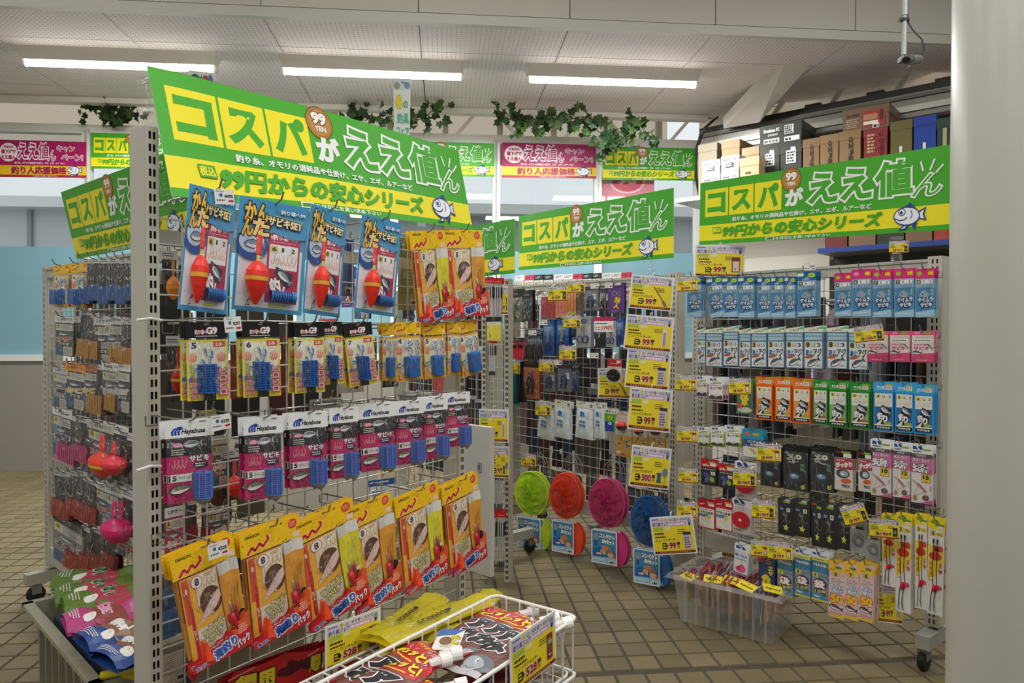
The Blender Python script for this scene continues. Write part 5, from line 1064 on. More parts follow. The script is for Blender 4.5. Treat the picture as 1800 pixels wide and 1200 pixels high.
def row(rk, name, items, off=.1, n=2, hook=True, gap=.012, start=0, **kw):
    """items: (kind, x0, y0, x1, y1[, dx bottom shift]) in photo pixels, read from left to right"""
    for i, it in enumerate(items):
        k, x0, y0, x1, y1 = it[:5]; dx = it[5] if len(it) > 5 else 0; o = dict(kw)
        if len(it) > 6: o.update(it[6])
        of = o.pop('off', off)
        hang(rk, k, (x0 + x1) / 2 - dx / 2, y0, y1 + (3 if rk is RKD else 0), (x1 - x0) * (1.28 if rk is RKD else 1), of, (x0 + x1) / 2 + dx / 2, o.pop('n', n), where='%s along %s' % (ORD[i + start], name), hook=o.pop('hook', hook), gap=gap, **o)
# ================================================================== BANNERS AND POSTERS
RKE = Rack(-.70, 4.20, .643, -.766, .95, 'back rack')
GN, YL = '#41a81a', '#f4e512'
def banner_art(W_, H_, magenta=False):
    b = B(W_, H_, step=9e-5); X = lambda u: u * W_; Y = lambda v: v * H_
    b.rect(0, 0, W_, H_, '#a80f5c' if magenta else GN)
    if magenta:
        b.rect(0, Y(.68), W_, Y(.93), '#e9c21c').rect(0, Y(.93), W_, H_, '#a8303c').ell(X(.13), Y(.33), H_ * .25, H_ * .25, '#efe9ea', 28)
        b.text('対象商品', X(.075), Y(.15), X(.185), Y(.22), '#b8205c', .04).text('値下げで', X(.05), Y(.25), X(.21), Y(.37), '#b8205c', .06).text('ええ値ん', X(.05), Y(.4), X(.21), Y(.52), '#b8205c', .06)
        b.text('え', X(.235), Y(.08), X(.34), Y(.5), '#a80f5c', .02, '#f4eef2', .07).text('え', X(.35), Y(.08), X(.455), Y(.5), '#a80f5c', .02, '#f4eef2', .07).text('値', X(.46), Y(.06), X(.58), Y(.5), '#a80f5c', .01, '#f4eef2', .06).text('ん', X(.57), Y(.26), X(.655), Y(.54), '#a80f5c', .0, '#f4eef2', .06, shear=.2)
        b.text('キャン', X(.67), Y(.12), X(.87), Y(.29), '#a80f5c', .02, '#f4eef2', .06).text('ペーン!', X(.72), Y(.36), X(.96), Y(.53), '#a80f5c', .02, '#f4eef2', .06)
        b.text('釣り糸、オモリの消耗品や仕掛け、エサ、エギ、ルアーなど', X(.2), Y(.58), X(.76), Y(.64), '#f4eef2', .02)
        b.text('釣り人応援価格', X(.16), Y(.7), X(.78), Y(.92), '#a8184c', .05); b.text('を目印にお買い求め下さい', X(.4), Y(.94), X(.68), Y(.985), '#f4eef2', .0)
    else:
        b.rect(0, Y(.69), W_, Y(.935), YL)
        for i, (a, c, ch) in enumerate(((.028, .142, 'コ'), (.148, .262, 'ス'), (.268, .385, 'パ'))):
            b.rect(X(a), Y(.13), X(c), Y(.56), YL); dx = (c - a) * .1
            b.text(ch, X(a + dx), Y(.19 if ch != 'パ' else .16), X(c - dx), Y(.51), GN, .055)
        R_ = H_ * .165; cx, cy = X(.425), Y(.145)
        b.ell(cx, cy, R_, R_, '#5e3812', 36).ell(cx, cy, R_ * .94, R_ * .94, '#b57a24', 36).ell(cx, cy, R_ * .82, R_ * .82, '#8c5a1c', 36).ell(cx, cy, R_ * .79, R_ * .79, '#c08a34', 36)
        b.text('99', cx - R_ * .55, cy - R_ * .62, cx + R_ * .55, cy + R_ * .12, '#f6f2e8', .06, '#5a3418', .06).text('YEN', cx - R_ * .42, cy + R_ * .2, cx + R_ * .42, cy + R_ * .52, '#f6f2e8', .05, '#5a3418', .05)
        b.text('が', X(.4), Y(.27), X(.478), Y(.53), '#f2f3ee', .06)
        for t, a, v0, c, v1 in (('え', .495, .11, .61, .53), ('え', .62, .11, .735, .53), ('値', .745, .09, .875, .54)):
            b.text(t, X(a), Y(v0), X(c), Y(v1), GN, .035, '#f2f3ee', .055)
        b.text('ん', X(.872), Y(.31), X(.965), Y(.57), GN, .0, '#f2f3ee', .055, shear=.25)
        for p, q in (((.908, .27), (.9, .15)), ((.93, .27), (.945, .14)), ((.948, .31), (.972, .22))): b.line([(X(p[0]), Y(p[1])), (X(q[0]), Y(q[1]))], H_ * .022, '#f2f3ee')
        b.text('釣り糸、オモリの消耗品や仕掛け、エサ、エギ、ルアーなど', X(.165), Y(.595), X(.735), Y(.665), '#f2f3ee', .035)
        b.poly([(X(.068), Y(.73)), (X(.108), Y(.73)), (X(.112), Y(.83)), (X(.072), Y(.83))], GN).text('税込', X(.071), Y(.74), X(.109), Y(.82), YL, .04)
        b.text('99円からの安心シリーズ', X(.118), Y(.71), X(.775), Y(.905), GN, .055, shear=.15)
        b.rect(X(.32), Y(.942), X(.358), Y(.992), '#f2f3ee').rect(X(.324), Y(.95), X(.354), Y(.984), '#4c8a2c').text('を目印にお買い求め下さい', X(.362), Y(.945), X(.585), Y(.99), '#f2f3ee', .02)
    # plain fish emblem
    s = H_ / 270; fx, fy = X(.855), Y(.8); NV, WH = '#1d3f8c', '#f0f2f4'; T = lambda x, y: (fx + x * s, fy + y * s)
    def both(pts, g=1.1): b.poly([T(x, y) for x, y in pts], NV)
    b.poly([T(30, -8), T(66, -26), T(60, -2), T(68, 20), T(34, 8)], NV).poly([T(36, -3), T(59, -18), T(54, -2), T(60, 13), T(38, 5)], WH)
    b.poly([T(-8, 28), T(-30, 46), T(-4, 44), T(10, 30)], NV).poly([T(14, 24), T(26, 48), T(36, 26), T(28, 18)], NV).poly([T(-4, 32), T(-20, 42), T(-4, 39)], WH)
    b.ell(fx, fy, 46 * s, 32 * s, NV, 26).ell(fx, fy, 42 * s, 28 * s, WH, 26).ell(fx - 16 * s, fy - 14 * s, 13 * s, 13 * s, NV, 18).ell(fx - 16 * s, fy - 14 * s, 10 * s, 10 * s, WH, 16).ell(fx - 18 * s, fy - 12 * s, 6 * s, 6 * s, NV, 12)
    b.line([T(-42, 6), T(-24, 14), T(-8, 12), T(2, 4)], 4 * s, NV).line([T(14, -18), T(20, -4), T(14, 10)], 3 * s, NV).poly([T(-10, -30), T(14, -44), T(34, -22)], NV)
    return b
def hung(name, b, TL, TR, BR, BL, cuts=(40, 10), bow=None, thick=.0012, parent=None, **kw):
    W_, H_ = b.w / 1000, b.h / 1000; n = (TR - TL).cross(BL - TL).normalized()      # away from the viewer or towards, fixed below
    c = (TL + TR + BR + BL) / 4
    if n.dot(CAM - c) < 0: n = -n
    def fn(co):
        u = co.x / W_ + .5; v = -co.z / H_
        p = TL * (1 - u) * (1 - v) + TR * u * (1 - v) + BR * u * v + BL * (1 - u) * v
        k = (bow(u, v) if bow else 0) - co.y
        return p + n * k - c
    back = b; back.raw([(-W_ / 2, thick, 0), (W_ / 2, thick, 0), (W_ / 2, thick, -H_), (-W_ / 2, thick, -H_)], [(0, 1, 2, 3)], '#dfe3da')
    for q in (((-W_ / 2, 0), (W_ / 2, 0)), ((-W_ / 2, -H_), (W_ / 2, -H_)), ((-W_ / 2, 0), (-W_ / 2, -H_)), ((W_ / 2, 0), (W_ / 2, -H_))):
        (xa, za), (xb, zb) = q; back.raw([(xa, -3e-4, za), (xb, -3e-4, zb), (xb, thick, zb), (xa, thick, za)], [(0, 1, 2, 3)], '#cfe0c4')
    cu = [((-W_ / 2 + W_ * i / cuts[0], 0, 0), (1, 0, 0)) for i in range(1, cuts[0])] + [((0, 0, -H_ * i / cuts[1]), (0, 0, 1)) for i in range(1, cuts[1])]
    return ob(name, b.mesh(name, cuts=cu, fn=fn), parent, loc=c, **kw)
def clip(p, h, label):
    b = B().box(-.02, -.006, h, .02, .004, h + .012, ACRY).tube([(0, 0, h), (0, 0, h * .45)], .005, ACRY, 8).lathe([(0, h * .5), (.009, h * .48), (.009, h * .38), (0, h * .36)], 0, 0, ACRY, 8).box(-.014, -.012, 0, .014, .012, h * .36, ACRY).box(-.009, -.008, h * .36, .009, .008, h * .42, '#e9e9e6')
    return ob('banner_clip', b.mesh('banner_clip'), loc=p, label=label, cat='clip')
hung('banner', banner_art(1050, 270), RKA.hit(258, 115, 0.0), RKA.hit(805, 265, 0.0), RKA.hit(831, 404, .09), RKA.hit(301, 345, .09), bow=lambda u, v: .012 * math.sin(u * 3.14) + .0025 * math.sin(u * 17 + v * 1.5) * (1 - u) ** 2,
     label='big sagging green and yellow banner hung over the near tall rack', cat='banner')
hung('banner', banner_art(1050, 270), RKB.hit(912, 380, .03), RKB.hit(1185, 330, .03), RKB.hit(1185, 453, .03), RKB.hit(912, 475, .03), bow=lambda u, v: .004 * math.sin(u * 7),
     label='green and yellow banner clipped above the middle rack of tools', cat='banner')
hung('banner', banner_art(1050, 270), RKC.hit(1232, 322, .03), RKC.hit(1675, 253, .03), RKC.hit(1675, 403, .03), RKC.hit(1230, 431, .03), bow=lambda u, v: .004 * math.sin(u * 5 + 1),
     label='green and yellow banner above the rack beside the white pillar', cat='banner')
tl = RKD.hit(107, 338, .05); bl = RKD.hit(135, 455, 0); e3 = RKD.e
hung('banner', banner_art(1050, 270), tl, tl + e3 * 1.05 + Vector((0, 0, .0)), bl + e3 * 1.02, bl, label='green and yellow banner over the dim far left rack', cat='banner')
tr = RKE.hit(905, 384, .02); br = RKE.hit(905, 480, .02)
hung('banner', banner_art(1050, 270), tr - RKE.e * 1.05, tr, br, br - RKE.e * 1.05, label='green banner ending just beyond the big banner, above the back rack', cat='banner')
p = RKA.pt(.012, -.02, 1.56); clip(p, .09, 'clear plastic banner clip on the near slotted post')
clip(RKC.pt(.84, .015, 1.39), .075, 'clear plastic banner clip on the top rail of the rack beside the pillar')
clip(RKB.pt(1.06, .015, 1.40), .08, 'clear plastic banner clip on the top rail of the middle rack')
clip(RKB.pt(.1, .015, 1.40), .05, 'clear plastic banner clip under the far end of the middle banner')
tie = B().tube([(-.03, -.01, 0), (.0, -.006, .004), (.024, -.004, .0)], .0032, '#e9e8e2', 8)
for v, t in ((563, 'upper'), (822, 'lower')): ob('cable_tie', tie.mesh('cable_tie'), loc=RKA.hit(262, v, .004), rot=(0, 0, RKA.yaw), label='%s white tie looped through the near slotted post' % t, cat='tie')
# window posters
def wposter(i0, u0, u1, v0, v1, mg, label):
    Y_ = WY - .045
    q = [rhit(u, v, Y_) for u, v in ((u0, v0), (u1, v0 + (u1 - u0) * .028), (u1, v1 + (u1 - u0) * .01), (u0, v1))]
    q = [R2W(*c) for c in q]
    hung('window_poster', banner_art(810, 330, mg), *q, cuts=(2, 1), label=label, cat='poster')
wposter(0, -6, 152, 245, 311, True, 'magenta and yellow poster in the window beyond the dim rack')
wposter(1, 160, 329, 233, 296, False, 'green and yellow window poster partly hidden by the near post')
wposter(4, 703, 869, 248, 309, False, 'green and yellow window poster behind the corner of the big banner')
wposter(5, 882, 1048, 250, 312, True, 'magenta poster with a round white emblem in the window')
wposter(6, 1059, 1222, 257, 316, False, 'green and yellow window poster under the ivy, in the last window')
fl_ = B(560, 1000, step=1e-3); fl_.rect(0, 0, 560, 1000, '#ee8a9c').ell(270, 90, 190, 110, '#f6c9cc', 24).ell(270, 90, 165, 92, '#e2566c', 24).text('90', 160, 30, 380, 120, '#fbe9e8', .06).vtext('年', 20, 40, 90, 130, '#f6d8d8', wt=.05).vtext('10/1', 300, 560, 380, 900, '#f8e4e4', wt=.05).vtext('感謝', 420, 560, 520, 900, '#f8e4e4', wt=.05).lines(60, 600, 260, 900, 6, '#f4b8c0', .6)
q = [R2W(*rhit(u, v, WY + .02)) for u, v in ((1058, 300), (1150, 301), (1150, 500), (1058, 500))]
hung('flag_poster', fl_, *q, cuts=(2, 1), label='pink poster with white characters behind the last window', cat='poster')
st = B(200, 700, step=4e-4); st.rect(0, 0, 200, 700, '#e6ece4').rect(0, 0, 200, 130, '#cfdce6').ell(40, 90, 34, 44, '#8f9c8a', 14).ell(160, 80, 36, 40, '#7c94b4', 14).fish(120, 50, 60, '#38485c').text('春', 24, 200, 112, 350, '#ecdc2c', .07, '#d8b820', .05).text('の', 118, 260, 176, 340, '#4cb49c', .04).text('釣', 40, 400, 112, 520, '#5cc0a4', .04).text('具', 116, 400, 186, 520, '#5cc0a4', .04).text('フェア', 36, 560, 190, 670, '#5cc0a4', .04)
sp = [at(u, v, 4.3) for u, v in ((692, 137), (722, 139), (720, 246), (692, 243))]
hung('hanging_streamer', st, *sp, cuts=(3, 4), bow=lambda u, v: .006 * math.sin(v * 6), label='narrow pastel vertical sign hanging above the big banner', cat='sign')
ob('hanging_thread', B().tube([(0, 0, 0), (0, 0, CZ - sp[0].z)], .001, '#dddddd', 4).mesh('hanging_thread'), loc=(sp[0] + sp[1]) / 2, label='thin thread holding the pastel vertical sign', cat='thread')
st2 = B(200, 80, step=4e-4); st2.rect(0, 0, 200, 80, '#e2e8e0').fish(60, 30, 80, '#38485c').ell(130, 40, 26, 26, '#b43c3c', 12).ell(166, 44, 22, 34, '#5c6cb4', 12)
sp2 = [at(u, v, 4.4) for u, v in ((331, 123), (378, 128), (378, 160), (331, 160))]
hung('hanging_sign', st2, *sp2, cuts=(2, 1), label='top of a pastel sign peeping above the big banner', cat='sign')
ob('hanging_thread', B().tube([(0, 0, 0), (0, 0, CZ - sp2[0].z)], .001, '#dddddd', 4).mesh('hanging_thread'), loc=(sp2[0] + sp2[1]) / 2, label='thin thread holding the sign above the big banner', cat='thread')
# ================================================================== NEAR RACK GOODS
A1 = 'the top row of near rack'
row(RKA, A1, [(float_set('6'), 324, 333, 408, 548, -20, dict(dyaw=-.1)), (float_set('6'), 416, 355, 538, 549, -14, dict(dyaw=-.28)), (float_set('8'), 540, 367, 604, 554, -14), (float_set('8'), 630, 384, 700, 552, -14, dict(dyaw=-.15))], off=.15, n=1)
row(RKA, A1, [(dragon_big('y'), 727, 405, 788, 563, 14, dict(dyaw=.0)), (dragon_big('o'), 782, 404, 852, 556, 10, dict(dyaw=-.25))], off=.1, n=2, start=4)
A2 = 'the second row of near rack'
row(RKA, A2, [(rig_black('5'), 327, 566, 403, 703, 4, dict(dyaw=-.4)), (rig_black('6'), 425, 566, 494, 697, 4, dict(dyaw=-.42)), (rig_black('7'), 517, 567, 572, 690, 2), (rig_black('7'), 563, 566, 604, 675, 4), (rig_black('7'), 608, 568, 660, 677, 12)], off=.14, n=2, gap=.02, dyaw=-.35)
row(RKA, A2, [(rig_yellow('4'), 671, 569, 697, 672, 0), (rig_yellow('4'), 694, 567, 742, 672, 4, dict(dyaw=-.15)), (rig_yellow('5'), 744, 569, 784, 668, 4), (rig_yellow('6'), 786, 566, 810, 662, 0), (rig_yellow('6'), 807, 564, 844, 662, 12, dict(dyaw=-.1))], off=.1, n=2, start=5, dyaw=-.3)
A3 = 'the third row of near rack'
row(RKA, A3, [(white_header('5'), 292, 737, 378, 884, 4), (white_header('5'), 429, 732, 499, 878, 2), (white_header('5'), 508, 724, 577, 858, 2), (white_header('5'), 580, 716, 631, 842, 3), (white_header('6'), 632, 709, 697, 828, 4), (white_header('6'), 696, 704, 746, 817, 2), (white_header('6'), 745, 698, 788, 807, 3), (white_header('6'), 783, 689, 827, 786, 2)], off=.14, n=2, gap=.02, dyaw=-.35)
A4 = 'the bottom row of near rack'
row(RKA, A4, [(dragon_big('o'), 318, 958, 424, 1152, 34, dict(dyaw=-.05, n=4)), (dragon_big('o'), 433, 922, 534, 1112, 18, dict(n=3)), (dragon_big('y'), 527, 898, 632, 1076, 26, dict(n=3)), (dragon_big('o'), 614, 880, 694, 1056, 16, dict(n=2)), (dragon_big('y'), 702, 860, 776, 1022, 14, dict(n=2)), (dragon_big('o'), 783, 842, 844, 994, 12, dict(n=3))], off=.16, gap=.009)
Y0 = -.3
for t, xt, yt, k in (('495', 393, 346, 34), ('297', 408, 570, 30), ('330', 387, 742, 34), ('528', 382, 966, 34)):
    hang(RKA, yen_tag(t), xt, yt - 13, yt + 13, k, .19, where='row of ' + {'495': 'red float sets', '297': 'black header packets', '330': 'white header packets', '528': 'towel starter packs'}[t], dyaw=-.1, xb=xt + 3)
    HL = RKA.hit(xt, yt - 12, .188); a = (HL - RKA.O).dot(RKA.e)
    ob('ticket_holder', B().tube([(0, 0, 0), (0, -.188, -.0)], .0015, STEEL, 5).box(-.016, -.19, -.002, .016, -.187, .002, ACRY).mesh('ticket_holder'), loc=RKA.pt(a, 0, HL.z), rot=(0, 0, RKA.yaw), label='wire arm carrying the shelf ticket of the ' + {'495': 'red float sets', '297': 'black header packets', '330': 'white header packets', '528': 'towel starter packs'}[t], cat='ticket holder')
# backs of goods hung on the other face, seen through the grid
BK = 'seen through the near grid'
bk = [(float_bag('#f08a1c', '#f0a02c', 'orange round float in a black card'), 283, 440, 312, 535), (float_bag('#f08a1c', '#f0a02c', 'orange round float in a black card'), 312, 450, 340, 545), (float_bag('#c81c18', '#c8b01c', 'dark red float pack'), 292, 590, 318, 700), (float_bag('#d02018', '#c8b01c', 'dark red float pack'), 300, 600, 325, 706), (back_card('#8c1a1c', '#6c1416', 'dark red card back'), 405, 600, 424, 700), (back_card('#8c1a1c', '#6c1416', 'dark red card back'), 494, 590, 514, 690),
      (float_bag('#e8301c', '#e8301c', 'plain red float pack'), 388, 790, 420, 880), (plain_card('#c9c9c4', '#8a6a3c', '#e8d8c8', 'ウキ釣', 'brown card with small lures'), 372, 765, 400, 860), (back_card('#b9b4a8', '#8c8a84', 'pale grey card back'), 596, 575, 640, 690), (back_card('#a8a59c', '#6c6a66', 'grey card back'), 545, 700, 600, 745),
      (back_card('#2450a0', '#1c3c80', 'dark blue card back'), 590, 420, 622, 520), (back_card('#9c9c5c', '#7c7c4c', 'olive card back'), 700, 420, 740, 545), (back_card('#3c4a8c', '#24306c', 'navy card back'), 708, 530, 728, 560), (back_card('#2a2a2c', '#1c1c1e', 'black card back'), 670, 600, 700, 680), (plain_card('#e4e4e0', '#c03a5c', '#f0c8d0', 'セット', 'magenta card with white header'), 290, 890, 325, 1000), (plain_card('#d0d0c8', '#4a4a52', '#e8d8c8', 'ちょい投', 'dark card with white lettering'), 365, 890, 402, 960), (cage_bag('#a8183c', 'dark red'), 325, 880, 350, 950), (cage_bag('#a8183c', 'dark red'), 350, 885, 372, 950), (back_card('#3c6c9c', '#2c4c74', 'dull blue card back'), 282, 1040, 330, 1130), (back_card('#c9c05c', '#9c943c', 'yellowed card back'), 350, 720, 380, 760), (back_card('#b0304c', '#7c1c34', 'crimson card back'), 562, 700, 584, 722)]
for i, (k, x0, y0, x1, y1) in enumerate(bk): hang(RKA, k, (x0 + x1) / 2, y0, y1, x1 - x0, -.14, where='%s of those %s' % (ORD[i % 20] + (' lower' if i > 19 else ''), BK))
DK = [back_card('#3a3230', '#241f1e', 'dark brown card back'), back_card('#2c2e33', '#1a1b1f', 'charcoal card back'), back_card('#4c2226', '#30161a', 'dark crimson card back'), back_card('#54504a', '#34322e', 'dull grey card back'), cage_bag('#7c2030', 'wine red'), back_card('#24304c', '#162038', 'midnight blue card back'), plain_card('#8c8a84', '#2c2a2c', '#8c7c6c', '仕掛', 'dark card with grey header')]
def clutter(rk, name, rows, off, x0=.06, seed=1, skip=0., hgt=.2, w=.085, step=.088):
    rr = random.Random(seed); L_ = rk.L - .06
    for ri, (z, a0, a1) in enumerate(rows):
        a = max(x0, a0); i = 0
        while a < min(L_, a1):
            k = rr.choice(DK)
            if rr.random() > skip:
                spawn(k, rk.pt(a, off, z + rr.uniform(-.01, .01)), (0, rr.uniform(-.04, .04), rk.yaw + math.pi + rr.uniform(-.15, .15)), (w / (k['w'] / 1000), 1, hgt / (k['h'] / 1000)), '%s, %s in the %s rear row of %s' % (k['desc'], ORD[i % 20], ORD[ri], name), skip=('clear_bag', 'clear_sleeve')); i += 1
            a += step + rr.uniform(0, .02)
clutter(RKA, 'the near rack', [(1.30, .2, .55), (1.07, .2, .75), (.84, .2, .45), (.62, .24, .4), (.42, .26, .5)], -.26, seed=2, skip=.12)
# ================================================================== BACK RACK + DIM RACK
rE = rack(RKE, .14, 1.38, 'low back rack half hidden behind the near one', gz=(.3, 1.3), base=.16)
bi = [(purple_card(), 600, 470, 622, 540), (plain_card('#2450a0', '#1f3f8c', '#e8e8e0', '青物', 'deep blue card'), 622, 470, 650, 560), (back_card('#7c8c5c', '#5c6c4c', 'moss green card back'), 700, 480, 720, 560), (cage_bag('#2c3c9c', 'navy blue'), 736, 500, 760, 580), (camo_bag(1), 780, 520, 806, 610), (plain_card('#c03a2c', '#c9a02c', '#f0e0c0', '釣果', 'orange and red card'), 560, 560, 590, 640), (cage_bag('#2c3c9c', 'navy blue'), 640, 590, 664, 660), (back_card('#8c8a84', '#5c5a54', 'worn grey card back'), 700, 690, 730, 760), (strip_pack('#c83a3c', '#7c2c2c', 'red lure strip pack'), 760, 620, 780, 700), (back_card('#35353a', '#1c1c20', 'dull black card back'), 790, 640, 820, 730)]
for i, (k, x0, y0, x1, y1) in enumerate(bi): hang(RKE, k, (x0 + x1) / 2, y0, y1, x1 - x0, .08, where=ORD[i] + ' on the low back rack', n=2)
bucket = B().lathe([(.105, .25, '#3cae3c'), (.11, .245), (.1, .18), (.082, 0), (0, 0)], 0, 0, mat('#2f9c34', .35), 24).lathe([(.1, .25), (.08, .01)], 0, 0, mat('#1f7c28', .5), 24)
ob('bucket', bucket.mesh('bucket', smooth=True), loc=at(668, 960, 3.7) * 1 - Vector((0, 0, at(668, 960, 3.7).z)), label='green plastic bucket standing on the floor behind the near rack', cat='bucket')
o = ob('storage_box', B().box(-.35, -.2, 0, .35, .2, .5, mat('#b9b6ac', .6)).box(-.36, -.21, .5, .36, .21, .53, '#a8a59c').mesh('storage_box'), loc=at(560, 1000, 4.9) - Vector((0, 0, at(560, 1000, 4.9).z)), rot=(0, 0, .7), label='pale grey lidded box on the floor behind the near grid', cat='box')
pw = B(300, 360); pw.rect(0, 0, 300, 360, '#dfe8e6').rect(0, 0, 300, 60, '#2c5ca8').lines(20, 14, 270, 46, 1, '#e4ecf4').ell(120, 180, 70, 60, '#e8d84c', 20).lines(40, 100, 260, 330, 7, '#4c7cb4', .4)
pp = [at(u, v, 3.3) for u, v in ((647, 845), (697, 838), (699, 905), (649, 912))]
hung('notice_card', pw, *pp, cuts=(2, 1), label='blue and white notice card standing behind the near grid', cat='card')
ob('card_stand', B().tube([(0, 0, 0), (0, 0, pp[3].z)], .006, STEEL, 6).box(-.06, -.06, 0, .06, .06, .01, STEEL).mesh('card_stand'), loc=((pp[2] + pp[3]) / 2).to_2d().to_3d() + Vector((0, .01, 0)), label='thin stand holding the blue and white notice card', cat='stand')
D_ = 'added packs, dim rack'
row(RKD, 'the top row of ' + D_, [(rig_yellow('6'), 97, 466, 118, 540, 0), (rig_yellow('6'), 128, 463, 150, 540, 0)] + [(cage_bag('#1f62ac', 'blue'), x, 455, x + 20, 533 - i % 2 * 6, 0) for i, x in enumerate((143, 160, 176, 192, 207, 222))], off=.13, n=2, gap=.02)
row(RKD, 'the second row of ' + D_, [(plain_card('#e0dfd8', '#4c5c50', '#c8482c', 'アジ', 'grey green red-lettered card'), 100, 556, 126, 622), (cage_bag('#c98a24', 'orange yellow'), 140, 545, 163, 626), (cage_bag('#c98a24', 'orange yellow'), 156, 550, 178, 630), (plain_card('#d8d6d0', '#3c3c40', '#9c9c98', '夜光', 'charcoal white-header card'), 168, 558, 192, 640), (plain_card('#d8d6d0', '#3c3c40', '#9c9c98', '夜光', 'charcoal white-header card'), 186, 556, 212, 640), (cage_bag('#c98a24', 'orange yellow'), 196, 560, 222, 636), (cage_bag('#c98a24', 'orange yellow'), 214, 562, 240, 640)], off=.12, n=2, gap=.02)
row(RKD, 'the third row of ' + D_, [(plain_card('#c8c8c4', '#8c8a88', '#2c2c2c', '海', 'grey card with white header'), 96, 645, 116, 714), (plain_card('#e8902c', '#3c4a6c', '#f0c83c', 'かご', 'navy card with orange header'), 118, 640, 146, 716), (plain_card('#c86c2c', '#2c3448', '#f0c83c', 'かご', 'dark card with orange header'), 146, 640, 168, 716), (cage_bag('#c0881c', 'amber'), 158, 640, 186, 726), (plain_card('#e6e6e2', '#4a4448', '#c9c6c4', '投げ', 'dark grey logo-header card'), 182, 637, 206, 722), (cage_bag('#c0881c', 'amber'), 188, 645, 208, 720), (plain_card('#e6e6e2', '#4a4448', '#c9c6c4', '投げ', 'dark grey logo-header card'), 204, 638, 226, 722)], off=.13, n=2, gap=.02)
row(RKD, 'the fourth row of ' + D_, [(plain_card('#e8e8e4', '#6c8ca4', '#2c3c5c', '釣', 'pale blue card with white header'), 96, 718, 122, 800), (cage_bag('#d0287c', 'hot pink'), 104, 728, 138, 812), (cage_bag('#d0287c', 'hot pink'), 134, 735, 160, 810), (plain_card('#c9c6b4', '#3c4048', '#c8302c', 'ちょい足', 'dark red-lettered card'), 158, 742, 194, 832), (float_bag('#f0402c', '#d8cc2c', 'red float with a yellow band'), 186, 745, 220, 840), (float_bag('#f03c4c', '#f03c4c', 'salmon red float'), 212, 760, 236, 835)], off=.13, n=1, gap=.02)
row(RKD, 'the fifth row of ' + D_, [(cage_bag('#b8281c', 'brick red'), x, 828, x + 21, 905 + i % 2 * 8, 2) for i, x in enumerate((94, 106, 122, 136))] + [(cage_bag('#b8281c', 'brick red'), 143, 838, 162, 914), (cage_bag('#b8281c', 'brick red'), 156, 845, 174, 918), (plain_card('#d4d2c8', '#54585c', '#c8302c', 'ちょい足', 'grey teal-cornered card'), 172, 850, 192, 924), (plain_card('#dcdad4', '#44688c', '#2c68a8', '遠投', 'blue card with white lettering'), 190, 855, 212, 945), (float_bag('#d8206c', '#d8206c', 'hot pink float pack'), 210, 860, 238, 955)], off=.13, n=2, gap=.02)
row(RKD, 'the lowest row of ' + D_, [(plain_card('#141416', '#8c8a88', '#3c3a38', 'オモリ', 'grey sinker card with black header'), 98, 912, 140, 995), (cage_bag('#b8281c', 'deep red'), 118, 920, 142, 1000), (cage_bag('#b8281c', 'deep red'), 142, 925, 160, 1004), (cage_bag('#a02018', 'deep red'), 160, 930, 185, 1000), (cage_bag('#a02018', 'deep red'), 184, 925, 206, 1000), (plain_card('#d8d8d4', '#8c8484', '#c02c2c', '根魚', 'pale card with dark fish'), 208, 940, 238, 978)], off=.14, n=2, gap=.02)
clutter(RKD, 'added packs, dim rack', [(1.33, .1, 9), (1.09, .1, 9), (.86, .1, 9), (.63, .1, 9)], -.1, seed=5, step=.085)  # dark layer added behind the goods, standing in for the rack's shade
clutter(RKE, 'the back rack', [(1.26, .1, 9), (1.0, .1, 9), (.78, .1, 9), (.56, .1, .5)], -.06, seed=6, skip=.1)
RKG = Rack(at(846, 580, 3.2).x, 3.22, .94, -.34, .13, 'slim strip rack')
rack(RKG, .02, 1.38, 'slim end rack of red topped sticks', casters=False, gz=(.16, 1.34), wp=.02, pw=(.0065, .0135), rail=False, grid=(.05, .05))
# pouch / film warps
def warped(b, fn, nx, nz, name, smooth=False):
    W_, H_ = b.w / 1000, b.h / 1000
    cu = [((-W_ / 2 + W_ * i / nx, 0, 0), (1, 0, 0)) for i in range(1, nx)] + [((0, 0, -H_ * i / nz), (0, 0, 1)) for i in range(1, nz)]
    return b.mesh(name, cuts=cu, fn=fn, smooth=smooth)
# ================================================================== SLIM RACK + MIDDLE RACK GOODS
G_ = 'the slim end rack'
row(RKG, G_, [(long_tube(), 853, 487, 868, 566, 0, dict(n=3)), (long_tube(), 868, 488, 883, 566, 0, dict(n=3)), (long_tube(), 861, 800, 873, 896), (long_tube(), 873, 801, 885, 896), (long_tube(), 860, 896, 873, 998, -2), (long_tube(), 873, 896, 887, 998, -2), (long_tube(), 858, 594, 872, 660)], off=.07, n=2, gap=.012)
hang(RKG, strip_pack('#e8dc3c', '#e8dc3c', 'plain yellow notice sheet'), 868, 566, 599, 24, .09, where='slim end rack', hook=False)
hang(RKG, price_board('99', 'dark'), 886, 503, 553, 14, .05, where='narrow one beside the camouflage bag', yaw=-.2)
hang(RKG, price_board('99', 'stick'), 868, 719, 777, 52, .1, where='upper one beside the white panel', yaw=-.25)
hang(RKG, price_board('99', 'net'), 878, 784, 840, 34, .08, where='lower one beside the white panel', yaw=-.25)
M_n = 'of the middle rack'
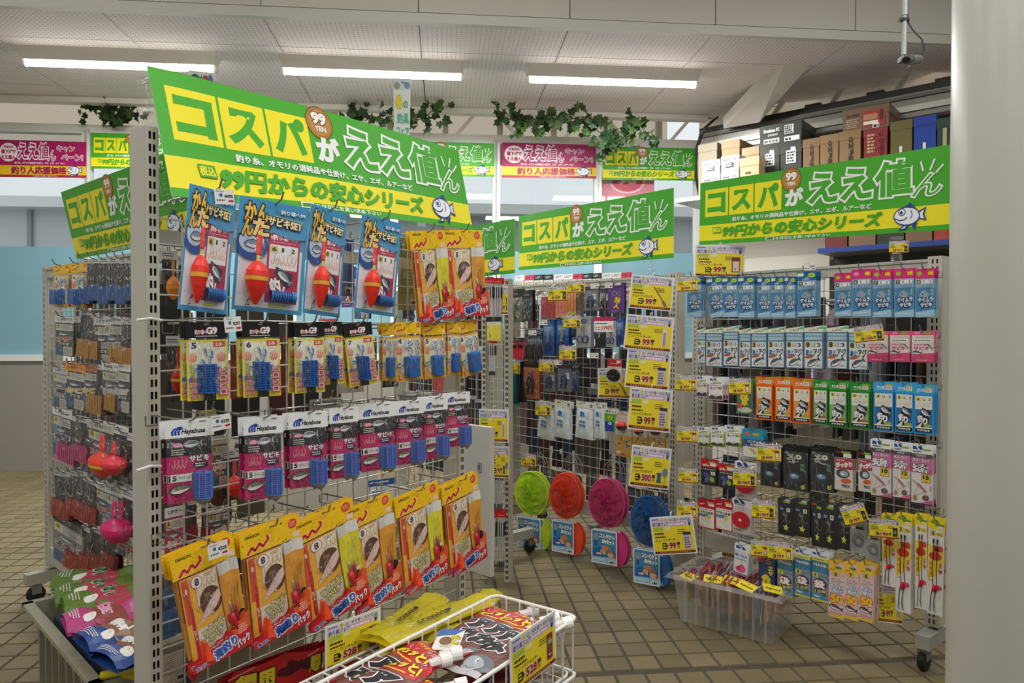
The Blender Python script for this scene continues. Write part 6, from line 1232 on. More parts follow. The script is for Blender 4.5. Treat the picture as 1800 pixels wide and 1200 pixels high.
row(RKB, 'the top row ' + M_n, [(camo_bag(1), 892, 508, 918, 566), (camo_bag(0), 917, 510, 936, 564), (strip_pack('#c02430', '#8c2a34', 'red strip pack'), 951, 516, 963, 559), (strip_pack('#c02430', '#a03440', 'red strip pack'), 963, 512, 978, 560), (strip_pack('#e85c74', '#e0b04c', 'pink and yellow lure strip'), 977, 506, 997, 558), (strip_pack('#e8602c', '#c9c04c', 'orange and yellow lure strip'), 994, 504, 1012, 553), (strip_pack('#4c4a24', '#6c3c20', 'olive brown lure strip'), 1010, 504, 1026, 552), (tool_pack('s'), 1026, 503, 1052, 546), (dark_tool('#26262a'), 1053, 502, 1068, 546), (purple_card(), 1068, 497, 1097, 550)], off=.12, n=2)
row(RKB, 'the second row ' + M_n, [(retractor('#1c1c1e'), 876, 596, 896, 626), (retractor('#c42030'), 896, 594, 922, 630), (dark_tool('#2c2c34'), 921, 580, 933, 632, -4), (dark_tool('#2c2c34'), 931, 580, 942, 632, -4), (dark_tool('#3c2430'), 940, 580, 953, 632, -4), (scissors_pack('b'), 953, 562, 976, 624), (scissors_pack('b'), 977, 560, 1001, 624), (scissors_pack('g'), 1012, 556, 1040, 610), (scissors_pack('k'), 1045, 566, 1064, 610), (scissors_pack('g', 1), 1064, 564, 1084, 610), (scissors_pack('b', 1), 1082, 558, 1097, 606)], off=.12, n=3)
row(RKB, 'the third row ' + M_n, [(teal_bag('#147a80'), 870, 630, 898, 708, -8), (teal_bag('#126c74'), 892, 636, 912, 708, -2), (teal_bag('#17181c'), 908, 636, 924, 706), (tool_pack('o'), 920, 635, 948, 700), (tool_pack('s'), 955, 646, 977, 688), (tool_pack('s'), 980, 640, 1004, 688), (dark_tool('#26346c'), 1004, 640, 1020, 688)], off=.13, n=2)
hang(RKB, price_board('99', 'brush'), 1080, 647, 700, 58, .03, where='lying behind the round black spool', yaw=-.35)
hang(RKB, reel_card(), 1080, 632, 672, 25, .13, where='third row of the middle rack')
row(RKB, 'the fourth row ' + M_n, [(wipe_pack(), 946, 706, 976, 771, -4), (wipe_pack(), 974, 704, 1004, 770, -2), (wipe_pack(), 1012, 706, 1044, 771, -2), (wipe_pack(), 1044, 707, 1064, 770), (green_pack(), 1048, 716, 1064, 755), (green_pack(), 1062, 718, 1086, 758), (float_pack(), 1082, 724, 1110, 803), (float_pack(), 1112, 744, 1138, 790), (float_pack(), 1140, 744, 1168, 792)], off=.12, n=2)
nets = [(knit_pack('#d2ee1e', 'yellow green'), 936, 812, 965, 66), (knit_pack('#ee4a1c', 'orange'), 995, 814, 974, 62), (knit_pack('#d8327c', 'pink'), 1068, 822, 994, 72), (knit_pack('#1f6cb0', 'blue'), 1142, 852, 1030, 74)]
for i, (k, x, y0, y1, w) in enumerate(nets): hang(RKB, k, x, y0, y1, w, .12, where='%s net hook, foot of the middle rack' % ('first', 'second', 'third', 'fourth')[i], n=2, gap=.022, xb=x + 1, yaw=RKB.yaw + .3)
for x0, y0, x1, y1, pr, pic, t in ((1108, 485, 1184, 544, '99', 'brush', 'topmost of the column at the end of the middle rack'), (1099, 555, 1184, 616, '99', 'stick', 'second down the column at the end of the middle rack'), (1101, 615, 1179, 683, '99', 'pack', 'third down the column at the end of the middle rack'), (1106, 683, 1181, 757, '99', 'pack', 'fourth down, beside the small float packs'), (1109, 785, 1179, 857, '300', 'net', 'above the blue net')):
    hang(RKB, price_board(pr, pic), (x0 + x1) / 2 + 2, y0, y1, x1 - x0, .2, where=t, yaw=-.2, xb=(x0 + x1) / 2 - 4)
hang(RKB, price_board('99', 'pack'), 1179, 907, 974, 76, .26, where='overlapping the blue net pouch', yaw=-.25, xb=1188)
for x0, y0, x1, y1, pr, t in ((963, 502, 997, 529, '99', 'hanging over the pink strips'), (998, 493, 1028, 514, '99', 'tilted above the orange strips'), (990, 555, 1021, 576, '198', 'over the scissors'), (983, 608, 1013, 633, '99', 'below the blue scissors'), (877, 578, 902, 599, '99', 'beside the black card with clips'), (947, 632, 973, 654, '198', 'over the grey pliers'), (899, 633, 914, 657, '99', 'over the dark bag'), (941, 706, 968, 731, '99', 'over the white fish bags'), (916, 798, 942, 820, '300', 'above the yellow green net')):
    hang(RKB, price_tag(pr, 'dark'), (x0 + x1) / 2, y0, y1, x1 - x0, .2, where=t, yaw=-.4)
hang(RKB, white_tag(True), 1061, 557, 583, 34, .2, where='beside the grey scissors', yaw=-.3)
for x, y, t in ((955, 562, 'red strips'), (1045, 498, 'clear tool packs'), (1070, 497, 'purple card'), (936, 580, 'dark tools'), (1045, 620, 'black scissors'), (981, 632, 'grey pliers')):
    hang(RKB, white_tag(False), x, y, y + 9, 14, .2, where='one above the ' + t, yaw=-.3)
wpl = [at(801, 742, 2.75), at(862, 748, 2.62)]; wang = math.atan2(wpl[1].y - wpl[0].y, wpl[1].x - wpl[0].x); wln = (wpl[1] - wpl[0]).to_2d().length
o = ob('end_panel', None, loc=(wpl[0].x, wpl[0].y, 0), rot=(0, 0, wang), label='white upright panel with two small latches beyond the near rack', cat='panel')
ob('sheet', B().box(0, 0, .235, wln, .02, .79, mat('#cfccc4', .5)).mesh('sheet'), o)
for z in (.33, .62): ob('latch', B().box(wln * .66, -.005, z, wln * .76, 0, z + .035, '#9ea3a8').box(wln * .69, -.007, z + .01, wln * .73, -.004, z + .025, '#5f6468').mesh('latch'), o)
for x in (.01, wln - .02): ob('leg', B().box(x, .004, 0, x + .01, .016, .24, '#8a8880').mesh('leg'), o)
clutter(RKB, 'added packs, middle rack', [(1.3, .1, 9), (1.07, .1, 9), (.84, .1, 9), (.58, .1, 9), (.37, .1, 9)], -.12, seed=7, step=.086)  # dark rear packs added to block light and the view through the grid
RKF = Rack(.05, 5.0, .643, -.766, 1.5, 'farthest rack')
rack(RKF, .14, 1.46, 'farthest rack, only its top showing above the middle rack', gz=(1.0, 1.4), casters=True)
row(RKF, 'the farthest rack', [((plain_card('#f0f0ec', '#c9c9c6', '#3c3c3c', '竿', 'white topped card'), plain_card('#26262a', '#e8e8e4', '#3c3c3c', '糸', 'black topped card'), plain_card('#d8384c', '#f0e8e8', '#b0283c', '鈎', 'red topped card'))[(i * 7) % 5 % 3], 905 + i * 17, 484 - i * .5, 921 + i * 17, 540, 0) for i in range(12)], off=.1, n=2, hook=False)
# ================================================================== RACK BESIDE THE PILLAR
C_ = 'of the pillar rack'
row(RKC, 'the top row ' + C_, [(blue_rig('4', 0), 1207, 486, 1233, 557), (blue_rig('4', 0), 1245, 487, 1272, 557, 6), (blue_rig('6', 0), 1269, 487, 1297, 557), (blue_rig('6', 0), 1297, 486, 1326, 558), (blue_rig('7', 0), 1331, 487, 1355, 558), (blue_rig('7', 0), 1355, 486, 1378, 558), (blue_rig('8', 0), 1379, 486, 1398, 558), (blue_rig('9', 0), 1401, 477, 1435, 556), (blue_rig('4', 1), 1466, 480, 1497, 556), (blue_rig('6', 1), 1497, 473, 1532, 556), (blue_rig('7', 1), 1533, 474, 1567, 557), (blue_rig('7', 1), 1571, 472, 1607, 557), (blue_rig('8', 1), 1608, 472, 1643, 557)], off=.12, n=4, gap=.011)
row(RKC, 'the second row ' + C_, [(aji_rig(n), x0, y0, x1, y1) for n, x0, y0, x1, y1 in (('4', 1226, 576, 1240, 638), ('5', 1240, 575, 1270, 644), ('5', 1271, 572, 1298, 643), ('5', 1299, 576, 1320, 645), ('5', 1320, 575, 1348, 645), ('5', 1349, 574, 1379, 646), ('8', 1381, 573, 1412, 647), ('8', 1413, 572, 1447, 648), ('8', 1453, 572, 1490, 648), ('8', 1491, 573, 1526, 650))] + [(pink_rig(), 1523, 582, 1562, 636), (pink_rig(), 1563, 582, 1600, 636), (pink_rig(), 1601, 582, 1643, 637)], off=.12, n=3, gap=.013)
row(RKC, 'the third row ' + C_, [(hook_card(0), 1223, 660, 1244, 697, 0, dict(off=.15)), (hook_card(0), 1244, 663, 1272, 703, 0, dict(off=.15)), (yellow_lure(), 1294, 665, 1324, 727, 0, dict(off=.12))] + [(box_rig(c, n), x0, y0, x1, y1, 0, dict(dyaw=.12)) for c, n, x0, y0, x1, y1 in (('o', '4', 1328, 662, 1358, 738), ('o', '5', 1362, 663, 1391, 740), ('o', '6', 1393, 666, 1425, 744), ('g', '4', 1429, 668, 1455, 746), ('g', '5', 1456, 670, 1489, 751), ('g', '5', 1494, 672, 1529, 753), ('b', '4', 1535, 671, 1571, 758), ('b', '5', 1573, 673, 1606, 760), ('b', '6', 1606, 676, 1641, 763))], off=.12, n=3, gap=.019)
row(RKC, 'the fourth row ' + C_, [(hook_card(1), 1226, 750, 1247, 785), (hook_card(1), 1248, 750, 1273, 785), (hook_card(1), 1274, 748, 1302, 785), (teal_card(), 1305, 755, 1342, 805), (skull_pack(1), 1336, 785, 1372, 855), (skull_pack(2), 1376, 784, 1420, 862), (skull_pack(3), 1424, 785, 1466, 863), (red_pack(0), 1466, 790, 1500, 862), (red_pack(0), 1508, 792, 1534, 864), (tenbin('10'), 1530, 773, 1567, 874), (tenbin('12'), 1569, 778, 1600, 877), (tenbin('15'), 1601, 782, 1640, 887)], off=.14, n=3, gap=.013)
row(RKC, 'the fifth row ' + C_, [(worm_pack(), 1232, 808, 1260, 853), (worm_pack(), 1262, 816, 1290, 858), (disc_pack(), 1292, 812, 1328, 877)], off=.16, n=2)
row(RKC, 'the sixth row ' + C_, [(stopper_pack(), 1227, 879, 1257, 928), (stopper_pack(), 1257, 879, 1288, 932), (disc_pack(), 1287, 878, 1321, 937)] + [(jig_pack(i % 3), x0, y0, x1, y1) for i, (x0, y0, x1, y1) in enumerate(((1367, 876, 1394, 940), (1394, 878, 1424, 943), (1426, 882, 1446, 960), (1444, 885, 1470, 964), (1470, 886, 1495, 965)))] + [(ring_pack(), 1494, 918, 1524, 972), (ring_pack(), 1522, 938, 1548, 985), (long_rig('2'), 1550, 904, 1575, 1030, 0), (long_rig('2'), 1574, 903, 1602, 1076, -2), (long_rig('3'), 1608, 904, 1630, 1070, 0), (long_rig('5'), 1630, 911, 1659, 1080, -4)], off=.16, n=3, gap=.012)
row(RKC, 'the lowest row ' + C_, [(pink_lure_pack(), 1290, 958, 1316, 1010, -4), (squid_card(), 1333, 975, 1362, 1046), (cast_rig('7'), 1366, 968, 1394, 1048), (cast_rig('8'), 1397, 966, 1425, 1049), (cast_rig('9'), 1427, 970, 1456, 1057), (fifty_rig('6'), 1456, 988, 1485, 1086, -2), (fifty_rig('7'), 1484, 990, 1510, 1089, -2), (fifty_rig('8'), 1510, 991, 1536, 1092, -4)], off=.19, n=4, gap=.012)
clutter(RKC, 'added packs, pillar rack', [(1.28, .1, 9), (1.02, .1, 9), (.6, .1, 9)], -.12, seed=8, skip=.45)  # sparser dark rear packs, likewise added to block light
hang(RKC, price_board('99', 'red'), 1266, 431, 487, 88, .05, where='clipped above the head of the blue rig cards', yaw=-.1, xb=1264)
hang(RKC, price_board('86', 'red'), 1298, 935, 984, 58, -.03, where='turned round behind the lowest hooks', dyaw=.0)
hang(RKC, price_board('99', 'stick'), 1560, 1024, 1095, 46, .1, where='hung low behind the long yellow packets', yaw=-.5, xb=1564)
for x0, y0, x1, y1, pr, t, xs in ((1190, 487, 1226, 512, '99', 'beside the first navy header card', 0), (1499, 573, 1551, 600, '198', 'over the numbered grey-blue cards', 4), (1187, 660, 1225, 686, '99', 'at the start of the third row', 0), (1281, 665, 1320, 693, '99', 'over the yellow squid shaped lure', 0), (1190, 750, 1226, 777, '99', 'at the start of the fourth row', 0), (1330, 780, 1373, 811, '99', 'below the teal card', 0), (1192, 824, 1227, 848, '99', 'at the start of the fifth row', 0), (1288, 823, 1329, 855, '198', 'over the upper red leader case', 0), (1190, 882, 1226, 909, '99', 'at the start of the sixth row', 0), (1321, 880, 1362, 911, '198', 'beside the lower red leader case', 0), (1528, 913, 1581, 945, '198', 'over the long yellow packets', 0), (1320, 950, 1350, 978, '99', 'over the navy squid card', 0), (1350, 953, 1393, 984, '99', 'over the first teal casting card', 0)):
    hang(RKC, price_tag(pr, 'red' if pr == '99' else 'dark'), (x0 + x1) / 2, y0, y1, x1 - x0, .235, where=t, yaw=-.38, xb=(x0 + x1) / 2 + xs)
hang(RKC, price_tag('99', 'dark'), 1496, 888, 920, 44, .235, where='steeply tilted over the grey ring packets', yaw=-.38, xb=1508)
hang(RKC, yen_tag('275', None), 1423, 462, 475, 20, .2, where='above the pale blue rig card', yaw=-.3)
lb = B(60, 40).rect(0, 0, 60, 40, '#e2e1dc')
# small yellow card on the rail
hang(RKC, price_tag('99', 'dark'), 1580, 424, 444, 34, .03, where='standing on the top rail under the banner', yaw=-.1)
# ================================================================== HIGH SHELF WITH BOXES, GARMENTS
RKS = Rack(SW.x + SN.x * .36, SW.y + SN.y * .36, SD.x, SD.y, 3.2, 'high shelf')
if RKS.n.dot(-RKS.O) < 0: RKS.n = -RKS.n
ZS = 2.18; Z2 = 1.72
sh = ob('wall_shelf', None, loc=(SW.x, SW.y, 0), rot=(0, 0, SYAW), label='long high wall shelf loaded with shoe boxes', cat='shelf')
ob('board', B().box(0, -.38, ZS - .03, 3.4, .0, ZS, '#d8d8d4').mesh('board'), sh)
for x in (.3, 1.3, 2.3, 3.2): ob('bracket', B().raw([(x, 0, ZS - .03), (x, -.34, ZS - .03), (x, 0, ZS - .25), (x + .012, 0, ZS - .03), (x + .012, -.34, ZS - .03), (x + .012, 0, ZS - .25)], [(0, 1, 2), (5, 4, 3), (0, 3, 4, 1), (1, 4, 5, 2)], STEEL).mesh('bracket'), sh)
aL = (RKS.hit(1440, 430, 0) - RKS.O).dot(RKS.e)
sh2 = ob('wall_shelf', None, loc=(SW.x, SW.y, 0), rot=(0, 0, SYAW), label='lower dark shelf with a blue edge under the boxes', cat='shelf')
ob('board', B().box(aL, -.38, Z2 - .03, 3.4, .0, Z2, '#8c8a84').mesh('board'), sh2); ob('blue_edge', B().box(aL, -.39, Z2 - .03, 3.4, -.38, Z2 + .004, '#24408c').mesh('blue_edge'), sh2)
ob('rear_panel', B().box(aL, -.03, Z2 - .5, 3.4, -.0, Z2 - .03, '#3a3834').mesh('rear_panel'), sh2)
def carton(u0, v0, u1, v1, c, label, art=None, dep=.3, zb=None, tape=None):
    p0 = RKS.hit(u0, (v0 + (v1 or v0)) / 2); a0 = (p0 - RKS.O).dot(RKS.e); a1 = (RKS.hit(u1, v0) - RKS.O).dot(RKS.e)
    um = (u0 + u1) / 2; z1 = RKS.hit(um, v0).z; z0 = RKS.hit(um, v1).z if v1 else (ZS if zb is None else zb)
    a1 -= .004; w = (a1 - a0); h = z1 - z0
    o = ob('carton', None, loc=RKS.pt(a0 + w / 2, -.01, z0), rot=(0, 0, RKS.yaw), label=label, cat='box')
    bb0 = ob('box_body', B().box(-w / 2, 0, 0, w / 2, dep, h - .012, mat(c, .6)).mesh('box_body'), o)
    ob('lid', B().box(-w / 2 - .003, -.003, h - .06, w / 2 + .003, dep + .003, h, mat(c, .55)).mesh('lid'), o)
    if art:
        b = B(w * 1000, h * 1000, .0036); art(b, w * 1000, h * 1000); m = b.mesh('label_print'); ob('label_print', m, bb0, (0, 0, h))
    return o, z1
def lab(b, w, h): b.rect(w * .28, h * .12, w * .75, h * .42, '#e8e8e4').lines(w * .32, h * .14, w * .72, h * .4, 4, '#1c1c1c', .6); b.rect(w * .5, h * .05, w * .72, h * .14, '#f0f0ec')
def green_l(b, w, h): b.text('Breathatec PC', w * .1, h * .16, w * .48, h * .32, '#e4e4dc', .05).text('Limited', w * .2, h * .38, w * .44, h * .48, '#e4e4dc', .02, shear=.2).rect(w * .1, h * .6, w * .48, h * .8, '#e0e0d8').lines(w * .11, h * .62, w * .47, h * .78, 1, '#5c5c54', .7).rect(w * .6, h * .12, w * .82, h * .5, '#e8e8e4').lines(w * .61, h * .14, w * .81, h * .48, 4, '#1c1c1c', .8).rect(w * .6, h * .62, w * .96, h * .82, '#f0f0ec').lines(w * .62, h * .65, w * .8, h * .8, 1, '#1c1c1c', .7)
def ohji(b, w, h): b.vtext('OHJI', w * .45, h * .12, w * .65, h * .62, '#3a2c20', wt=.05).rect(w * .1, h * .66, w * .35, h * .9, '#eceae4').rect(w * .4, h * .76, w * .9, h * .98, '#5c5870').lines(w * .12, h * .68, w * .33, h * .88, 3, '#1c1c1c', .6)
def gtex(b, w, h): b.text('G-TEX', w * .08, h * .24, w * .38, h * .36, '#2c1c18', .06).lines(w * .08, h * .42, w * .36, h * .84, 5, '#b8a078', .6).rect(w * .44, h * .2, w * .92, h * .86, '#a8342c').rect(w * .46, h * .34, w * .76, h * .58, '#b8885c').rect(w * .46, h * .64, w * .78, h * .78, '#ece8e0').ell(w * .85, h * .45, w * .05, h * .24, '#54201c', 14).rect(w * .66, h * .78, w * .8, h * .96, '#f0eeea').lines(w * .68, h * .8, w * .79, h * .94, 1, '#1c1c1c', .8)
def slot_l(b, w, h): b.rect(w * .42, h * .48, w * .56, h * .78, '#ecebe6')
def white_l(b, w, h): b.lines(w * .1, h * .2, w * .6, h * .3, 1, '#3c3c40', .7).rect(w * .25, h * .45, w * .7, h * .75, '#2a2a2c').lines(w * .27, h * .48, w * .68, h * .72, 2, '#e4e4e0', .5).ell(w * .8, h * .25, w * .05, h * .06, '#c03c4c', 10)
carton(1227, 252, 1260, None, '#8f8470', 'dull tan tall carton at the corner end of the high shelf', dep=.2)
carton(1268, 246, 1300, None, '#a08660', 'opened brown carton behind the small white boxes', dep=.34)
carton(1304, 258, 1334, None, '#a98f68', 'plain brown carton beside the dark green boxes', dep=.3)
def fcarton(u0, v0, u1, v1, c, label, art, offn):
    S0 = RKS.O.copy(); RKS.O = S0 + RKS.n * offn; r = carton(u0, v0, u1, v1, c, label, art, dep=.12); RKS.O = S0; return r
def thick(*a): return fcarton(*a)
sh.children[0].data = B().box(0, -.52, ZS - .03, 3.4, .0, ZS, '#d8d8d4').mesh('board')
fcarton(1234, 307, 1265, None, '#b9b9b6', 'lower small white box at the corner end of the high shelf', white_l, .14)
fcarton(1267, 301, 1298, None, '#b9b9b6', 'lower small white box under a brown carton', white_l, .14)
fcarton(1234, 281, 1265, 306, '#c4c4c0', 'upper small white box nearest the wall corner', white_l, .14)
fcarton(1267, 273, 1299, 300, '#c4c4c0', 'upper small white box in front of the opened carton', white_l, .14)
fcarton(1300, 276, 1334, None, '#c0a67c', 'tan unmarked box in front of the plain carton', lambda b, w, h: b.lines(w * .3, h * .42, w * .7, h * .5, 1, '#4c4030', .8), .14)
carton(1336, 260, 1370, None, '#34382c', 'dark green box with a white label, below the wide one', lab)
carton(1371, 254, 1409, None, '#34382c', 'second dark green box with white label, near the brown row', lab)
carton(1335, 216, 1409, 257, '#363a2e', 'wide dark green box lying across two others', green_l)
carton(1411, 243, 1440, None, '#8c6c48', 'smallest brown box with upright lettering', ohji)
carton(1441, 236, 1474, None, '#94744c', 'middle brown box with upright lettering', ohji)
carton(1475, 229, 1513, None, '#94744c', 'brown box with upright lettering beside the red box', ohji)
carton(1518, 224, 1560, None, '#8c2a2a', 'dark red box beneath the wide brown one', lambda b, w, h: b.lines(w * .15, h * .1, w * .5, h * .5, 6, '#c9a884', .6).vtext('G-TEX', w * .65, h * .08, w * .85, h * .6, '#5c1416', wt=.05).rect(w * .2, h * .6, w * .36, h * .8, '#eceae4'))
carton(1481, 187, 1563, 228, '#7c6048', 'wide brown box with a red panel on top of the row', gtex)
carton(1565, 211, 1604, None, '#6c6434', 'olive box with a white pull slot', slot_l)
carton(1606, 203, 1646, None, '#1f3f9c', 'bright blue box with a white pull slot', slot_l)
carton(1647, 205, 1690, None, '#1f4434', 'deep green box at the pillar end of the high shelf', lambda b, w, h: b.rect(w * .25, h * .2, w * .42, h * .62, '#b8a884').vtext('BREATH', w * .6, h * .15, w * .75, h * .6, '#c9c4a4', wt=.02))
for i, (u0, u1, c, t) in enumerate(((1450, 1490, '#6c2420', 'dark red'), (1492, 1540, '#7c6048', 'brown'), (1542, 1590, '#2c3428', 'dark green'), (1592, 1640, '#7c6048', 'brown'), (1642, 1700, '#a03c2c', 'brick red'))):
    carton(u0, 318 - i * 3, u1, None, c, t + ' box on the lower shelf, ' + ORD[i] + ' from the window end', gtex if i == 4 else None, zb=Z2)
wtp = B().box(aL - .75, -.06, 1.25, aL - .02, -.03, 1.72, mat('#d0cbbd', .6)); swall('blank_board', wtp, label='blank cream board on the wall above the rack beside the pillar', cat='board')
garc = ['#5b4c3e', '#23222a', '#6b6a6e', '#2c2d36', '#8c7f72', '#b7a9b6', '#3c342c', '#77797f', '#1d1d22', '#6c5a48', '#a39aa6', '#2b2b33', '#57514c', '#8d8b90', '#3a2c2c', '#4c4f58', '#b0a49c', '#26262c']
gn = {'#5b4c3e': 'brown', '#23222a': 'black', '#6b6a6e': 'grey', '#2c2d36': 'navy', '#8c7f72': 'taupe', '#b7a9b6': 'lilac', '#3c342c': 'dark brown', '#77797f': 'pale grey', '#1d1d22': 'jet black', '#6c5a48': 'khaki', '#a39aa6': 'mauve', '#2b2b33': 'slate', '#57514c': 'umber', '#8d8b90': 'silver grey', '#3a2c2c': 'maroon', '#4c4f58': 'steel grey', '#b0a49c': 'beige', '#26262c': 'charcoal'}
def garment(c, w, h, seed):
    rr = random.Random(seed); ph = rr.uniform(0, 6)
    b = B(); f = lambda s: (lambda u, v: ((u - .5) * w * (.75 + .3 * v), s * (.035 + .03 * math.sin(math.pi * u)) + .012 * math.sin(u * 14 + ph + v * 2), -v * h - .03 * abs(u - .5) * (1 - v) * 6))
    b.grid(f(-1), 10, 8, mat(c, .8, grain=.2, gs=90)); b.grid(f(1), 10, 8, mat(c, .8, grain=.2, gs=90)); return b.mesh('cloth', smooth=True)
rw = swall('clothes_rail', B().tube([(.1, -.3, 1.36), (3.3, -.3, 1.36)], .012, STEEL, 8).tube([(.15, -.3, 1.36), (.15, 0, 1.36)], .01, STEEL, 6).tube([(3.2, -.3, 1.36), (3.2, 0, 1.36)], .01, STEEL, 6), label='steel clothes rail fixed to the wall behind the rig card rack', cat='rail')
for i in range(18):
    o = ob('hanging_jacket', None, loc=SW + SD * (.25 + i * .165) + SN * .3 + Vector((0, 0, 1.32)), rot=(0, 0, SYAW + 1.35 + random.uniform(-.08, .08)), label='%s garment hanging on the wall rail behind the rig cards' % gn[garc[i]], cat='garment')
    ob('cloth', garment(garc[i], .3, .95 + .1 * math.sin(i), i), o)
    ob('hanger', B().tube([(-.15, 0, -.02), (0, 0, .02), (.15, 0, -.02)], .005, '#2c2c2c', 5).tube([(0, 0, .02), (0, 0, .045), (.012, 0, .055)], .002, STEEL, 5).mesh('hanger'), o)
# hanging garments behind the middle rack
rl2 = ob('clothes_rail', B().tube([(-.75, 0, 1.05), (.75, 0, 1.05)], .012, STEEL, 8).tube([(-.75, 0, 0), (-.75, 0, 1.05)], .012, STEEL, 8).tube([(.75, 0, 0), (.75, 0, 1.05)], .012, STEEL, 8).box(-.77, -.2, 0, -.73, .2, .02, STEEL).box(.73, -.2, 0, .77, .2, .02, STEEL).mesh('clothes_rail'), loc=(.0, 4.72, 0), rot=(0, 0, -.675), label='low clothes rail standing behind the middle rack', cat='rail')
for i, (c, x) in enumerate((('#d4d0cc', -.6), ('#3a2c30', -.42), ('#c9c4c4', -.25), ('#8c6c6c', -.05), ('#a08484', .08), ('#5c4a4c', .22), ('#26262c', .4), ('#c4beb8', .58))):
    o = ob('hanging_shirt', None, loc=(.0 + x, 4.72 - x * .8, 1.02), rot=(0, 0, .7 + random.uniform(-.2, .2)), label='%s shirt hanging behind the middle rack' % ('off-white', 'dark plum', 'pale grey', 'dusty rose', 'light rose', 'brown', 'black', 'cream')[i], cat='garment')
    ob('cloth', garment(c, .26, .6, 40 + i), o)
# ================================================================== IVY
LM = []
for s_ in range(3):
    b = B(); g = ('#35502a', '#456030', '#283f22')[s_]
    pts = [(0, 0), (.012, .012), (.03, .008), (.024, .026), (.03, .042), (.014, .044), (0, .066), (-.014, .044), (-.03, .042), (-.024, .026), (-.03, .008), (-.012, .012)]
    b.raw([(0, .006, .03)] + [(x, -.012 * abs(x) / .03, z) for x, z in pts], [(0, 1 + i, 1 + (i + 1) % 12) for i in range(12)], mat(g, .45)); LM.append(b.mesh('leaf'))
def garland(path, n, label, spread=.06, seed=1):
    rr = random.Random(seed); P_ = [at(u, v, 5.76) for u, v in path]
    c = P_[0]; o = ob('ivy_garland', None, loc=c, label=label, cat='plant')
    pts = []
    for a, b in zip(P_, P_[1:]):
        for t in range(4): pts.append(a + (b - a) * t / 4 + Vector((rr.uniform(-.02, .02), 0, rr.uniform(-.02, .02))) - c)
    pts.append(P_[-1] - c)
    ob('stem', B().tube(pts, .004, '#3a3420', 5).mesh('stem'), o)
    for i in range(n):
        t = rr.random() * (len(pts) - 1); j = int(t); q = pts[j].lerp(pts[min(j + 1, len(pts) - 1)], t - j)
        ob('leaf', rr.choice(LM), o, q + Vector((rr.gauss(0, spread), rr.uniform(-.06, .04), rr.gauss(-.01, spread * .8))), (rr.uniform(-.9, .9), rr.uniform(0, 6.28), rr.uniform(-.8, .8)), scale=(rr.uniform(.9, 1.5),) * 3)
garland([(152, 192), (175, 185), (195, 200), (215, 195), (245, 205)], 60, 'dark ivy garland on the beam at the far left windows', seed=3)
garland([(618, 190), (630, 205), (660, 212), (700, 205), (735, 212), (760, 195), (778, 190)], 80, 'dark ivy garland behind the pastel vertical sign', seed=4)
garland([(882, 198), (900, 212), (935, 222), (965, 205), (1000, 212), (1030, 208), (1048, 222), (1060, 245), (1072, 258), (1095, 240), (1112, 225), (1132, 215), (1134, 240)], 190, 'long ivy garland looping in front of the last windows', spread=.055, seed=5)
# ================================================================== CRATE ON THE FLOOR
ca, cb, cc_ = atz(1184, 1092, 0), atz(1365, 1141, 0), atz(1402, 1108, 0)
cang = math.atan2((cb - ca).y, (cb - ca).x); cl_ = (cb - ca).length; cwid = .26; chh = .185
cr = ob('storage_crate', None, loc=ca, rot=(0, 0, cang), label='frosted clear plastic crate on the tiled floor, full of flat packets', cat='crate')
t_ = .02
b = B(); b.raw([(t_, t_, .003), (cl_ - t_, t_, .003), (cl_ - t_, cwid - t_, .003), (t_, cwid - t_, .003), (0, 0, chh), (cl_, 0, chh), (cl_, cwid, chh), (0, cwid, chh)], [(3, 2, 1, 0), (0, 1, 5, 4), (1, 2, 6, 5), (2, 3, 7, 6), (3, 0, 4, 7)], BINP); ob('tub', b.mesh('tub'), cr)
r_ = .028; b = B(); o_ = [(-r_, -r_), (cl_ + r_, -r_), (cl_ + r_, cwid + r_), (-r_, cwid + r_)]; i_ = [(0, 0), (cl_, 0), (cl_, cwid), (0, cwid)]
b.raw([(x, y, chh - .006) for x, y in o_] + [(x, y, chh + .004) for x, y in i_] + [(x, y, chh + .006) for x, y in [(-.018, -.018), (cl_ + .018, -.018), (cl_ + .018, cwid + .018), (-.018, cwid + .018)]], [(j, (j + 1) % 4, 8 + (j + 1) % 4, 8 + j) for j in range(4)] + [(8 + j, 8 + (j + 1) % 4, 4 + (j + 1) % 4, 4 + j) for j in range(4)], BINP); ob('rim', b.mesh('rim'), cr)
for i in range(1, 9):
    x = cl_ * i / 9
    ob('rib', B().box(x, -.004 + .002, .01, x + .004, .016, chh - .006, BINP).mesh('rib'), cr, rot=(0, 0, 0))
pk = B(110, 60); slabc(pk, 0, 0, 110, 60, 3, '#a85068'); pk.rect(0, 0, 110, 60, '#b8647c').rect(0, 0, 26, 60, '#e8cf30').lines(32, 10, 100, 50, 5, '#ecd8dc', .4).text('F', 6, 20, 18, 40, '#1c1c1c')
pkm = pk.mesh('packet_body'); pk2 = B(110, 60); slabc(pk2, 0, 0, 110, 60, 3, '#b8b0b4'); pk2.rect(0, 0, 110, 60, '#c9bfc4').rect(0, 0, 30, 60, '#3c5c9c').lines(36, 10, 100, 50, 5, '#6c5c64', .4); pkm2 = pk2.mesh('packet_body')
rr = random.Random(11)
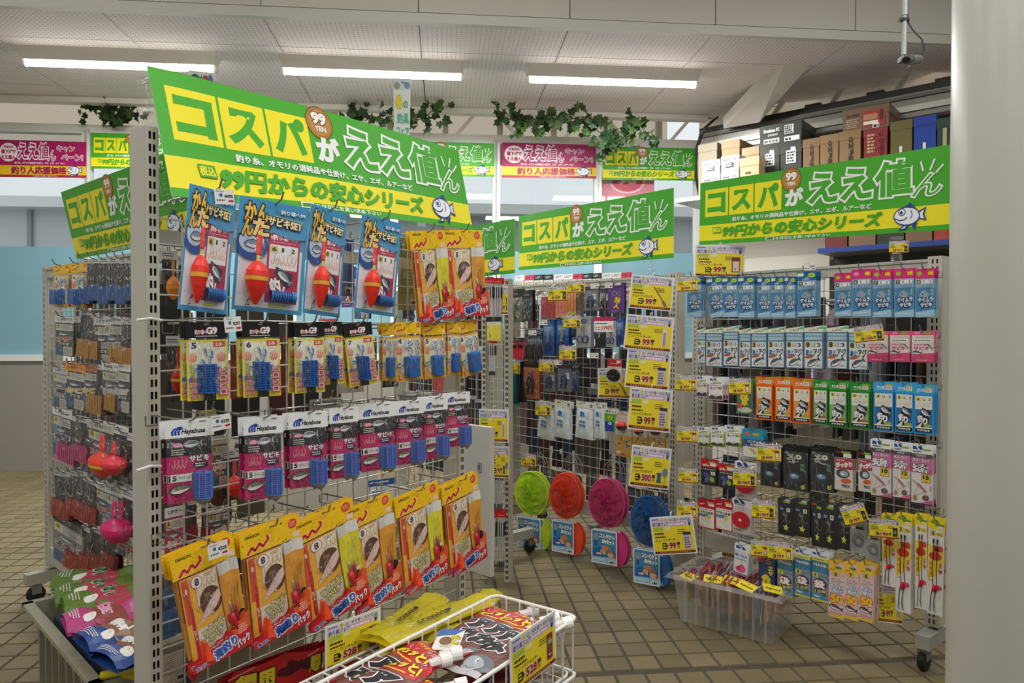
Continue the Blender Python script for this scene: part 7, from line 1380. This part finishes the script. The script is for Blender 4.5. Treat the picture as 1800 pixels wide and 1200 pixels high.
for rI in range(3):
    for i in range(22):
        x = .045 + (cl_ - .09) * i / 21; y = .055 + rI * .078 + rr.uniform(-.008, .008)
        o = ob('lure_packet', pkm if rr.random() < .8 else pkm2, loc=ca + Matrix.Rotation(cang, 3, 'Z') @ Vector((x, y, .183 + rr.uniform(-.012, .018))), rot=(rr.uniform(-.25, .25), rr.uniform(-.35, .1), cang + math.pi / 2 + rr.uniform(-.25, .25)), label='maroon and yellow packet standing upright in the floor crate', cat='packet', group='packets packed in the floor crate', scale=(.62, 1, 1.9))
for i in range(5):
    x = .06 + i * .075; o = ob('lure_packet', None, loc=ca + Matrix.Rotation(cang, 3, 'Z') @ Vector((x, .05 + .02 * (i % 3), chh + .004 + .004 * i)), rot=(-1.25, .05 * i, cang + (-.5, .3, .1, -.2, .5)[i]), label='yellow ended packet lying %s on the heap in the floor crate' % ('crosswise', 'flat', 'askew', 'lengthwise', 'tilted')[i], cat='packet')
    yb = B(70, 45); slabc(yb, 0, 0, 70, 45, 2, '#d8c02c'); yb.rect(0, 0, 70, 45, '#ecd530').text('Fujiwara', 8, 18, 62, 32, '#1c1c1c', .04, shear=.2).ell(35, 7, 3, 3, '#2c2c20', 10); ob('card', yb.mesh('card'), o)
# ================================================================== WIRE BASKETS WITH POUCHES
eA, nA = RKA.e, RKA.n; K0 = atz(870, 1045, .5); K0.z = 0; K0 = K0.to_2d().to_3d()
K1 = atz(1016, 1084, .5); bw_ = (K1 - K0).to_2d().length; BL_ = .62
WW = mat('#e9e6de', .35)
def basket(z1, dep, label, nx=6, ny=14, loc=K0):
    o = ob('wire_basket', None, loc=(loc.x, loc.y, z1), rot=(0, 0, RKA.yaw), label=label, cat='basket')     # local x = along the rack away from viewer; -y = out
    R = [(-BL_, -bw_), (0, -bw_), (0, 0), (-BL_, 0)]
    def ring(z, r, ins=0.):
        q = [(-BL_ + ins, -bw_ + ins), (-ins, -bw_ + ins), (-ins, -ins), (-BL_ + ins, -ins)]; c = .018; pts = []
        for i in range(4):
            a, b_ = Vector(q[i]), Vector(q[(i + 1) % 4]); p_ = Vector(q[i - 1])
            pts.append(a + (p_ - a).normalized() * c); pts.append(a + ((p_ - a).normalized() + (b_ - a).normalized()) * c * .3); pts.append(a + (b_ - a).normalized() * c)
        pts.append(pts[0]); return B().tube([(p.x, p.y, z) for p in pts], r, WW, 8, False)
    ob('rim', ring(0, .0042).mesh('rim', smooth=True), o); ob('lower_ring', ring(-dep, .0035, .012).mesh('lower_ring', smooth=True), o)
    vw = B().tube([(0, 0, 0), (0, 0, -dep * .98)], .0019, WW, 6).mesh('wire'); 
    for i in range(ny + 1):
        x = -BL_ + .012 + (BL_ - .024) * i / ny
        for y in (-.006, -bw_ + .006): ob('wire', vw, o, (x, y, 0))
    for i in range(1, nx):
        y = -bw_ * i / nx
        for x in (-.006, -BL_ + .006): ob('wire', vw, o, (x, y, 0))
    bwm = B().tube([(0, -.012, 0), (0, -bw_ + .012, 0)], .0018, WW, 5).mesh('wire')
    for i in range(ny + 1): ob('wire', bwm, o, (-BL_ + .012 + (BL_ - .024) * i / ny, 0, -dep + .004))
    return o
basket(.5, .125, 'white wire basket full of red bait pouches')
basket(.372, .14, 'second white wire basket stacked beneath the pouch basket')
ob('basket_stand', B().box(-BL_, -bw_, .2, 0, 0, .222, '#c9c6bc').box(-BL_ + .02, -bw_ + .02, 0, -BL_ + .05, -.02, .2, '#b9b6ac').box(-.05, -bw_ + .02, 0, -.02, -.02, .2, '#b9b6ac').mesh('basket_stand'), loc=K0, rot=(0, 0, RKA.yaw), label='low pale stand carrying the two wire baskets', cat='stand')
def pouch_mesh():
    w, h = 118, 270; b = B(w, h, step=1e-4)
    b.poly([(0, 14), (6, 0), (80, 0), (104, 8), (w - 2, 32), (w, h), (0, h)], '#6f3f38')
    b.poly([(0, 14), (6, 0), (80, 0), (104, 8), (w - 2, 32), (w, 76), (60, 84), (0, 72)], '#c01a1c')
    b.text('ワンタッチ', 24, 8, 80, 18, '#f0d02c', .03, shear=.2).text('しゃっきり', 18, 20, 100, 34, '#d8a8b4', .05, '#4c1c3c', .07, rot=-4).text('ギュッと!', 12, 38, 104, 66, '#f4dc2c', .06, '#7c0c10', .07, rot=-4).line([(30, 70), (60, 76), (100, 66)], 3, '#f4dc2c')
    for j, ch in enumerate('アみ'): b.text(ch, 26, 92 + j * 54, 96, 138 + j * 54, '#17171a', .09, '#f2f0ee', .045, rot=-6)
    b.ell(24, 218, 22, 17, '#c8202c', 18).lines(12, 210, 36, 226, 3, '#f4dcd8', .5)
    b.ell(86, 236, 34, 30, '#6c7176', 24).ell(74, 240, 24, 24, '#a9adb2', 20).ell(78, 226, 8, 8, '#f0f0ee', 14).ell(78, 226, 4.5, 4.5, '#141414', 12).line([(52, 246), (70, 250), (82, 246)], 1.6, '#3c3c40').rect(2, h - 14, w - 2, h, '#c9c4c4')
    b.lines(10, 120, 20, 200, 8, '#c9a8a4', .3)
    def fn(co):
        u = min(1, max(0, co.x / .118 + .5)); v = min(1, max(0, -co.z / .27))
        t = .017 * (max(0, math.sin(math.pi * u)) ** .55) * (max(0, math.sin(math.pi * min(1, v * 1.02))) ** .4) + .0022 * math.sin(u * 9 + v * 13) + .0015 * math.sin(v * 31 + u * 4)
        return Vector((co.x, co.y - t, co.z))
    m = warped(b, fn, 8, 14, 'pouch_front'); bk_ = B().grid(lambda u, v: ((u - .5) * .118, .012 * math.sin(math.pi * u) * math.sin(math.pi * v), -v * .27), 5, 8, '#8a2c2c').mesh('pouch_back')
    cp = B().tube([(.036, -.004, -.012), (.05, -.005, .012)], .010, mat('#e4dcd8', .3), 10).tube([(.048, -.005, .009), (.06, -.006, .028)], .0135, mat('#f2f0ec', .35), 14)
    return [('pouch_front', m, 'printed red and brown face'), ('pouch_back', bk_, None), ('pouch_front/cap', cp.mesh('cap', smooth=False), 'white screw cap')]
pm_ = K('bait_pouch', 'bait pouch', 'pouch', 118, 270, pouch_mesh())
def lay(k, a, c, z, ang, label, pitch=0., roll=0., sc=1.):
    """lay a pouch flat in the basket frame: a metres towards the viewer from the far rim, c metres out from the rack side"""
    p = K0 - eA * a + nA * c + Vector((0, 0, z))
    R = Matrix.Rotation(RKA.yaw + ang, 4, 'Z') @ Matrix.Rotation(roll, 4, 'X') @ Matrix.Rotation(pitch, 4, 'Y') @ Matrix(((0, 0, 1, 0), (-1, 0, 0, 0), (0, -1, 0, 0), (0, 0, 0, 1)))
    o = spawn(k, p, R.to_euler(), (sc, sc, sc), label); return o
lay(pm_, .015, .055, .475, .04, 'red capped bait pouch along the rack side of the wire basket', pitch=-.03)
lay(pm_, .03, .125, .483, -.06, 'red capped bait pouch in the middle of the wire basket far end', pitch=-.05)
lay(pm_, .05, .175, .487, -.12, 'red capped bait pouch half behind the basket price board', pitch=-.06, roll=-.1)
lay(pm_, .3, .07, .492, -.25, 'bait pouch across the middle of the wire basket, cap facing outward', pitch=-.08)
lay(pm_, .345, .005 + .06, .487, .1, 'bait pouch in the lower half of the basket beside the big price board', pitch=-.02)
lay(pm_, .38, .14, .478, -.1, 'bait pouch lying by the outer rim of the wire basket', pitch=-.02)
lay(pm_, .05, .19, .42, -.15, 'bait pouch pressed upright against the outer basket wires', roll=-1.2)
lay(pm_, .12, .11, .43, .3, 'bait pouch buried under the others in the basket', pitch=.0)
lay(pm_, .30, .15, .43, .0, 'bait pouch seen through the outer wires of the basket')
lay(pm_, .1, .12, .30, .1, 'bait pouch in the second, lower wire basket')
sm_ = B(90, 150); sm_.rect(0, 0, 90, 150, '#e4e0d4').poly([(0, 0), (90, 0), (60, 40), (20, 50), (0, 60)], '#2c5ca4').ell(36, 84, 22, 30, '#7c5030', 16).vtext('生アミ', 52, 40, 84, 110, '#ecdc2c', wt=.06, ol='#1c1c1c', ow=.07).text('サビキ', 24, 112, 60, 130, '#f0e8d8', .05, '#3c2c20', .06)
sp_ = K('bait_sachet', 'bait pouch', 's', 90, 150, [('sachet', sm_.mesh('sachet'), None)])
lay(sp_, .2, .035, .492, .5, 'small white and blue bait sachet lying on the pouches', pitch=-.05, sc=.62)
lay(sp_, .06, .18, .36, .6, 'small white sachet inside the lower basket')
bp = hang(RKA, price_board('528', 'pouch'), 938, 1098, 1192, 74, (K1 - RKA.O).to_2d().dot(RKA.n.to_2d()) + .012, where='hooked on the outer rim of the wire basket', yaw=RKA.yaw, xb=940)
hang(RKA, price_board('528', 'pouch'), 622, 1084, 1160, 92, .2, where='hung on the near grid above the red bags', yaw=RKA.yaw - .1, xb=622)
# yellow bags in a flat tray at the foot of the near grid
def ybag():
    w, h = 75, 300; b = B(w, h, .005, step=1e-4)
    b.line([(60, 8), (60, 292)], .6, '#5c5410').line([(14, 8), (14, 292)], .5, '#8c7c14')
    b.text('HAMAICHI', 0, 0, 80, 13, '#2a2810', .03); n = len(b.v)
    vs, fs = tmesh('HAMAICHI', .03)
    s0 = n - len(vs); b.v[s0:] = [(.012 + (-z) * 0 + (z + .006) * 0 + (-.5 * .0) + (.006 + z) * 1.0, y, -.13 - (x + .0375)) for x, y, z in b.v[s0:]]
    b.poly([(44, 118), (52, 118), (55, 130), (44, 130)], '#2a2810')
    fnp = lambda co: Vector((co.x, co.y - .012 * max(0, math.sin(math.pi * min(1, max(0, co.x / .075 + .5)))) ** .5 - .0012 * math.sin(co.z * 40), co.z))
    pr = warped(b, fnp, 6, 14, 'print')
    g = B().grid(lambda u, v: ((u - .5) * .075, -.012 * math.sin(math.pi * u) ** .5 - .0012 * math.sin(-v * .3 * 40) - .0012 * math.sin(u * 14 + v * 20), -v * .3) if 0 < u < 1 else ((u - .5) * .075, -.003 * math.sin(-v * .3 * 60), -v * .3), 8, 16, YBAG).grid(lambda u, v: ((u - .5) * .073, .004, -v * .3), 1, 1, mat('#c8b40c', .5)).mesh('bag')
    it = B(); rr = random.Random(8)
    for i in range(26):
        x, z = rr.uniform(-.028, .03), -rr.uniform(.03, .28); it.tube([(x, -.004, z), (x + rr.uniform(-.012, .012), -.008, z - .014), (x + rr.uniform(-.02, .02), -.004, z - .01)], .0035, mat('#b0a01c', .3), 5)
    return [('bag', g, None), ('print', pr, 'black lettering'), ('contents', it.mesh('contents'), None)]
yk = K('yellow_bag', 'bag', 'y', 75, 300, ybag())
def layw(k, u0, v0, u1, v1, z, label, sc=1., roll=0.):
    """lay a long thing with its head at photo point (u0, v0) and its foot at (u1, v1), z metres up"""
    a, b_ = atz(u0, v0, z), atz(u1, v1, z); d = b_ - a; L_ = d.length; ang = math.atan2(-d.y, -d.x)
    R = Matrix.Rotation(ang, 4, 'Z') @ Matrix.Rotation(roll, 4, 'X') @ Matrix(((0, 0, 1, 0), (-1, 0, 0, 0), (0, -1, 0, 0), (0, 0, 0, 1)))
    return spawn(k, a, R.to_euler(), (sc, 1, L_ / (k['h'] / 1000)), label)
layw(yk, 852, 1052, 668, 1128, .47, 'curved yellow bag of beads lying highest beside the wire basket', 1.05)
layw(yk, 766, 1050, 655, 1125, .455, 'yellow bag of beads pointing at the rack post', 1.1)
layw(yk, 840, 1108, 660, 1112, .45, 'yellow bag of beads lying straight under two others', 1.1)
layw(yk, 865, 1042, 800, 1098, .44, 'yellow bag end poking up behind the basket corner', .9)
layw(yk, 800, 1140, 668, 1150, .44, 'yellow bag squeezed against the basket side', 1.)
tb_ = K0 - nA * .13; o = ob('wire_tray', None, loc=(tb_.x, tb_.y, .42), rot=(0, 0, RKA.yaw), label='flat wire tray along the foot of the near grid', cat='tray')
tw_ = B().tube([(0, 0, 0), (0, -.125, 0)], .002, WW, 5).mesh('wire')
for i in range(24): ob('wire', tw_, o, (.05 - i * .045, .03, 0))
ob('frame', B().tube([(.06, .03, 0), (-1.0, .03, 0)], .003, WW, 6).tube([(.06, -.095, 0), (-1.0, -.095, 0)], .003, WW, 6).mesh('frame'), o)
rb = B(200, 150, .002, step=1e-4)
rb.poly([(0, 60), (30, 4), (120, 0), (196, 30), (200, 150), (0, 150)], '#b8141c').ell(128, 40, 28, 18, '#4c0c10', 18).ell(166, 46, 16, 14, '#3c1010', 14).text('得用', 30, 16, 96, 60, '#d8c02c', .06, '#1c1408', .06).text('800g', 44, 68, 120, 104, '#e0dcd4', .05, '#2c2c1c', .06).line([(20, 20), (60, 4)], 3, '#d8888c').poly([(30, 120), (110, 112), (180, 124), (180, 150), (30, 150)], '#e4dccc')
rbm = warped(rb, lambda co: Vector((co.x, co.y - .016 * math.sin(math.pi * min(1, max(0, co.x / .2 + .5))) + .003 * math.sin(co.x * 60), co.z)), 8, 4, 'bag_front')
rk_ = K('bait_bag', 'bait bag', 'r', 200, 150, [('bag_front', rbm, None), ('bag_back', B().grid(lambda u, v: ((u - .5) * .19, .002 + .01 * math.sin(math.pi * u), -.01 - v * .14), 4, 2, '#8c1218').mesh('bag_back'), None)])
for u, v, w, vb, dy, t in ((478, 1150, 175, 1262, -.1, 'red bait bag with a handle hole at the foot of the grid'), (575, 1120, 110, 1220, .15, 'red bait bag with a handle hole behind the large price board')):
    hang(RKA, rk_, u, v, vb, w, .09, hook=False, desc=t, dyaw=dy)
row(RKA, 'the foot of the near grid', [(back_card('#c9c4b0', '#8c8a74', 'pale printed packet'), 284, 1118, 332, 1200), (float_bag('#d8301c', '#d8301c', 'red ended packet'), 322, 1120, 345, 1200)], off=-.02, n=1, hook=False)
# ================================================================== TRAYS OF BAIT UNDER THE DIM RACK
def bait(name, c, c2, txt, tc, nm, w=170, h=230):
    b = B(w, h, .001, step=1e-4); b.rect(0, 0, w, h, c); b.poly([(0, h * .3), (w, h * .18), (w, h * .62), (0, h * .74)], c2)
    b.text(txt, w * .1, h * .3, w * .75, h * .55, tc, .06, '#f0ece0', .06, rot=-8).ell(w * .72, h * .68, w * .16, w * .12, '#ece6dc', 18).text('大', w * .66, h * .63, w * .78, h * .72, '#2c2c2c').ell(w * .28, h * .2, w * .16, w * .1, '#c8302c', 14).lines(w * .1, h * .8, w * .8, h * .95, 4, '#e4e0d4', .4)
    m = warped(b, lambda co: Vector((co.x, co.y - .022 * (max(0, math.sin(math.pi * min(1, max(0, co.x / (w / 1000) + .5)))) ** .6) + .004 * math.sin(co.z * 70 + co.x * 30), co.z)), 8, 8, 'bag_front')
    return K('bait_bag', 'bait bag', nm, w, h, [('bag_front', m, None), ('bag_back', B().grid(lambda u, v: ((u - .5) * w / 1000, .006, -v * h / 1000), 2, 2, c).mesh('bag_back'), None)])
gb = bait('g', '#5c7c2c', '#b03c4c', 'エサ職人', '#2c5c1c', 'green'); pb = bait('p', '#b83c7c', '#8c3c2c', 'イカゴロ', '#d86ca4', 'pink'); bb_ = bait('b', '#1f4488', '#8c5c3c', '海魚専科', '#e4e4e4', 'blue')
def heap(k, u, v, z, ang, tilt, sc, label):
    p = atz(u, v, z); R = Matrix.Rotation(ang, 4, 'Z') @ Matrix.Rotation(-math.pi / 2 + tilt, 4, 'X')
    spawn(k, p, R.to_euler(), (sc, sc, sc), label)
for k, u0, v0, u1, v1, z, t in ((gb, 240, 1008, 98, 1022, .40, 'green and red bait bag at the back of the low tray'), (gb, 232, 1026, 96, 1050, .41, 'green and red bait bag overlapping another in the low tray'), (gb, 252, 1038, 110, 1066, .42, 'crumpled green bait bag beside the pink one'), (pb, 240, 1070, 112, 1098, .43, 'pink bait bag in the low tray under the dim rack'), (bb_, 262, 1098, 142, 1132, .43, 'upper blue bait bag in the low tray'), (bb_, 276, 1128, 178, 1164, .42, 'lower blue bait bag over the tray rim')):
    layw(k, u0, v0, u1, v1, z, t, .8)
ta, tb2 = atz(120, 1126, .36), atz(176, 1189, .36); dY = (ta - tb2).to_2d(); tang = math.atan2(dY.y, dY.x) - math.pi / 2
ty = ob('bait_tray', None, loc=(tb2.x, tb2.y, .12), rot=(0, 0, tang), label='grey plastic tray heaped with bait bags below the dim rack', cat='tray')
TX, TY = .5, .62
ob('tub', B().raw([(.02, .02, 0), (TX, .02, 0), (TX, TY, 0), (.02, TY, 0), (0, 0, .23), (TX + .02, 0, .23), (TX + .02, TY + .02, .23), (0, TY + .02, .23)], [(3, 2, 1, 0), (0, 1, 5, 4), (1, 2, 6, 5), (2, 3, 7, 6), (3, 0, 4, 7)], mat('#97917c', .45)).box(.04, .04, .0, TX - .03, TY - .03, .2, '#3c4a5c').mesh('tub'), ty)
ob('rim', B().box(-.025, -.025, .225, TX + .04, .002, .237, mat('#a39d88', .4)).box(-.025, -.025, .225, .002, TY + .04, .237, mat('#a39d88', .4)).box(-.025, TY + .02, .225, TX + .04, TY + .045, .237, mat('#a39d88', .4)).mesh('rim'), ty)
for i in range(8): ob('rib', B().box(-.006, .05 + i * .07, .01, .01, .06 + i * .07, .22, mat('#8c8674', .5)).mesh('rib'), ty)
tq = [ta, tb2]
ob('tray_stand', B().box(.04, .04, 0, TX - .02, TY - .02, .118, '#5c584c').mesh('tray_stand'), loc=(tb2.x, tb2.y, 0), rot=(0, 0, tang), label='low dark plinth under the bait tray', cat='stand')
yc = B(60, 120); yc.rect(0, 0, 60, 120, '#e8e4d8').rect(4, 6, 56, 34, '#a83c34').lines(6, 40, 54, 84, 5, '#8c6c5c', .4).ell(40, 78, 9, 9, '#c8302c', 12).ell(40, 94, 16, 12, '#7ca83c', 14).rect(0, 116, 60, 120, '#a8242c')
hang(RKD, K('price_board', 'sign', 'cream', 60, 120, [('printed_sheet', yc.mesh('printed_sheet'), None)]), 110, 1110, 1165, 24, .3, desc='cream and red tag on the rim of the bait tray', hook=False)
ym = B().tube([(-.05, 0, 0), (.0, -.01, .008), (.04, 0, .004)], .009, mat('#dccc1c', .4), 8).tube([(-.03, .02, .0), (.02, .01, -.02), (.05, .02, -.03)], .009, mat('#dccc1c', .4), 8)
ob('yellow_hose', ym.mesh('yellow_hose', smooth=True), loc=atz(222, 1180, .37), rot=(0, 0, .4), label='yellow plastic handle on the tray rim by the near post', cat='handle')
